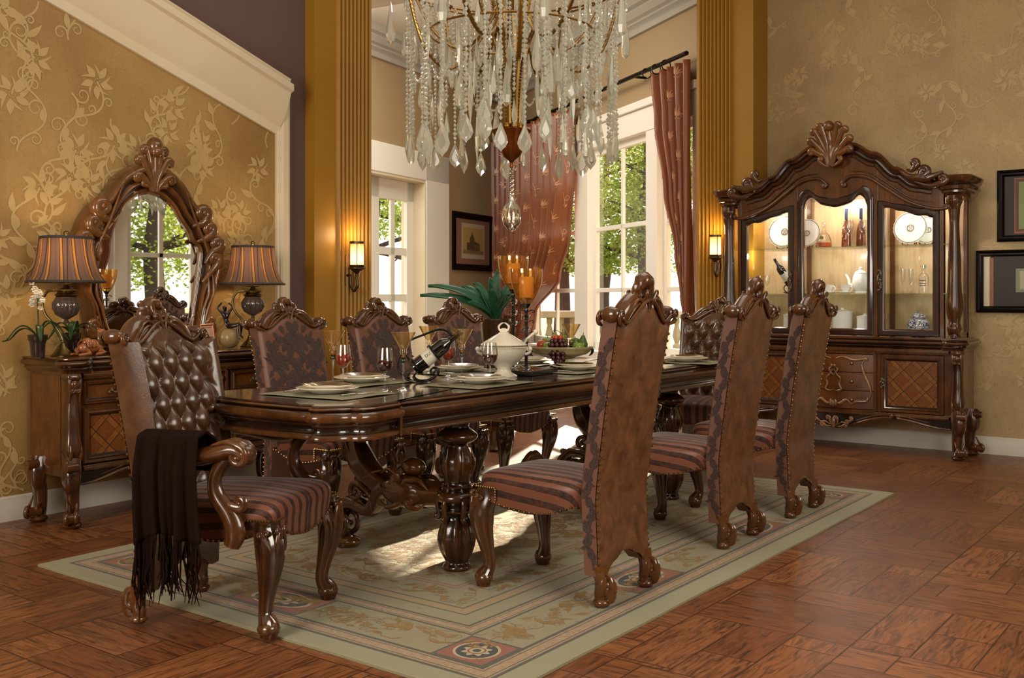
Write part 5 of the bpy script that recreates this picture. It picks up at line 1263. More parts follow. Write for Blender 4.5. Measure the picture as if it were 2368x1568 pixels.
# ---------------- things on the dining table ----------------
ZS = ZT+.0008
mat_m = NT('woven_placemat'); o_ = mat_m.obj(); nn_ = mat_m.noise(o_, 120, 3); n2_ = mat_m.noise(o_, 14, 3); mat_m.set(col=mat_m.mix(n2_, hx('6f6a52'), hx('938d72')), rough=.8); mat_m.bump(nn_, .5, .003); M['placemat'] = mat_m.m
mb = MB(); mb.surf(lambda u, v: Vector((lerp(-.24, .24, u), lerp(-.175, .175, v)+.004*sin(u*9), .0022+.0015*sin(u*11)*sin(v*8)+.0015)), 24, 16)
def placemat0():
    t = mb.build('placemat', M['placemat'], angle=80, solid=.0025); return t
pm0 = placemat0()
def plate_prof(R_, h): return [(.0, .002), (R_*.5, .0), (R_*.55, .002), (R_*.62, .008), (R_, h), (R_+.002, h+.002), (R_, h+.004), (R_*.64, .012), (R_*.5, .007), (.0, .007)]
def mk_plates():
    a = MB(); a.lathe(plate_prof(.135, .022), seg=56, cap0=False, cap1=False); A = a.build('dinner_plate', M['china'], angle=70)
    b = MB(); b.lathe(plate_prof(.105, .020), seg=56, cap0=False, cap1=False); B = b.build('salad_plate', M['china'], angle=70)
    r = MB(); r.lathe([(.0690, .0128), (.1035, .0240), (.1035, .0247), (.0690, .0136)], seg=56, cap0=False, cap1=False); Rr = r.build('glazed_rim', M['chinarim'], B, angle=70); return A, B
plA, plB = mk_plates()
def fork():
    m = MB(); P = cat([(0, -.095, .004), (0, -.03, .006), (0, .03, .006), (0, .05, .004)], 5); m.tube(P, lambda f: lerp(.006, .003, f), 8, .35, up=(1, 0, 0))
    m.tube([(0, .045, .004), (0, .06, .003), (0, .07, .004)], [.004, .010, .012], 8, .2, up=(1, 0, 0))
    for k in range(4): m.tube([((k-1.5)*.006, .066, .004), ((k-1.5)*.0065, .09, .003), ((k-1.5)*.006, .105, .006)], .0018, 6)
    return m
def knife():
    m = MB(); m.tube([(0, -.10, .005), (0, -.02, .006), (0, .0, .005)], [.006, .007, .004], 8, .5, up=(1, 0, 0)); m.tube([(0, -.002, .005), (.002, .03, .005), (.003, .08, .005), (0, .115, .004)], [.005, .009, .010, .002], 8, .14, up=(1, 0, 0)); return m
fk0 = fork().build('fork', M['silver']); kn0 = knife().build('knife', M['silver'])
used0 = {}
def inst(o, loc, rz, label, cat_, group):
    if o.name not in used0: used0[o.name] = 1; c = o; c.location = loc; c.rotation_euler = (0, 0, rz)
    else: c = dup(o, loc, rz)
    return setp(c, label, cat_, group)
def setting(x, y, rz, who, fk=True):
    """rz: direction the diner faces"""
    inst(pm0, (x, y, ZS), rz, 'grey-green woven placemat '+who, 'placemat', 'placemats on the dining table')
    zp = ZS+.0065
    inst(plA, (x, y, zp), rz, 'cream dinner plate, lower of the two plates '+who, 'plate', 'dinner plates on the table')
    inst(plB, (x, y, zp+.0128), rz, 'small brown-glazed plate stacked on the dinner plate '+who, 'plate', 'salad plates on the table')
    if fk:
        c, s = cos(rz), sin(rz); q = lambda a, b: (x+a*c-b*s, y+a*s+b*c, ZS+.0062)
        inst(fk0, q(-.175, .0), rz+.08, 'silver fork beside the plates '+who, 'fork', 'forks on the placemats'); inst(kn0, q(.17, .0), rz-.05, 'silver knife beside the plates '+who, 'knife', 'knives on the placemats')
p = G(758, 912, ZT); setting(p.x, p.y, -pi/2+R(4), 'at the near end of the table')
p = G(836, 886, ZT); setting(p.x, p.y, pi, 'by the damask chair nearest the mirror')
p = G(1109, 889, ZT); setting(p.x, p.y, R(2), 'by the nearest leather-backed chair')
p = G(1063, 861, ZT); setting(p.x, p.y, pi, 'by the middle damask chair')
p = G(1330, 858, ZT); setting(p.x, p.y, 0, 'by the middle leather-backed chair')
p = G(1228, 842, ZT); setting(p.x, p.y, pi, 'by the damask chair near the agave')
p = G(1588, 838, ZT); setting(p.x, p.y, pi/2, 'at the far end of the table')
# stemware
def goblet():
    t = T('amber_goblet', '', 'goblet'); m = MB()
    m.lathe([(.0, .001), (.038, .001), (.039, .003), (.02, .007), (.006, .012), (.0045, .03), (.0045, .118), (.006, .124), (.0, .124)], seg=32); m.build('stem', M['stemglass'], t)
    m = MB(); m.ball((0, 0, .134), (.0135, .0135, .010), 16, 10); m.build('green_knop', M['greenglass'], t); m = MB(); m.lathe([(.0, .142), (.010, .143), (.013, .149), (.010, .155), (.0, .156)], seg=20); m.build('gold_ring', M['goldmetal'], t)
    m = MB(); m.lathe([(.0, .157), (.013, .162), (.017, .172), (.014, .184), (.026, .205), (.056, .262), (.0545, .262), (.024, .206), (.010, .188), (.0, .186)], seg=40); m.build('bowl', M['amberglass'], t, angle=60); return t
def wineglass(fill, name):
    t = T('wine_glass', '', 'wine glass'); m = MB()
    m.lathe([(.0, .001), (.034, .001), (.035, .003), (.015, .007), (.005, .013), (.004, .03), (.004, .078), (.007, .086), (.0, .087)], seg=32); m.build('stem', M['stemglass'], t)
    bp_ = [(.004, .086), (.022, .093), (.034, .112), (.0385, .135), (.036, .165), (.031, .195)]
    bp_ = [(q.x, q.y) for q in cat([(a, b, 0) for a, b in bp_], 4)]
    m = MB(); m.lathe(bp_+[(r-.001, z) for r, z in bp_[::-1]], seg=40, cap0=False, cap1=False); m.build('bowl', M['stemglass'], t, angle=60)
    m = MB(); w_ = [(max(.001, r-.0018), z+.001) for r, z in bp_ if z < fill]; m.lathe(w_+[(.0, w_[-1][1])], seg=40); m.build('wine', M[name], t, angle=50); return t
g0 = goblet(); w0 = wineglass(.138, 'wine'); w1 = wineglass(.150, 'rose')
def put(o, u, v, label, group, first):
    p = G(u, v, ZT); p.z = ZS
    c = o if first else dup(o, p); c.location = p; c['label'] = label; c['group'] = group; return c
gs = [(770, 893, 'amber martini-shaped goblet at the left, above the near-end plates'), (933, 903, 'amber goblet in front of the wine bottle rack, tallest in the view'), (992, 866, 'amber goblet behind the wine bottle rack'), (1068, 884, 'amber goblet just right of the tilted wine bottle'), (1321, 853, 'amber goblet standing in front of the fruit bowl')]
for i, g in enumerate(gs): put(g0, *g, 'amber goblets on the dining table', i == 0)
put(w1, 793, 893, 'wine glass with red-orange wine beside the leftmost amber goblet', 'wine glasses on the dining table', True); put(w1, 1037, 872, 'wine glass with bright rose wine behind the bottle neck', 'wine glasses on the dining table', False)
put(w0, 890, 906, 'wine glass of dark red wine in front of the table centre, low fill', 'wine glasses on the dining table', True); put(w0, 1133, 884, 'wine glass of dark red wine in front of the white tureen', 'wine glasses on the dining table', False)
# wine bottle in an iron holder
def bottle_mb(L=.30, r=.038):
    pr_ = [(.0, .006), (r*.8, .0), (r, .006), (r, L*.60), (r*.9, L*.66), (r*.5, L*.73), (r*.38, L*.78), (r*.36, L*.95), (r*.44, L*.955), (r*.44, L*.975), (r*.38, L*.98), (r*.36, L), (.0, L)]; m = MB(); m.lathe(pr_, seg=32); return m
bp0 = G(957, 884, ZT); RV = C2W(1, 0).normalized(); FV = C2W(0, 1).normalized()
def tilt(loc, ang, yaw=0):
    d = (RV*cos(yaw)+FV*sin(yaw))*cos(ang)+Vector((0, 0, sin(ang))); q = d.to_track_quat('Z', 'Y'); return q
bt = T('wine_bottle', 'black wine bottle with a pale label, tilted in a scrolled iron holder', 'bottle', (0, 0, 0)); bt.rotation_mode = 'QUATERNION'; bt.rotation_quaternion = tilt(None, R(38)); bt.location = bp0+Vector((0, 0, .066))
bottle_mb().build('glass_body', M['bottle'], bt, angle=50)
m = MB(); m.lathe([(.0386, .07), (.0386, .125)], seg=32, cap0=False, cap1=False); m.build('label', M['paper'], bt)
m = MB(); m.lathe([(.0, .3003), (.0125, .3003), (.0125, .304), (.0, .304)], seg=16); m.build('cork', M['cork'], bt)
def text(par, s, size, mat, mat4, name='lettering'):
    c = bpy.data.curves.new(name, 'FONT'); c.body = s; c.size = size; c.extrude = .0002; c.align_x = 'CENTER'; c.align_y = 'CENTER'; o0 = bpy.data.objects.new('tmp', c); COL.objects.link(o0)
    me = bpy.data.meshes.new_from_object(o0.evaluated_get(bpy.context.evaluated_depsgraph_get())); bpy.data.objects.remove(o0); o = bpy.data.objects.new(name, me); COL.objects.link(o); me.materials.clear(); me.materials.append(mat)
    o.parent = par; o.matrix_local = mat4; return o
ql = bt.rotation_quaternion.inverted() @ (-FV*.9+Vector((0, 0, .35))).normalized(); al_ = math.atan2(ql.y, ql.x)
text(bt, 'DU', .022, M['ink'], Matrix.Rotation(al_, 4, 'Z') @ Matrix.Translation((.0396, 0, .100)) @ Matrix(((0, 0, 1, 0), (0, 1, 0, 0), (-1, 0, 0, 0), (0, 0, 0, 1))) @ Matrix.Rotation(pi, 4, 'Z'))
ht = T('bottle_holder', 'scrolled wrought iron wine bottle holder with a long curved handle', 'bottle holder', bp0)
def hp(a, b, z): return RV*a+FV*b+Vector((0, 0, z))
ax = lambda s, off: hp(s*cos(R(38)), 0, .066+s*sin(R(38))+off)
for (s, rr_) in ((.02, .047), (.13, .045)):
    m = MB(); d = (RV*cos(R(38))+Vector((0, 0, sin(R(38))))); e = FV; f = d.cross(e); m.tube([ax(s, 0)+e*rr_*cos(2*pi*k/24)+f*rr_*sin(2*pi*k/24) for k in range(25)], .0045, 8); m.build('ring', M['iron'], ht)
for b in (-.035, .035):
    m = MB(); carve(m, [(.08, .075), (.03, .06), (.0, .03), (.02, .008), (.07, .010), (.11, .03)], .005, lambda a, z, c, b=b: hp(a, b+c, z), c1=(.026, 1.2, 1), seg=8, m=20); m.build('scroll_foot', M['iron'], ht)
    m = MB(); carve(m, [(-.02, .05), (-.035, .02), (-.01, .008)], .005, lambda a, z, c, b=b: hp(a, b+c, z), seg=8); m.build('scroll_foot', M['iron'], ht)
m = MB(); m.tube(cat([hp(-.02, 0, .11), hp(-.05, 0, .16), hp(-.02, 0, .205), hp(.05, 0, .235), hp(.12, 0, .26), hp(.165, 0, .252), hp(.195, 0, .22)], 6), .0055, 10); m.tube(cat([hp(-.02, 0, .02), hp(-.07, 0, .05), hp(-.075, 0, .11), hp(-.045, 0, .165)], 6), .005, 8)
m.tube([hp(.195+.020*cos(k*.4), .02*sin(k*.4), .215+.016*cos(k*.4)) for k in range(17)], .004, 8); m.build('handle', M['iron'], ht)
# tureen
p = G(1165, 872, ZT); p.z = ZS; tu = T('soup_tureen', 'cream ribbed china soup tureen with a scrolled lid handle', 'tureen', p)
k_ = .98
m = MB(); m.lathe([(r*k_, z*k_) for r, z in [(.0, .0), (.072, .0), (.074, .008), (.058, .016), (.040, .028), (.036, .045), (.05, .06), (.085, .085), (.110, .115), (.120, .145), (.122, .158), (.126, .164), (.118, .166), (.0, .16)]], seg=80, flute=(32, .018, .05, .145)); m.build('bowl', M['china'], tu, angle=60)
m = MB(); m.lathe([(.119, .165), (.124, .170), (.112, .180), (.085, .196), (.055, .215), (.033, .226), (.022, .236), (.0, .238)], seg=64); m.build('lid', M['china'], tu, angle=50)
m = MB()
for k in range(60): m.ball((.123*cos(2*pi*k/60), .123*sin(2*pi*k/60), .157), .0035, 6, 4)
m.build('beaded_rim', M['china'], tu)
for s in (-1, 1):
    m = MB(); carve(m, [(0, .236), (.02, .245), (.026, .265), (.010, .282), (0, .283)], .006, lambda a, b, c, s=s: RV*(s*a)+FV*c+Vector((0, 0, b)), c0=(.011, 1.0, -1), seg=8, m=14); m.build('lid_handle', M['china'], tu)
    m = MB(); m.tube([RV*(s*(.112+.026*sin(k*pi/8)))+Vector((0, 0, .150-.004*k)) for k in range(9)], .008, 8); m.ball(RV*(s*.138)+Vector((0, 0, .147)), .013, 10, 8); m.build('side_handle', M['china'], tu)
la = T('ladle', 'cream china ladle handle leaning out of the tureen', 'ladle', p)
m = MB(); m.tube(cat([RV*.09+FV*.02+Vector((0, 0, .150)), RV*.12+FV*.02+Vector((0, 0, .195)), RV*.150+FV*.02+Vector((0, 0, .222)), RV*.165+FV*.02+Vector((0, 0, .232))], 5), lambda f: lerp(.006, .009, f), 10); m.ball(RV*.168+FV*.02+Vector((0, 0, .236)), .014, 12, 8); m.build('handle', M['china'], la)
# hurricane candle holders on a black slab
p0 = G(1226, 866, ZT); p0.z = ZS
m = MB(); m.box(-.14, .16, -.09, .11, 0, .028); slab = m.build('display_slab', M['blackmetal'], smooth=False, bevel=.003); slab.location = p0+FV*.02; slab.rotation_euler.z = R(8); setp(slab, 'low glossy black slab under the candle holders', 'slab')
def hurricane(u, v, H, label, z0):
    p = G(u, v, ZT+z0); p.z = ZT+z0; t = T('candle_holder', label, 'candle holder', p, group='hurricane candle holders'); hs = H-.20
    m = MB(); m.lathe([(.0, 0), (.035, 0), (.036, .004), (.030, .006), (.010, .008), (.0, .008)], seg=8); m.build('foot', M['glassball'], t, smooth=False)
    m = MB(); m.lathe([(.006, .008), (.0085, .03), (.0085, hs-.03), (.012, hs-.02), (.010, hs-.01), (.020, hs+.005), (.026, hs+.014), (.0, hs+.016)], seg=20); m.build('post', M['blackmetal'], t)
    for z in (.020, hs-.055, hs-.115, hs-.175):
        m = MB(); m.lathe([(.008, -.013), (.018, -.012), (.026, -.004), (.026, .005), (.018, .012), (.008, .013)], c=(0, 0, z), seg=8); m.build('crystal_knop', M['glassball'], t, smooth=False)
    for z in (hs-.03, hs-.085, hs-.145):
        for k in range(4):
            a = k*pi/2+.6; m = MB(); carve(m, [(.008, z), (.020, z+.010), (.034, z+.012)], .003, lambda r, b, c, a=a: (cos(a)*r-sin(a)*c, sin(a)*r+cos(a)*c, b), c1=(.009, .8, -1), seg=6, m=10); m.build('scroll', M['blackmetal'], t)
    gp = [(.022, hs+.014), (.030, hs+.020), (.055, hs+.055), (.076, hs+.11), (.085, hs+.16), (.086, hs+.20)]; gp = [(q.x, q.y) for q in cat([(a, b, 0) for a, b in gp], 4)]
    m = MB(); m.lathe(gp+[(r-.002, z) for r, z in gp[::-1]], seg=48, cap0=False, cap1=False); m.build('glass_shade', M['hurricane'], t, angle=60)
    c = MB(); c.lathe([(.0, 0), (.036, 0), (.038, .004), (.038, .105), (.034, .110), (.012, .106), (.0, .106)], seg=32)
    co = c.build('pillar_candle', M['candle'], angle=50); co.location = p+Vector((0, 0, hs+.048)); setp(co, 'orange pillar candle inside the '+('taller' if H > .6 else 'shorter')+' amber hurricane glass', 'candle', 'pillar candles in the hurricane glasses')
    wk = MB(); wk.tube([(0, 0, .105), (0, .001, .115)], .0012, 6); wk.build('wick', M['ink'], co)
    m = MB(); m.lathe([(.0, 0), (.030, .002), (.031, .007), (.0, .009)], c=(0, 0, hs+.036), seg=24); m.tube([(0, 0, hs+.014), (0, 0, hs+.040)], .006, 8); m.build('candle_cup', M['blackmetal'], t)
hurricane(1217, 858, .54, 'shorter amber hurricane candle holder with crystal knops, in front', .0295); hurricane(1187, 849, .62, 'taller amber hurricane candle holder with crystal knops, at the back', .0295)
# fruit bowl
p = G(1297, 853, ZT); p.z = ZS; fb_ = T('fruit_bowl', 'oval footed bowl on a leafy bronze base holding fruit', 'bowl', p)
m = MB(); m.surf(lambda u, v: (lambda a, r, z: RV*(cos(a)*r*.19)+FV*(sin(a)*r*.13)+Vector((0, 0, z)))(2*pi*u, interp([(0, .15), (.3, .45), (.7, .85), (1, 1)], v), .055+.075*v**1.6), 48, 12, cu=True); m.build('bowl', M['brassnail'] if False else plain('etched_gold_bowl', '8f7f57', .3, coat=.4), fb_, angle=60, solid=.004)
m = MB(); m.lathe([(.0, 0), (.072, .0), (.078, .008), (.055, .022), (.030, .034), (.024, .045), (.032, .055), (.0, .06)], seg=60, flute=(14, .10, .0, .03)); m.build('foot', plain('leafy_bronze', '4e3a20', .35, metal=.8), fb_)
for s in (-1, 1):
    m = MB(); carve(m, [(.17, .12), (.185, .11), (.18, .09), (.165, .075)], .009, lambda a, b, c, s=s: RV*(s*a)+FV*c+Vector((0, 0, b)), c0=(.012, 1, 1), seg=8, m=10); m.build('handle', M['iron'], fb_)
def fruit(name, loc, prof, mat, label, cat_, group, stem=True, tilt_=(0, 0), leaf=False):
    m = MB(); m.lathe(prof, seg=24); o = m.build(name, mat, angle=80); o.location = loc; o.rotation_euler = (tilt_[0], tilt_[1], 0); setp(o, label, cat_, group)
    if stem: s = MB(); h = prof[-1][1]; s.tube([(0, 0, h-.006), (.003, .002, h+.014)], .002, 6); s.build('stem', M['bark'], o)
    return o
green1, green2, pearm = plain('green_apple_skin', '6c8a28', .3, coat=.3), plain('deep_green_skin', '3e5a1f', .3, coat=.3), plain('pear_skin', '77813a', .35, coat=.3)
app = [(.0, .004), (.018, .0), (.033, .014), (.037, .034), (.031, .052), (.014, .060), (.0, .054)]; pear = [(.0, .0), (.018, .002), (.031, .018), (.032, .036), (.022, .058), (.014, .074), (.010, .084), (.0, .088)]
fp_ = lambda a, b, z: p+RV*a+FV*b+Vector((0, 0, z))
fruit('apple', fp_(-.105, .02, .108), app, plain('red_apple_skin', '9c3a22', .3, coat=.3), 'red apple at the left rim of the fruit bowl', 'apple', None); fruit('apple', fp_(-.075, .055, .122), app, green1, 'bright green apple behind the left side of the grapes', 'apple', None)
fruit('apple', fp_(-.07, -.03, .098), app, green1, 'small yellow-green apple low at the left front of the bowl', 'apple', None); fruit('pear', fp_(-.035, .04, .128), pear, pearm, 'olive pear standing behind the grapes', 'pear', None)
fruit('pear', fp_(.015, .06, .13), pear, pearm, 'olive pear at the back centre of the fruit bowl', 'pear', None); fruit('pear', fp_(.125, .02, .110), pear, green2, 'dark green pear at the right end of the bowl', 'pear', None, tilt_=(0, .15)); fruit('apple', fp_(.085, .04, .118), app, green2, 'dark green apple right of the grapes', 'apple', None); fruit('apple', fp_(.10, -.03, .095), app, green1, 'yellow-green apple low at the right front', 'apple', None)
gr = T('grape_bunch', 'bunch of dark red grapes spilling over the front of the fruit bowl', 'grapes', p)
rng = random.Random(12); gm = plain('red_grape_skin', '3c1010', .18, coat=.4, trans=.1); gm2 = plain('orange_grape_skin', 'a83c14', .2, coat=.4); k = 0; g_first = {}
for zz, rad_, cnt in ((.185, .022, 5), (.165, .036, 8), (.142, .046, 10), (.118, .047, 10), (.094, .04, 8), (.070, .028, 5), (.050, .014, 3)):
    for j in range(cnt):
        a = 2*pi*j/cnt+zz*50; loc = RV*(cos(a)*rad_-.022)+FV*(sin(a)*rad_*.5-.075-.35*max(0, .15-zz))+Vector((0, 0, zz)); mt = gm2 if zz > .18 else gm
        if mt.name not in g_first: q = MB(); q.ball((0, 0, 0), (.0145, .0145, .016), 14, 10); g_first[mt.name] = q.build('grape', mt, gr); o = g_first[mt.name]
        else: o = g_first[mt.name].copy(); COL.objects.link(o); o.parent = gr
        o.location = loc
m = MB(); m.tube(cat([RV*-.03-FV*.03+Vector((0, 0, .17)), RV*-.05+Vector((0, 0, .215)), RV*-.02+Vector((0, 0, .222)), RV*.01-FV*.02+Vector((0, 0, .20))], 5), .0018, 6); m.build('stem', M['bark'], gr)
# ---------------- lamps ----------------
def table_lamp(u, label, Y=5.49):
    p = GY(u, Y); p.z = .931
    if 'lamp0' in globals(): return dup(lamp0, p, 0, label)
    t = T('table_lamp', label, 'lamp', p, group='striped table lamps on the sideboard')
    m = MB(); m.lathe([(.0, 0), (.062, 0), (.064, .006), (.056, .012), (.05, .02), (.022, .05), (.012, .075), (.008, .08), (.0, .082)], seg=32); m.build('base', M['brass'], t)
    q = lambda a, z, c=0: RV*a+Vector((0, 0, z))+FV*c
    m = MB(); m.tube(cat([q(0, .075), q(-.01, .12), q(-.05, .18), (q(-.10, .24)), q(-.115, .31), q(-.085, .365), q(-.04, .372), q(.0, .365)], 8), .0075, 10); m.build('curved_stem', M['brass'], t)
    m = MB(); m.lathe([(.0, .185), (.012, .19), (.014, .20), (.008, .206), (.02, .212), (.055, .235), (.072, .27), (.073, .30), (.055, .335), (.0, .337)], c=tuple(q(.02, 0)), seg=72, flute=(18, .05, .22, .325)); m.build('ribbed_glass_body', plain('smoky_ribbed_glass', '4d4038', .12, coat=.6) , t)
    m = MB(); m.lathe([(.05, .335), (.062, .345), (.045, .36), (.062, .372), (.05, .378), (.02, .385), (.014, .40), (.045, .403), (.048, .407), (.008, .41), (.008, .46), (.0, .46)], c=tuple(q(.02, 0)), seg=32); m.build('collar', M['brass'], t)
    sp = [(.21, .415), (.20, .425), (.178, .46), (.158, .52), (.146, .58), (.14, .64), (.138, .665)]
    m = MB(); m.lathe(sp+[(r-.003, z) for r, z in sp[::-1]], seg=72, cap0=False, cap1=False); sh = m.build('lamp_shade', M['shade'], t, angle=60); sh.location = q(.02, 0)
    m = MB(); m.lathe([(.208, .414), (.214, .416), (.214, .424), (.206, .428)], seg=60, cap0=False, cap1=False); m.lathe([(.136, .66), (.142, .662), (.142, .674), (.134, .676)], seg=60, cap0=False, cap1=False)
    for k in range(8):
        a = 2*pi*k/8+.3; m.tube([(cos(a)*(r+.002), sin(a)*(r+.002), z) for r, z in sp], .0022, 6)
    m.build('trim', plain('dark_braid', '3b3430', .7), sh)
    m = MB(); m.tube([q(.02, .66), q(.02, .672)], .006, 8); m.lathe([(.0, .672), (.012, .674), (.006, .68), (.0, .681)], c=tuple(q(.02, 0)), seg=16); m.ball(q(.02, .693), .0165, 14, 10)
    for k in range(3): a = 2*pi*k/3; m.tube([q(.02, .665), q(.02, .665)+Vector((cos(a)*.136, sin(a)*.136, .0))], .002, 6)
    m.build('finial', M['brass'], t)
    m = MB(); m.ball(q(.02, .53), (.03, .03, .045), 12, 8); m.build('bulb', M['lampglow'], t)
    l = light('lamp_light', 'POINT', p, (0, 0, 0), 5.5, (1, .74, .45), shadow_soft_size=.05); l.parent = t; l.location = q(.02, .56); l.rotation_euler = (0, 0, 0)
    return t
lamp0 = table_lamp(145, 'striped bell-shade table lamp at the left end of the sideboard'); lamp1 = table_lamp(578, 'striped bell-shade table lamp at the right end of the sideboard', 5.50)
# ---------------- sconces ----------------
def sconce(loc, N, label):
    rz = math.atan2(N[1], N[0])+pi/2; t = T('wall_sconce', label, 'sconce', loc, rz, group='lit wall sconces on the columns')   # local -y is out of the wall
    m = MB(); o = [(-.042, -.10), (-.042, .085), (-.025, .115), (0, .122), (.025, .115), (.042, .085), (.042, -.10), (.025, -.125), (0, -.13), (-.025, -.125)]
    m.loft([[(a, .0, b) for a, b in o], [(a, -.010, b) for a, b in o], [(a*.85, -.016, b*.93) for a, b in o], [(a*.72, -.010, b*.85) for a, b in o]]); m.build('back_plate', M['pewterd'], t, angle=40)
    m = MB(); m.tube(cat([(0, -.012, -.05), (0, -.05, -.055), (0, -.055, -.12), (0, -.09, -.165), (0, -.125, -.13), (0, -.12, -.07), (0, -.12, -.03)], 7), .012, 12); m.build('arm', M['pewterd'], t)
    m = MB(); m.lathe([(.0, -.06), (.015, -.055), (.012, -.04), (.03, -.02), (.05, -.005), (.068, .0), (.068, .006), (.054, .012), (.058, .02), (.058, .028), (.0, .03)], c=(0, -.12, 0), seg=32); m.build('cup', M['pewterd'], t)
    m = MB(); m.lathe([(.050, .0), (.050, .155)], c=(0, 0, -.045), seg=32, cap0=False, cap1=False); g = m.build('glass_cylinder', M['sconceglass'], t); g.location = (0, -.12, .075)
    m = MB(); m.lathe([(.050, .186), (.056, .186), (.056, .202), (.052, .206), (.047, .202), (.047, .186)], c=(0, -.12, 0), seg=32)
    for k in range(4): a = pi/4+k*pi/2; m.tube([(cos(a)*.053, -.12+sin(a)*.053, .025), (cos(a)*.053, -.12+sin(a)*.053, .19)], .003, 6)
    m.build('cage', M['pewterd'], t)
    l = light('sconce_light', 'POINT', loc, (0, 0, 0), 3.0, (1, .66, .3), shadow_soft_size=.05); l.parent = t; l.location = (0, -.12, .26); l.rotation_euler = (0, 0, 0)
M['pewterd'] = plain('bronzed_pewter', '5a4630', .38, metal=.85)
p = GY(800, 5.648, 622); sconce((p.x, 5.65, p.z), (0, -1), 'lit amber glass wall sconce on the left fluted column')
p = GX(1667, 8.598, 597); sconce((8.6, p.y, p.z), (-1, 0), 'lit amber glass wall sconce on the right fluted column')
# ---------------- pictures ----------------
def pframe(par, P, a0, a1, z0, z1, mat, fw, d=.03, name='frame'):
    def rc(i, n): return [P(a0+i, z0+i, n), P(a1-i, z0+i, n), P(a1-i, z1-i, n), P(a0+i, z1-i, n)]
    m = MB(); m.loft([rc(0, .002), rc(0, d*.8), rc(fw*.25, d), rc(fw*.5, d*.75), rc(fw*.75, d*.8), rc(fw, d*.4), rc(fw, .002)], True, False, False); return m.build(name, mat, par, angle=25)
def flat(par, P, pts, n, mat, name): m = MB(); m.add([P(a, z, n) for a, z in pts], [tuple(range(len(pts)))]); return m.build(name, mat, par, smooth=False)
def rect(a0, a1, z0, z1): return [(a0, z0), (a1, z0), (a1, z1), (a0, z1)]
pt = T('framed_print', 'black framed architectural print on the taupe wall beside the glazed door', 'picture')
A0, A1, Z0, Z1 = .36, 1.50, 1.62, 2.40
Pd = lambda a, z, n=0: PD(a, z, n)
pframe(pt, Pd, A0, A1, Z0, Z1, M['iron'], .085, .04); flat(pt, Pd, rect(A0+.07, A1-.07, Z0+.07, Z1-.07), .012, plain('rose_mat', '8c6350', .7), 'mat')
flat(pt, Pd, rect(A0+.24, A1-.24, Z0+.16, Z1-.14), .014, plain('print_paper', 'b8a98c', .7), 'print_margin')
b0, b1, y0, y1 = A0+.28, A1-.28, Z0+.23, Z1-.20; pr_ = flat(pt, Pd, rect(b0, b1, y0, y1), .016, plain('ochre_sky', 'b3924f', .7), 'print')
sep = plain('sepia_ink', '5f4528', .7); sep2 = plain('sepia_light', '8f7042', .7); cxp = (b0+b1)/2+.0; m = MB()
def pr2(m, pts, n=.0175): m.add([PD(a, z, n) for a, z in pts], [tuple(range(len(pts)))])
W_, H_ = b1-b0, y1-y0; L_ = lambda f, g: (b1-f*W_, y0+g*H_)
pr2(m, [L_(.18, .12), L_(.82, .12), L_(.82, .40), L_(.60, .47), L_(.60, .50), L_(.55, .50), L_(.55, .62), L_(.50, .68), L_(.455, .80), L_(.44, .90), L_(.425, .80), L_(.38, .68), L_(.33, .62), L_(.33, .44), L_(.18, .42)]); m.build('printed_building', sep, pr_, smooth=False)
m = MB()
for k in range(6): f = .58+k*.04; pr2(m, [L_(f, .16), L_(f+.016, .16), L_(f+.016, .36), L_(f, .36)], .0185)
pr2(m, [L_(0, 0), L_(1, 0), L_(1, .13), L_(0, .13)], .0185); m.build('printed_columns', sep2, pr_, smooth=False)
m = MB(); rng = random.Random(3)
for k in range(26): f = rng.uniform(.02, .98); h = rng.uniform(.02, .04); pr2(m, [L_(f, .05), L_(f+.012, .05), L_(f+.012, .05+h*1.5), L_(f, .05+h*1.5)], .0195)
m.build('printed_figures', sep, pr_, smooth=False)
Pr = lambda a, z, n=0: Vector((XF-n, a, z))
def rpic(u0, u1, v0, v1, label, lay):
    q0, q1 = GX(u0, XF), GX(u1, XF); za, zb_ = GX(u0, XF, v1).z, GX(u0, XF, v0).z
    t = T('framed_picture', label, 'picture', group='dark framed pictures on the right wall'); y1, y0 = q0.y, q1.y
    pframe(t, Pr, y0, y1, za, zb_, M['iron'], .05, .05); flat(t, Pr, rect(y0+.04, y1-.04, za+.04, zb_-.04)[::-1], .010, plain('dark_mat', '24160f', .5), 'mat')
    for k, (f0, f1, g0, g1, h) in enumerate(lay):
        yy1, yy0 = y1-.05-f0*(y1-y0-.1), y1-.05-f1*(y1-y0-.1); zz0, zz1 = za+.05+g0*(zb_-za-.1), za+.05+g1*(zb_-za-.1)
        flat(t, Pr, rect(yy0, yy1, zz0, zz1)[::-1], .012+.001*k, plain('art_reflection_tone', h, .5), 'art_reflection_field')  # art plus painted-in reflections of curtain and foliage in the glass
rpic(2308, 2470, 396, 560, 'upper dark framed picture at the right edge, behind glass', [(.18, .9, .03, .97, '8f5338'), (.20, .8, .06, .95, '5c3020'), (.26, .85, .1, .9, '7d8a55'), (.40, .9, .15, .85, '4a3a28')])
rpic(2260, 2450, 580, 722, 'lower dark framed picture at the right edge, hung beside the china cabinet', [(.0, .10, .0, 1, 'c9c0a0'), (.09, .15, .0, .97, '8a5a40'), (.48, .9, .28, .75, '7c8062'), (.54, .85, .34, .7, 'a8a184')])
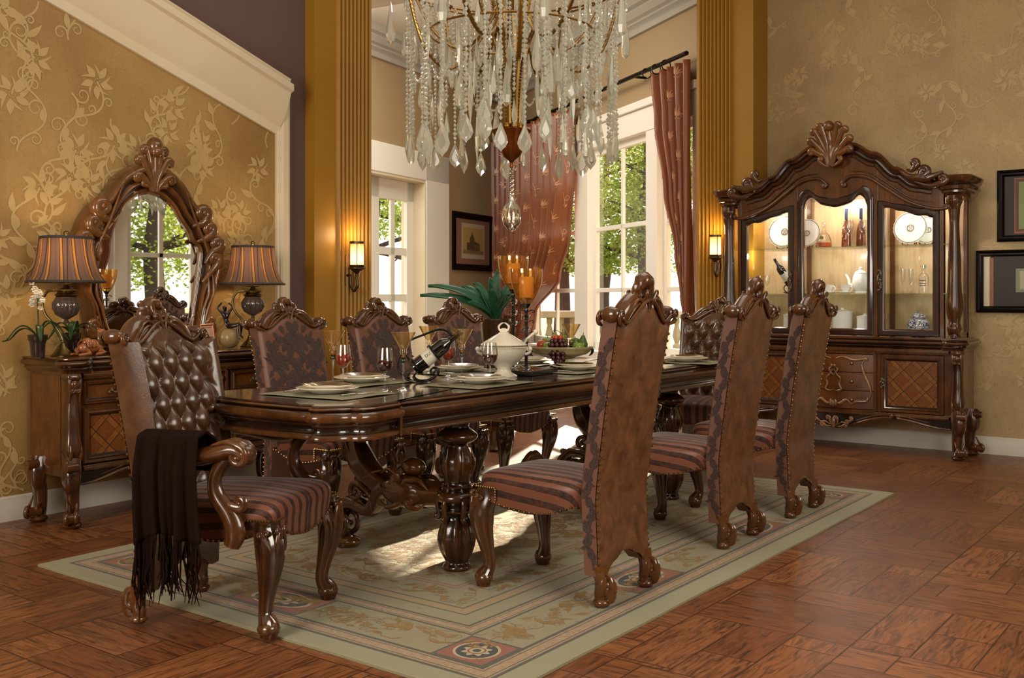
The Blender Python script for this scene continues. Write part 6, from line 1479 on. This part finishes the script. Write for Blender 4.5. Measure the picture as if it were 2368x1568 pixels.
# ---------------- sideboard ornaments ----------------
def on_sb(u, Y): p = GY(u, Y); p.z = .932; return p
def orchid(u, Y, label, flower, seed):
    rng = random.Random(seed); p = on_sb(u, Y); t = T('potted_orchid', label, 'plant', p, group='potted orchids on the sideboard')
    m = MB(); m.lathe([(.0, 0), (.036, 0), (.040, .07), (.046, .09), (.052, .10), (.052, .125), (.046, .125), (.045, .11), (.0, .108)], seg=32); m.build('pot', plain('dark_glazed_pot', '2c211a', .12, coat=.7), t)
    m = MB()
    for k in range(6):
        a = k*1.05+rng.uniform(-.3, .3); L = rng.uniform(.12, .19); d = Vector((cos(a), sin(a), 0)); sd = Vector((-d.y, d.x, 0)); up_ = rng.uniform(.05, .10)
        m.surf(lambda u, v: Vector((0, 0, .11))+d*(L*u)+Vector((0, 0, up_*sin(pi*min(1, u*1.15))*1.0-.02*u+ .006*abs(v-.5)*2))+sd*((v-.5)*.034*sin(pi*min(.98, u*.9+.1))), 10, 4)
    m.build('leaf', M['orchidleaf'], t, angle=80, solid=.002)
    if flower:
        m = MB(); m.tube(cat([(0, 0, .11), (.004, 0, .2), (.0, 0, .30), (.01, .0, .34)], 5), .004, 8); m.build('flower_stem', M['orchidleaf'], t)
        m = MB()
        for k in range(26):
            c = Vector((rng.gauss(.0, .02), rng.gauss(0, .02), .335+rng.gauss(0, .026))); a0 = rng.uniform(0, 6)
            for j in range(5):
                a = a0+j*2*pi/5; e = Vector((cos(a), sin(a)*.6, sin(a)*.8)); m.ball(c+e*.010, (.009, .009, .004), 6, 4)
        m.build('blossom', plain('white_petals', 'efe8d6', .5), t)
    return t
orchid(87, 5.50, 'potted plant with a white hyacinth-like bloom at the left end of the sideboard', True, 1); orchid(165, 5.62, 'leafy dark-potted orchid without flowers behind the left lamp', False, 2)
# camel
p = on_sb(205, 5.42); ca = T('camel_figurine', 'seated carved copper-brown camel figurine beside the left lamp', 'figurine', p, R(10)); m = MB(); cm = wood('copper_carving', '5c2c14', '8c4a24', 'c27a48', rough=.3)
m.ball((0, 0, .045), (.07, .035, .035), 20, 12); m.ball((-.01, 0, .075), (.03, .022, .028), 14, 10); m.ball((.025, 0, .068), (.025, .02, .02), 12, 8)
m.tube(cat([(.055, 0, .04), (.085, 0, .045), (.09, 0, .085), (.08, 0, .12), (.075, 0, .132)], 6), [.022]*6+[.017]*6+[.013]*6+[.012]*7, 12); m.ball((.09, 0, .137), (.026, .012, .012), 14, 8); m.ball((.112, 0, .133), (.010, .009, .008), 10, 6)
for s in (-1, 1): m.ball((.072, s*.009, .15), (.004, .003, .008), 6, 5); m.tube([(.05, s*.03, .03), (.085, s*.036, .015), (.05, s*.04, .010), (.02, s*.04, .008)], [.014, .011, .009, .008], 10); m.tube([(-.05, s*.028, .035), (-.03, s*.042, .014), (-.07, s*.042, .010), (-.095, s*.035, .008)], [.02, .014, .009, .007], 10)
m.tube([(-.068, 0, .05), (-.085, 0, .03), (-.08, 0, .012)], .004, 6); m.build('camel_body', cm, ca)
m = MB(); m.surf(lambda u, v: Vector((lerp(-.042, .034, u), .042*sin((v-.5)*pi*1.05), .052+.036*cos((v-.5)*pi*1.05)+.004*sin(u*20))), 12, 16); m.build('saddle_cloth', cm, ca, solid=.005)
# small picture frame
p = on_sb(484, 5.44); sf = T('photo_frame', 'small copper frame with a bird print leaning in front of the mirror', 'picture frame', p, R(10)); Ps = lambda a, z, n=0: Vector((a, -n+.18*z, z+.002))
pframe(sf, Ps, -.058, .058, .0, .16, plain('copper_frame', '8a4f30', .3, metal=.5), .012, .012); flat(sf, Ps, rect(-.05, .05, .008, .152)[::1], .003, plain('pink_paper', 'c9a488', .6), 'print'); m = MB()
m.surf(lambda u, v: Ps(.012*(u-.5)*2*sin(pi*(v*.9+.05))-.006*v, .06+.045*v, .0045), 4, 8); m.tube([Ps(.0, .06, .0045), Ps(.004, .03, .0045)], .0012, 5); m.ball(Ps(-.010, .105, .0045), (.006, .001, .006), 8, 6); m.build('printed_bird', M['ink'], sf)
m = MB(); m.surf(lambda u, v: Ps(lerp(-.04, .04, u), lerp(.135, .137, v), .0045), 2, 1); m.surf(lambda u, v: Ps(lerp(-.032, .036, u), lerp(.016, .020, v), .0045), 2, 1); m.build('printed_lines', sep, sf, smooth=False)
# seated dancer figurine on a stone ball
p = on_sb(531, 5.45); fg = T('figurine', 'dark bronze seated nude figurine with raised arms on a pale stone ball', 'figurine', p, 0)
q = lambda a, z, c=0: RV*a+FV*c+Vector((0, 0, z)); m = MB(); m.ball(q(0, .066), .066, 28, 18); m.build('stone_ball', paint('pale_onyx', 'b59a6c', '8f7448', .3, 20, 1.0), fg)
bz = plain('dark_bronze', '1d130e', .2, metal=.5, coat=.6); me = bpy.data.meshes.new('body')
J = {'pel': q(-.015, .145), 'wa': q(-.022, .178), 'ch': q(-.028, .215), 'nk': q(-.028, .240), 'hd': q(-.034, .262), 'hd2': q(-.030, .275), 'shl': q(-.048, .232, -.008), 'ell': q(-.075, .262, -.02), 'hal': q(-.045, .298, -.01), 'shr': q(-.008, .232, .010), 'elr': q(.018, .268, .02), 'har': q(-.012, .296, .01),
     'hpl': q(-.005, .142, -.02), 'knl': q(.065, .150, -.03), 'anl': q(.062, .085, -.045), 'ftl': q(.080, .060, -.05), 'hpr': q(-.005, .142, .018), 'knr': q(.075, .158, .02), 'anr': q(.068, .085, .01), 'ftr': q(.088, .066, .0)}
E_ = ['pel wa', 'wa ch', 'ch nk', 'nk hd', 'hd hd2', 'ch shl', 'shl ell', 'ell hal', 'ch shr', 'shr elr', 'elr har', 'pel hpl', 'hpl knl', 'knl anl', 'anl ftl', 'pel hpr', 'hpr knr', 'knr anr', 'anr ftr']
rad_ = {'pel': .024, 'wa': .015, 'ch': .022, 'nk': .008, 'hd': .015, 'hd2': .014, 'shl': .010, 'shr': .010, 'ell': .0065, 'elr': .0065, 'hal': .0055, 'har': .0055, 'hpl': .020, 'hpr': .020, 'knl': .012, 'knr': .012, 'anl': .007, 'anr': .007, 'ftl': .006, 'ftr': .006}
ks = list(J); me.from_pydata([J[k] for k in ks], [tuple(ks.index(x) for x in e.split()) for e in E_], []); bo = bpy.data.objects.new('body', me); COL.objects.link(bo); bo.parent = fg; me.materials.append(bz)
sk = bo.modifiers.new('k', 'SKIN'); sk.use_smooth_shade = True
for i, k in enumerate(ks): me.skin_vertices[0].data[i].radius = (rad_[k],)*2
me.skin_vertices[0].data[0].use_root = True; bo.modifiers.new('s', 'SUBSURF').render_levels = 2
# agave in a bronze planter
p = C2W(-.135, 8.45); ag = T('potted_agave', 'broad green agave in a tall bronze planter behind the left chairs', 'plant', p); m = MB()
m.lathe([(.0, 0), (.10, 0), (.11, .02), (.085, .06), (.075, .30), (.085, .62), (.105, .9), (.12, 1.055), (.126, 1.07), (.126, 1.085), (.116, 1.085), (.11, 1.03), (.0, 1.02)], seg=40); m.build('planter', plain('brown_bronze', '5a4634', .3, metal=.7), ag)
rng = random.Random(4); lv = [(pi*.98, .60, .46, .9), (pi*1.02, .60, .36, 1.0), (pi*.86, .42, .40, .7), (1.9, .40, .42, .35), (1.45, .42, .46, .2), (4.6, .36, .32, .45), (5.0, .42, .30, .6), (.2, .40, .38, .6), (.55, .42, .42, .4), (3.9, .40, .22, .7), (5.7, .40, .34, .6), (2.5, .42, .40, .5), (4.3, .30, .36, .25)]
for a, L, h, out_ in lv:
    d = RV*cos(a)+FV*sin(a); sd = (Vector((-d.y, d.x, 0))+Vector((0, 0, .75))*(1 if Vector((-d.y, d.x, 0)).dot(FV) > 0 else -1)).normalized(); m = MB()
    def fn(u, v, d=d, sd=sd, L=L, h=h, out_=out_):
        w_ = .048*(interp([(0, .55), (.45, 1.0), (.8, .6), (1, .02)], u)); b = (v-.5)*2
        return Vector((0, 0, 1.05))+d*(L*out_*(.15*u+.85*u**1.5)+.02)+Vector((0, 0, h*(1.25*u-.25*u*u*(1+out_*1.6))+.022*b*b))+sd*(b*w_)
    m.surf(fn, 18, 6); m.build('leaf', M['agave'], ag, angle=80, solid=.006)
# throw over the armchair
th = T('throw_blanket', 'dark brown fringed chenille throw hanging over the near armchair arm', 'throw', arm0.location, arm0.rotation_euler.z); rng = random.Random(9)
ph = [rng.uniform(0, 6) for _ in range(4)]
def drape(u, v):
    y = lerp(-.165, .085, u)+.012*sin(v*5+ph[0]); arc = v
    P_ = [(.222, .60), (.244, .722), (.30, .757), (.362, .742), (.392, .62), (.396, .47), (.388, .35+.03*sin(u*5)+.05*u)]
    i = min(5, int(v*6)); f = v*6-i; c = cat([(a, b, 0) for a, b in (P_[max(0, i-1)], P_[i], P_[i+1], P_[min(6, i+2)])], 8) if False else None
    x = lerp(P_[i][0], P_[i+1][0], f); z = lerp(P_[i][1], P_[i+1][1], f)
    am = .014*max(0, (v-.4)/.6)+.003; x += am*sin(u*26+ph[1])+am*.6*sin(u*43+ph[2]+v*2)
    return Vector((x, y+.02*max(0, v-.5)*sin(u*9+ph[3]), z))
m = MB(); m.surf(drape, 60, 40); m.build('cloth', M['throw'], th, angle=80, solid=.010); m = MB()
for k in range(110):
    u = rng.uniform(0, 1); b = drape(u, 1.0); L = rng.uniform(.13, .22)+.08*(1-u)*rng.random(); x, y, z = b
    m.tube([(x, y, z+.01), (x+rng.gauss(0, .006), y+rng.gauss(0, .006), z-L*.35), (x+rng.gauss(.004, .008), y+rng.gauss(0, .010), z-L*.7), (x+rng.gauss(.004, .010), y+rng.gauss(0, .012), z-L)], [.0038, .0036, .003, .0015], 5)
fr_ = m.build('fringe', M['throw'], th); fr_['kind'] = 'stuff'
# ---------------- things inside the china cabinet ----------------
def cab(u, v=None, X=8.64):
    p = GX(u, X); return Vector((X, p.y, 0))
Z2, Z1_, Z0_ = 1.6835, 1.2935, .9425
def put_c(t, u, z, X=8.64): q = cab(u, X=X); t.location = (q.x, q.y, z); return t
def stand_plate(u, label, r, X=8.66):
    q = cab(u, X=X); t = T('display_plate', label, 'plate', (q.x, q.y, Z2+r*.96+.012), 0, group='display plates in the china cabinet'); t.rotation_euler = (0, R(-78), 0)
    m = MB(); m.lathe([(.0, .0), (r*.6, .0), (r*.66, .006), (r, .016), (r, .020), (r*.68, .012), (r*.6, .006), (.0, .006)], seg=48, cap0=False, cap1=False, flute=(24, .012, .015, .03)); m.build('dish', M['chinawhite'], t, angle=60)
    m = MB(); m.lathe([(r*.90, .0195), (r*.96, .0215), (r*.96, .0219), (r*.90, .0199)], seg=48, cap0=False, cap1=False); m.lathe([(r*.16, .0065), (r*.22, .0065), (r*.22, .0072), (r*.16, .0072)], seg=32, cap0=False, cap1=False)
    for k in (-1, 1): m.tube([(k*.0+.02*cos(a_*.4), k*.016+.012*sin(a_*.4), .0075) for a_ in range(17)], .0025, 5)
    m.build('rim_band', plain('grey_band', '8d8672', .3), t)
    s = T('plate_stand', 'dark wooden easel under the '+label.split(',')[0], 'stand', (q.x, q.y, Z2), group='plate stands in the cabinet')
    for b in (-1, 1):
        m = MB(); m.tube(cat([(-.065, b*.05, .02), (-.055, b*.045, .006), (-.02, b*.04, .004), (.03, b*.035, .004), (.045, b*.03, .05), (.05, b*.02, .14)], 5), .005, 8); m.build('easel_leg', M['wood'], s)
stand_plate(1815, 'large white plate with a monogram, left door top shelf', .145); stand_plate(1866, 'white scalloped plate behind the left edge of the centre door', .125, 8.68)
stand_plate(2106, 'white plate with a monogram behind the right door', .135); stand_plate(2146, 'white scalloped plate at the far right of the top shelf', .115, 8.70)
amberliq = plain('cognac', '9a3f14', .05, coat=.5)
t = put_c(T('decanter', 'faceted cognac decanter on the top shelf of the centre door', 'decanter'), 1905, Z2); m = MB(); m.lathe([(.0, 0), (.06, 0), (.068, .01), (.062, .06), (.045, .11), (.02, .135), (.014, .15), (.014, .175), (.020, .178), (.020, .186), (.0, .186)], seg=10); m.build('glass', M['stemglass'], t, smooth=False)
m = MB(); m.lathe([(.0, .003), (.056, .003), (.063, .012), (.058, .045), (.0, .045)], seg=10); m.build('cognac', amberliq, t); m = MB(); m.lathe([(.0, .186), (.014, .188), (.02, .20), (.015, .216), (.006, .225), (.0, .226)], seg=14); m.build('stopper', M['stemglass'], t)
m = MB(); m.lathe([(.0, -.002), (.017, -.002), (.017, .002), (.0, .002)], seg=20, M=Matrix.Translation((-.056, 0, .085)) @ Matrix.Rotation(R(80), 4, 'Y')); m.build('label', plain('olive_label', '6c6a2c', .5), t)
for i, (u, X, lb) in enumerate(((1957, 8.70, 'left one of two tall blue-necked bottles on the top shelf'), (1991, 8.72, 'right one of two tall blue-necked bottles on the top shelf'))):
    t = put_c(T('liqueur_bottle', lb, 'bottle', group='blue-necked bottles in the cabinet'), u, Z2, X); m = MB(); m.lathe([(.0, 0), (.036, 0), (.040, .01), (.038, .13), (.03, .18), (.014, .22), (.012, .24), (.0, .24)], seg=24); m.build('body', plain('amber_bottle', '7a3a18', .06, coat=.8, trans=.4), t)
    m = MB(); m.lathe([(.0125, .235), (.0135, .235), (.0135, .33), (.0, .333)], seg=20); m.build('neck_wrap', plain('blue_foil', '27304f', .3, metal=.4), t)
def plainglass(t, s=1.0):
    m = MB(); m.lathe([(.0, .001), (.034*s, .001), (.012, .006), (.004, .012), (.004, .09*s), (.02*s, .10*s), (.036*s, .13*s), (.038*s, .155*s), (.032*s, .20*s), (.031*s, .20*s), (.036*s, .155*s), (.033*s, .13*s), (.0, .102*s)], seg=28); m.build('glass_body', M['stemglass'], t)
for u, lb in ((1962, 'clear wine glass on the top shelf, in front of the left bottle'), (1998, 'clear wine glass on the top shelf, in front of the right bottle')): t = put_c(T('wine_glass', lb, 'wine glass', group='clear glasses in the china cabinet'), u, Z2, 8.56); plainglass(t, 1.1)
for u, X, lb in ((1757, 8.62, 'clear glass at the left of the middle shelf'), (1773, 8.68, 'clear glass second from the left on the middle shelf')): t = put_c(T('wine_glass', lb, 'wine glass', group='clear glasses in the china cabinet'), u, Z1_, X); plainglass(t, .8)
t = put_c(T('wine_bottle', 'dark wine bottle tilted on the middle shelf of the left door', 'bottle'), 1828, Z1_+.075, 8.62); t.rotation_euler = (0, R(0), 0); t.rotation_mode = 'QUATERNION'; t.rotation_quaternion = (-RV*cos(R(55))*.9+Vector((0, 0, sin(R(55))))).to_track_quat('Z', 'Y'); bottle_mb(.27, .034).build('glass_body', M['bottle'], t, angle=50)
m = MB(); m.lathe([(.0346, .05), (.0346, .12)], seg=24, cap0=False, cap1=False); m.build('label', M['paper'], t)
t = put_c(T('bottle_holder', 'small dark holder under the tilted bottle in the cabinet', 'bottle holder'), 1828, Z1_, 8.62); m = MB(); m.tube([(0, .06*cos(k*.35), .045+.042*sin(k*.35)) for k in range(19)], .005, 8); m.tube([(-.04, .02, .004), (0, .06, .01), (.04, .02, .004)], .005, 8); m.build('ring', M['iron'], t)
def cup(u, lb):
    t = put_c(T('teacup', lb, 'cup', group='teacups in the china cabinet'), u, Z1_+.012, 8.58); m = MB(); m.lathe([(.0, 0), (.022, 0), (.024, .008), (.036, .028), (.042, .06), (.040, .06), (.034, .03), (.02, .010), (.0, .009)], seg=36, flute=(12, .02, .02, .07)); m.build('bowl', M['chinawhite'], t)
    m = MB(); m.tube([(0, -.038-.022*sin(k*pi/8), .05-.005*k) for k in range(9)], .004, 8); m.build('handle', M['chinawhite'], t)
    s = put_c(T('saucer', 'white saucer under the '+lb, 'saucer', group='saucers in the china cabinet'), u, Z1_, 8.58); m = MB(); m.lathe([(.0, .0), (.035, .0), (.06, .008), (.066, .013), (.065, .015), (.03, .005), (.0, .005)], seg=36); m.build('dish', M['chinawhite'], s)
cup(1916, 'left white teacup on the middle shelf'); cup(1955, 'right white teacup on the middle shelf')
t = put_c(T('teapot', 'tall white teapot with a knob lid on the middle shelf', 'teapot'), 1990, Z1_, 8.64); m = MB(); m.lathe([(.0, 0), (.045, 0), (.048, .01), (.044, .02), (.062, .05), (.070, .09), (.062, .14), (.048, .165), (.0, .165)], seg=48, flute=(14, .02, .03, .15)); m.build('body', M['chinawhite'], t)
m = MB(); m.lathe([(.05, .164), (.052, .170), (.04, .185), (.018, .195), (.010, .20), (.015, .21), (.010, .222), (.0, .225)], seg=32); m.build('lid', M['chinawhite'], t)
m = MB(); m.tube(cat([(0, .055, .06), (0, .09, .075), (0, .10, .12), (0, .125, .16)], 6), lambda f: lerp(.018, .008, f), 12); m.build('spout', M['chinawhite'], t)
m = MB(); m.tube(cat([(0, -.055, .14), (0, -.10, .15), (0, -.115, .10), (0, -.06, .05)], 6), .007, 8); m.build('handle', M['chinawhite'], t)
for u, X, lb in ((2088, 8.62, 'slim champagne flute left of the clear bottle in the right door'), (2106, 8.68, 'slim champagne flute just behind the clear bottle')):
    t = put_c(T('champagne_flute', lb, 'glass', group='champagne flutes in the china cabinet'), u, Z1_, X); m = MB(); m.lathe([(.0, .001), (.026, .001), (.006, .008), (.0035, .02), (.0035, .06), (.012, .08), (.019, .12), (.020, .20), (.019, .20), (.016, .12), (.0, .075)], seg=24); m.build('glass_body', M['stemglass'], t)
t = put_c(T('clear_bottle', 'clear spirits bottle on the middle shelf behind the right door', 'bottle'), 2136, Z1_, 8.62); m = MB(); m.lathe([(.0, 0), (.036, 0), (.038, .01), (.038, .13), (.030, .15), (.014, .165), (.013, .20), (.016, .205), (.016, .225), (.0, .225)], seg=32); m.build('glass_body', M['stemglass'], t)
m = MB(); m.lathe([(.0165, .203), (.0175, .203), (.0175, .228), (.0, .230)], seg=20); m.build('cap', M['silver'], t)
m = MB()
for z in (.06, .075, .10): m.surf(lambda u, v: Vector((-.0388*cos((u-.5)*1.4), .0388*sin((u-.5)*1.4), z+v*.006)), 8, 1)
m.build('printed_lines', plain('dark_print', '3c4450', .5), t)
for u, X, r, h, lb in ((1948, 8.66, .082, .20, 'taller white lidded canister at the bottom of the centre door'), (2000, 8.58, .065, .16, 'shorter white lidded canister at the bottom of the centre door'), (1830, 8.66, .07, .17, 'white lidded canister behind the left glass door')):
    t = put_c(T('canister', lb, 'canister', group='white canisters in the china cabinet'), u, Z0_, X); m = MB(); m.lathe([(.0, 0), (r, 0), (r*1.0, h*.93), (.0, h*.93)], seg=40); m.build('body', M['chinawhite'], t, angle=50)
    m = MB(); m.lathe([(r*1.03, h*.92), (r*1.04, h), (r*.6, h*1.05), (.012, h*1.07), (.014, h*1.13), (.0, h*1.16)], seg=40); m.build('lid', M['chinawhite'], t, angle=50)
a = NT('blue_and_white_glaze'); n_ = a.noise(a.obj(), 55, 4, .7, 1.5); a.set(col=a.ramp(n_, [(.47, hx('262c52')), (.53, hx('d5d4d8'))]), rough=.1, coat=.6)
t = put_c(T('ginger_jar', 'blue and white patterned ginger jar at the bottom of the right door', 'jar'), 2124, Z0_, 8.60); m = MB(); m.lathe([(.0, 0), (.05, 0), (.055, .01), (.08, .05), (.088, .09), (.078, .125), (.05, .145), (.048, .155), (.0, .155)], seg=44); m.build('body', a.m, t); m = MB(); m.lathe([(.056, .153), (.06, .158), (.055, .175), (.03, .188), (.010, .192), (.012, .205), (.0, .208)], seg=36); m.build('lid', a.m, t)
# ---------------- chandelier ----------------
ch = T('chandelier', 'large tiered crystal chandelier with gilt arms hanging over the dining table', 'chandelier', (4.49, 3.35, 0)); rng = random.Random(21)
m = MB(); m.lathe([(.0, 2.006), (.016, 2.008), (.02, 2.014), (.045, 2.03), (.062, 2.07), (.078, 2.12), (.098, 2.165), (.104, 2.175), (.098, 2.18), (.0, 2.175)], seg=72, flute=(18, .05, 2.04, 2.178)); m.build('bowl', M['bowlmetal'], ch)
for k in range(6): a = 2*pi*k/6; m = MB(); m.ball((cos(a)*.045, sin(a)*.045, 2.195), .024, 14, 10); m.build('gilt_ball', M['goldmetal'], ch)
m = MB(); m.lathe([(.0, 1.965), (.008, 1.97), (.012, 1.985), (.008, 2.0), (.014, 2.006), (.0, 2.01)], seg=16); m.build('finial', M['bowlmetal'], ch)
m = MB(); m.tube([(0, 0, 2.18), (0, 0, HCEIL-.02)], .014, 12); m.lathe([(.03, 2.9), (.08, 2.93), (.09, 3.0), (.05, 3.1), (.02, 3.2)], seg=32); m.lathe([(.02, HCEIL-.09), (.05, HCEIL-.06), (.08, HCEIL-.0), (.0, HCEIL)], seg=32); m.build('stem', M['goldmetal'], ch)
def bead_mesh(r, seg=8): b = MB(); b.lathe([(.001, -r), (r*.7, -r*.6), (r, 0), (r*.7, r*.6), (.001, r)], seg=seg); return b
for k in range(7):
    o = bead_mesh(.0135).build('chain_bead', M['glassball'], ch, smooth=False) if k == 0 else o.copy()
    if k: COL.objects.link(o); o.parent = ch
    o.location = (0, 0, 1.955-k*.0245)
m = MB(); m.lathe([(.002, .115), (.012, .105), (.02, .085), (.046, .045), (.053, .0), (.046, -.04), (.025, -.068), (.008, -.08), (.0, -.082)], seg=40); o = m.build('crystal_ball', M['glassball'], ch, angle=60); o.location = (0, 0, 1.705)
def dress(mb, P, r=.0075, step=.016, off=.014):      # small beads along a gilt bar
    L = 0
    for a, b in zip(P, P[1:]):
        d = (b-a).length; L += d
        if L >= step:
            L = 0; t_ = (b-a).normalized(); s = t_.cross(Vector((0, 0, 1))); s = s.normalized() if s.length > 1e-3 else Vector((1, 0, 0))
            for q in (-1, 1): mb.lathe([(.001, -r), (r, 0), (.001, r)], c=tuple(b+s*off*q), seg=5)
small = MB()
def pol(r, a, z): return Vector((cos(a)*r, sin(a)*r, z))
for k in range(6):      # stems flaring up from the bowl
    a = 2*pi*k/6+.2; P = cat([pol(.035, a, 2.19), pol(.045, a, 2.4), pol(.075, a, 2.6), pol(.14, a, 2.78), pol(.20, a, 2.98)], 12); m = MB(); m.tube(P, .0095, 8, 1.5); m.build('flared_stem', M['goldmetal'], ch); dress(small, P, .007)
for k in range(10):      # S-shaped arms
    a = 2*pi*k/10+.1
    P = cat([pol(.05, a, 2.95), pol(.16, a, 2.72), pol(.30, a, 2.64), pol(.44, a, 2.74), pol(.54, a, 2.92), pol(.58, a, 3.08)], 12) if k % 2 else cat([pol(.10, a, 2.80), pol(.22, a, 2.60), pol(.36, a, 2.48), pol(.48, a, 2.56), pol(.55, a, 2.72), pol(.60, a, 2.95)], 12)
    m = MB(); m.tube(P, .0085, 8, 1.6); m.build('arm', M['goldmetal'], ch); dress(small, P, .0075)
    m = MB(); e = P[-1]; m.lathe([(.0, 0), (.03, .004), (.045, .02), (.05, .03), (.0, .03)], c=tuple(e), seg=20); m.build('candle_pan', M['goldmetal'], ch)
# pendants
def kite(L=.135, W=.034, T_=.013):
    b = MB(); o = [(0, L*.5), (W*.35, L*.30), (W*.8, L*.05), (W, -L*.15), (W*.7, -L*.32), (W*.25, -L*.42), (0, -L*.5)]; o = o+[(-x, z) for x, z in o[-2:0:-1]]
    c0, c1 = len(o), len(o)+1; b.add([(x, 0, z) for x, z in o]+[(x*.55, T_*.5, z*.55-L*.03) for x, z in o]+[(x*.55, -T_*.5, z*.55-L*.03) for x, z in o], [])
    n = len(o)
    for i in range(n):
        j = (i+1) % n; b.f += [(i, j, n+j, n+i), (j, i, 2*n+i, 2*n+j)]
    b.f += [tuple(range(n, 2*n)), tuple(range(2*n, 3*n))[::-1]]; return b
def drop(L=.15, r=.016): b = MB(); b.lathe([(.001, L*.5), (r*.35, L*.3), (r*.75, 0), (r, -L*.25), (r*.75, -L*.42), (.001, -L*.5)], seg=7); return b
def spear(L=.24, r=.013): b = MB(); b.lathe([(.001, L*.5), (r*.8, L*.15), (r, 0), (r*.7, -L*.25), (.001, -L*.5)], seg=5); return b
protos = {'k': kite(.15, .037, .015), 'K': kite(.185, .046, .018), 'd': drop(.16, .018), 'D': drop(.235, .027), 's': spear(.28, .015)}; made = {}; count = [0]
def pend(kind, loc, ang):
    if count[0] >= 98 or kind not in 'kKdDs': 
        small.merge(protos[kind], Matrix.Translation(loc) @ Matrix.Rotation(ang, 4, 'Z')); return
    count[0] += 1
    if kind not in made: made[kind] = protos[kind].build('crystal_pendant', M['crystal'], ch, smooth=False); o = made[kind]
    else: o = made[kind].copy(); COL.objects.link(o); o.parent = ch
    o.location = loc; o.rotation_euler = (0, 0, ang)
def strand(r, a, z0, z1, b=.0105, step=.025):
    z = z0
    while z > z1:
        rr = b*rng.choice((.8, 1, 1, 1.35)); small.lathe([(.001, -rr*1.2), (rr, 0), (.001, rr*1.2)], c=tuple(pol(r, a, z)), seg=5); z -= step
    return z
big = []
for k in range(34):      # outer curtain of strands ending in large leaf drops
    a = 2*pi*k/34+rng.uniform(-.05, .05); r = rng.uniform(.53, .60); zb_ = 2.00+.10*rng.random()
    z = strand(r, a, 2.95, zb_+.10, .0105); big.append((rng.choice('kKkd'), pol(r, a, zb_+.03), a+pi/2+rng.uniform(-.6, .6)))
for k in range(18):
    a = 2*pi*k/18+rng.uniform(-.1, .1); r = rng.uniform(.38, .5); zb_ = rng.uniform(2.0, 2.2); z = strand(r, a, 2.7, zb_+.16); big.append((rng.choice('kdKd'), pol(r, a, zb_+.05), a+rng.uniform(0, 3)))
for k in range(30):
    a = 2*pi*k/30+rng.uniform(-.1, .1); r = rng.uniform(.30, .56); z = rng.uniform(2.28, 2.7); big.append((rng.choice('dDDs'), pol(r, a, z), a+rng.uniform(0, 3))); strand(r, a, z+.30, z+.12)
for k in range(14):
    a = 2*pi*k/14+rng.uniform(-.15, .15); r = rng.uniform(.16, .28); z = rng.uniform(2.15, 2.5); big.append((rng.choice('sDsK'), pol(r, a, z), a)); strand(r, a, z+.45, z+.14)
for k in range(8): a = 2*pi*k/8; big.append(('D', pol(.66, a+.1, 2.72), a)); strand(.66, a+.1, 2.98, 2.84)
for kind, loc, an in sorted(big, key=lambda b: b[1].dot(Vector((-.8, -.6, 0)))*-1): pend(kind, loc, an)
for k in range(150):
    a = rng.uniform(0, 2*pi); r = rng.uniform(.15, .6); z = rng.uniform(2.3, 3.0); small.merge(protos[rng.choice('dskd')], Matrix.Translation(pol(r, a, z)) @ Matrix.Rotation(rng.uniform(0, 3), 4, 'Z') @ Matrix.Scale(rng.uniform(.5, .9), 4))
for k in range(26):      # swags between strands
    a0, a1 = 2*pi*k/26, 2*pi*(k+1)/26; z0 = rng.choice((2.9, 2.62, 2.45)); r = rng.uniform(.35, .58)
    for q in range(12): f = q/11; small.lathe([(.001, -.009), (.0075, 0), (.001, .009)], c=tuple(pol(r, lerp(a0, a1, f), z0-.07*sin(pi*f))), seg=5)
s_ = small.build('small_crystals', M['crystal'], ch, smooth=False); s_['kind'] = 'stuff'
for z, r in ((2.95, .57), (2.70, .45), (3.0, .66)):
    m = MB(); m.tube([pol(r, 2*pi*k/64, z) for k in range(65)], .006, 8); m.build('ring', M['goldmetal'], ch)
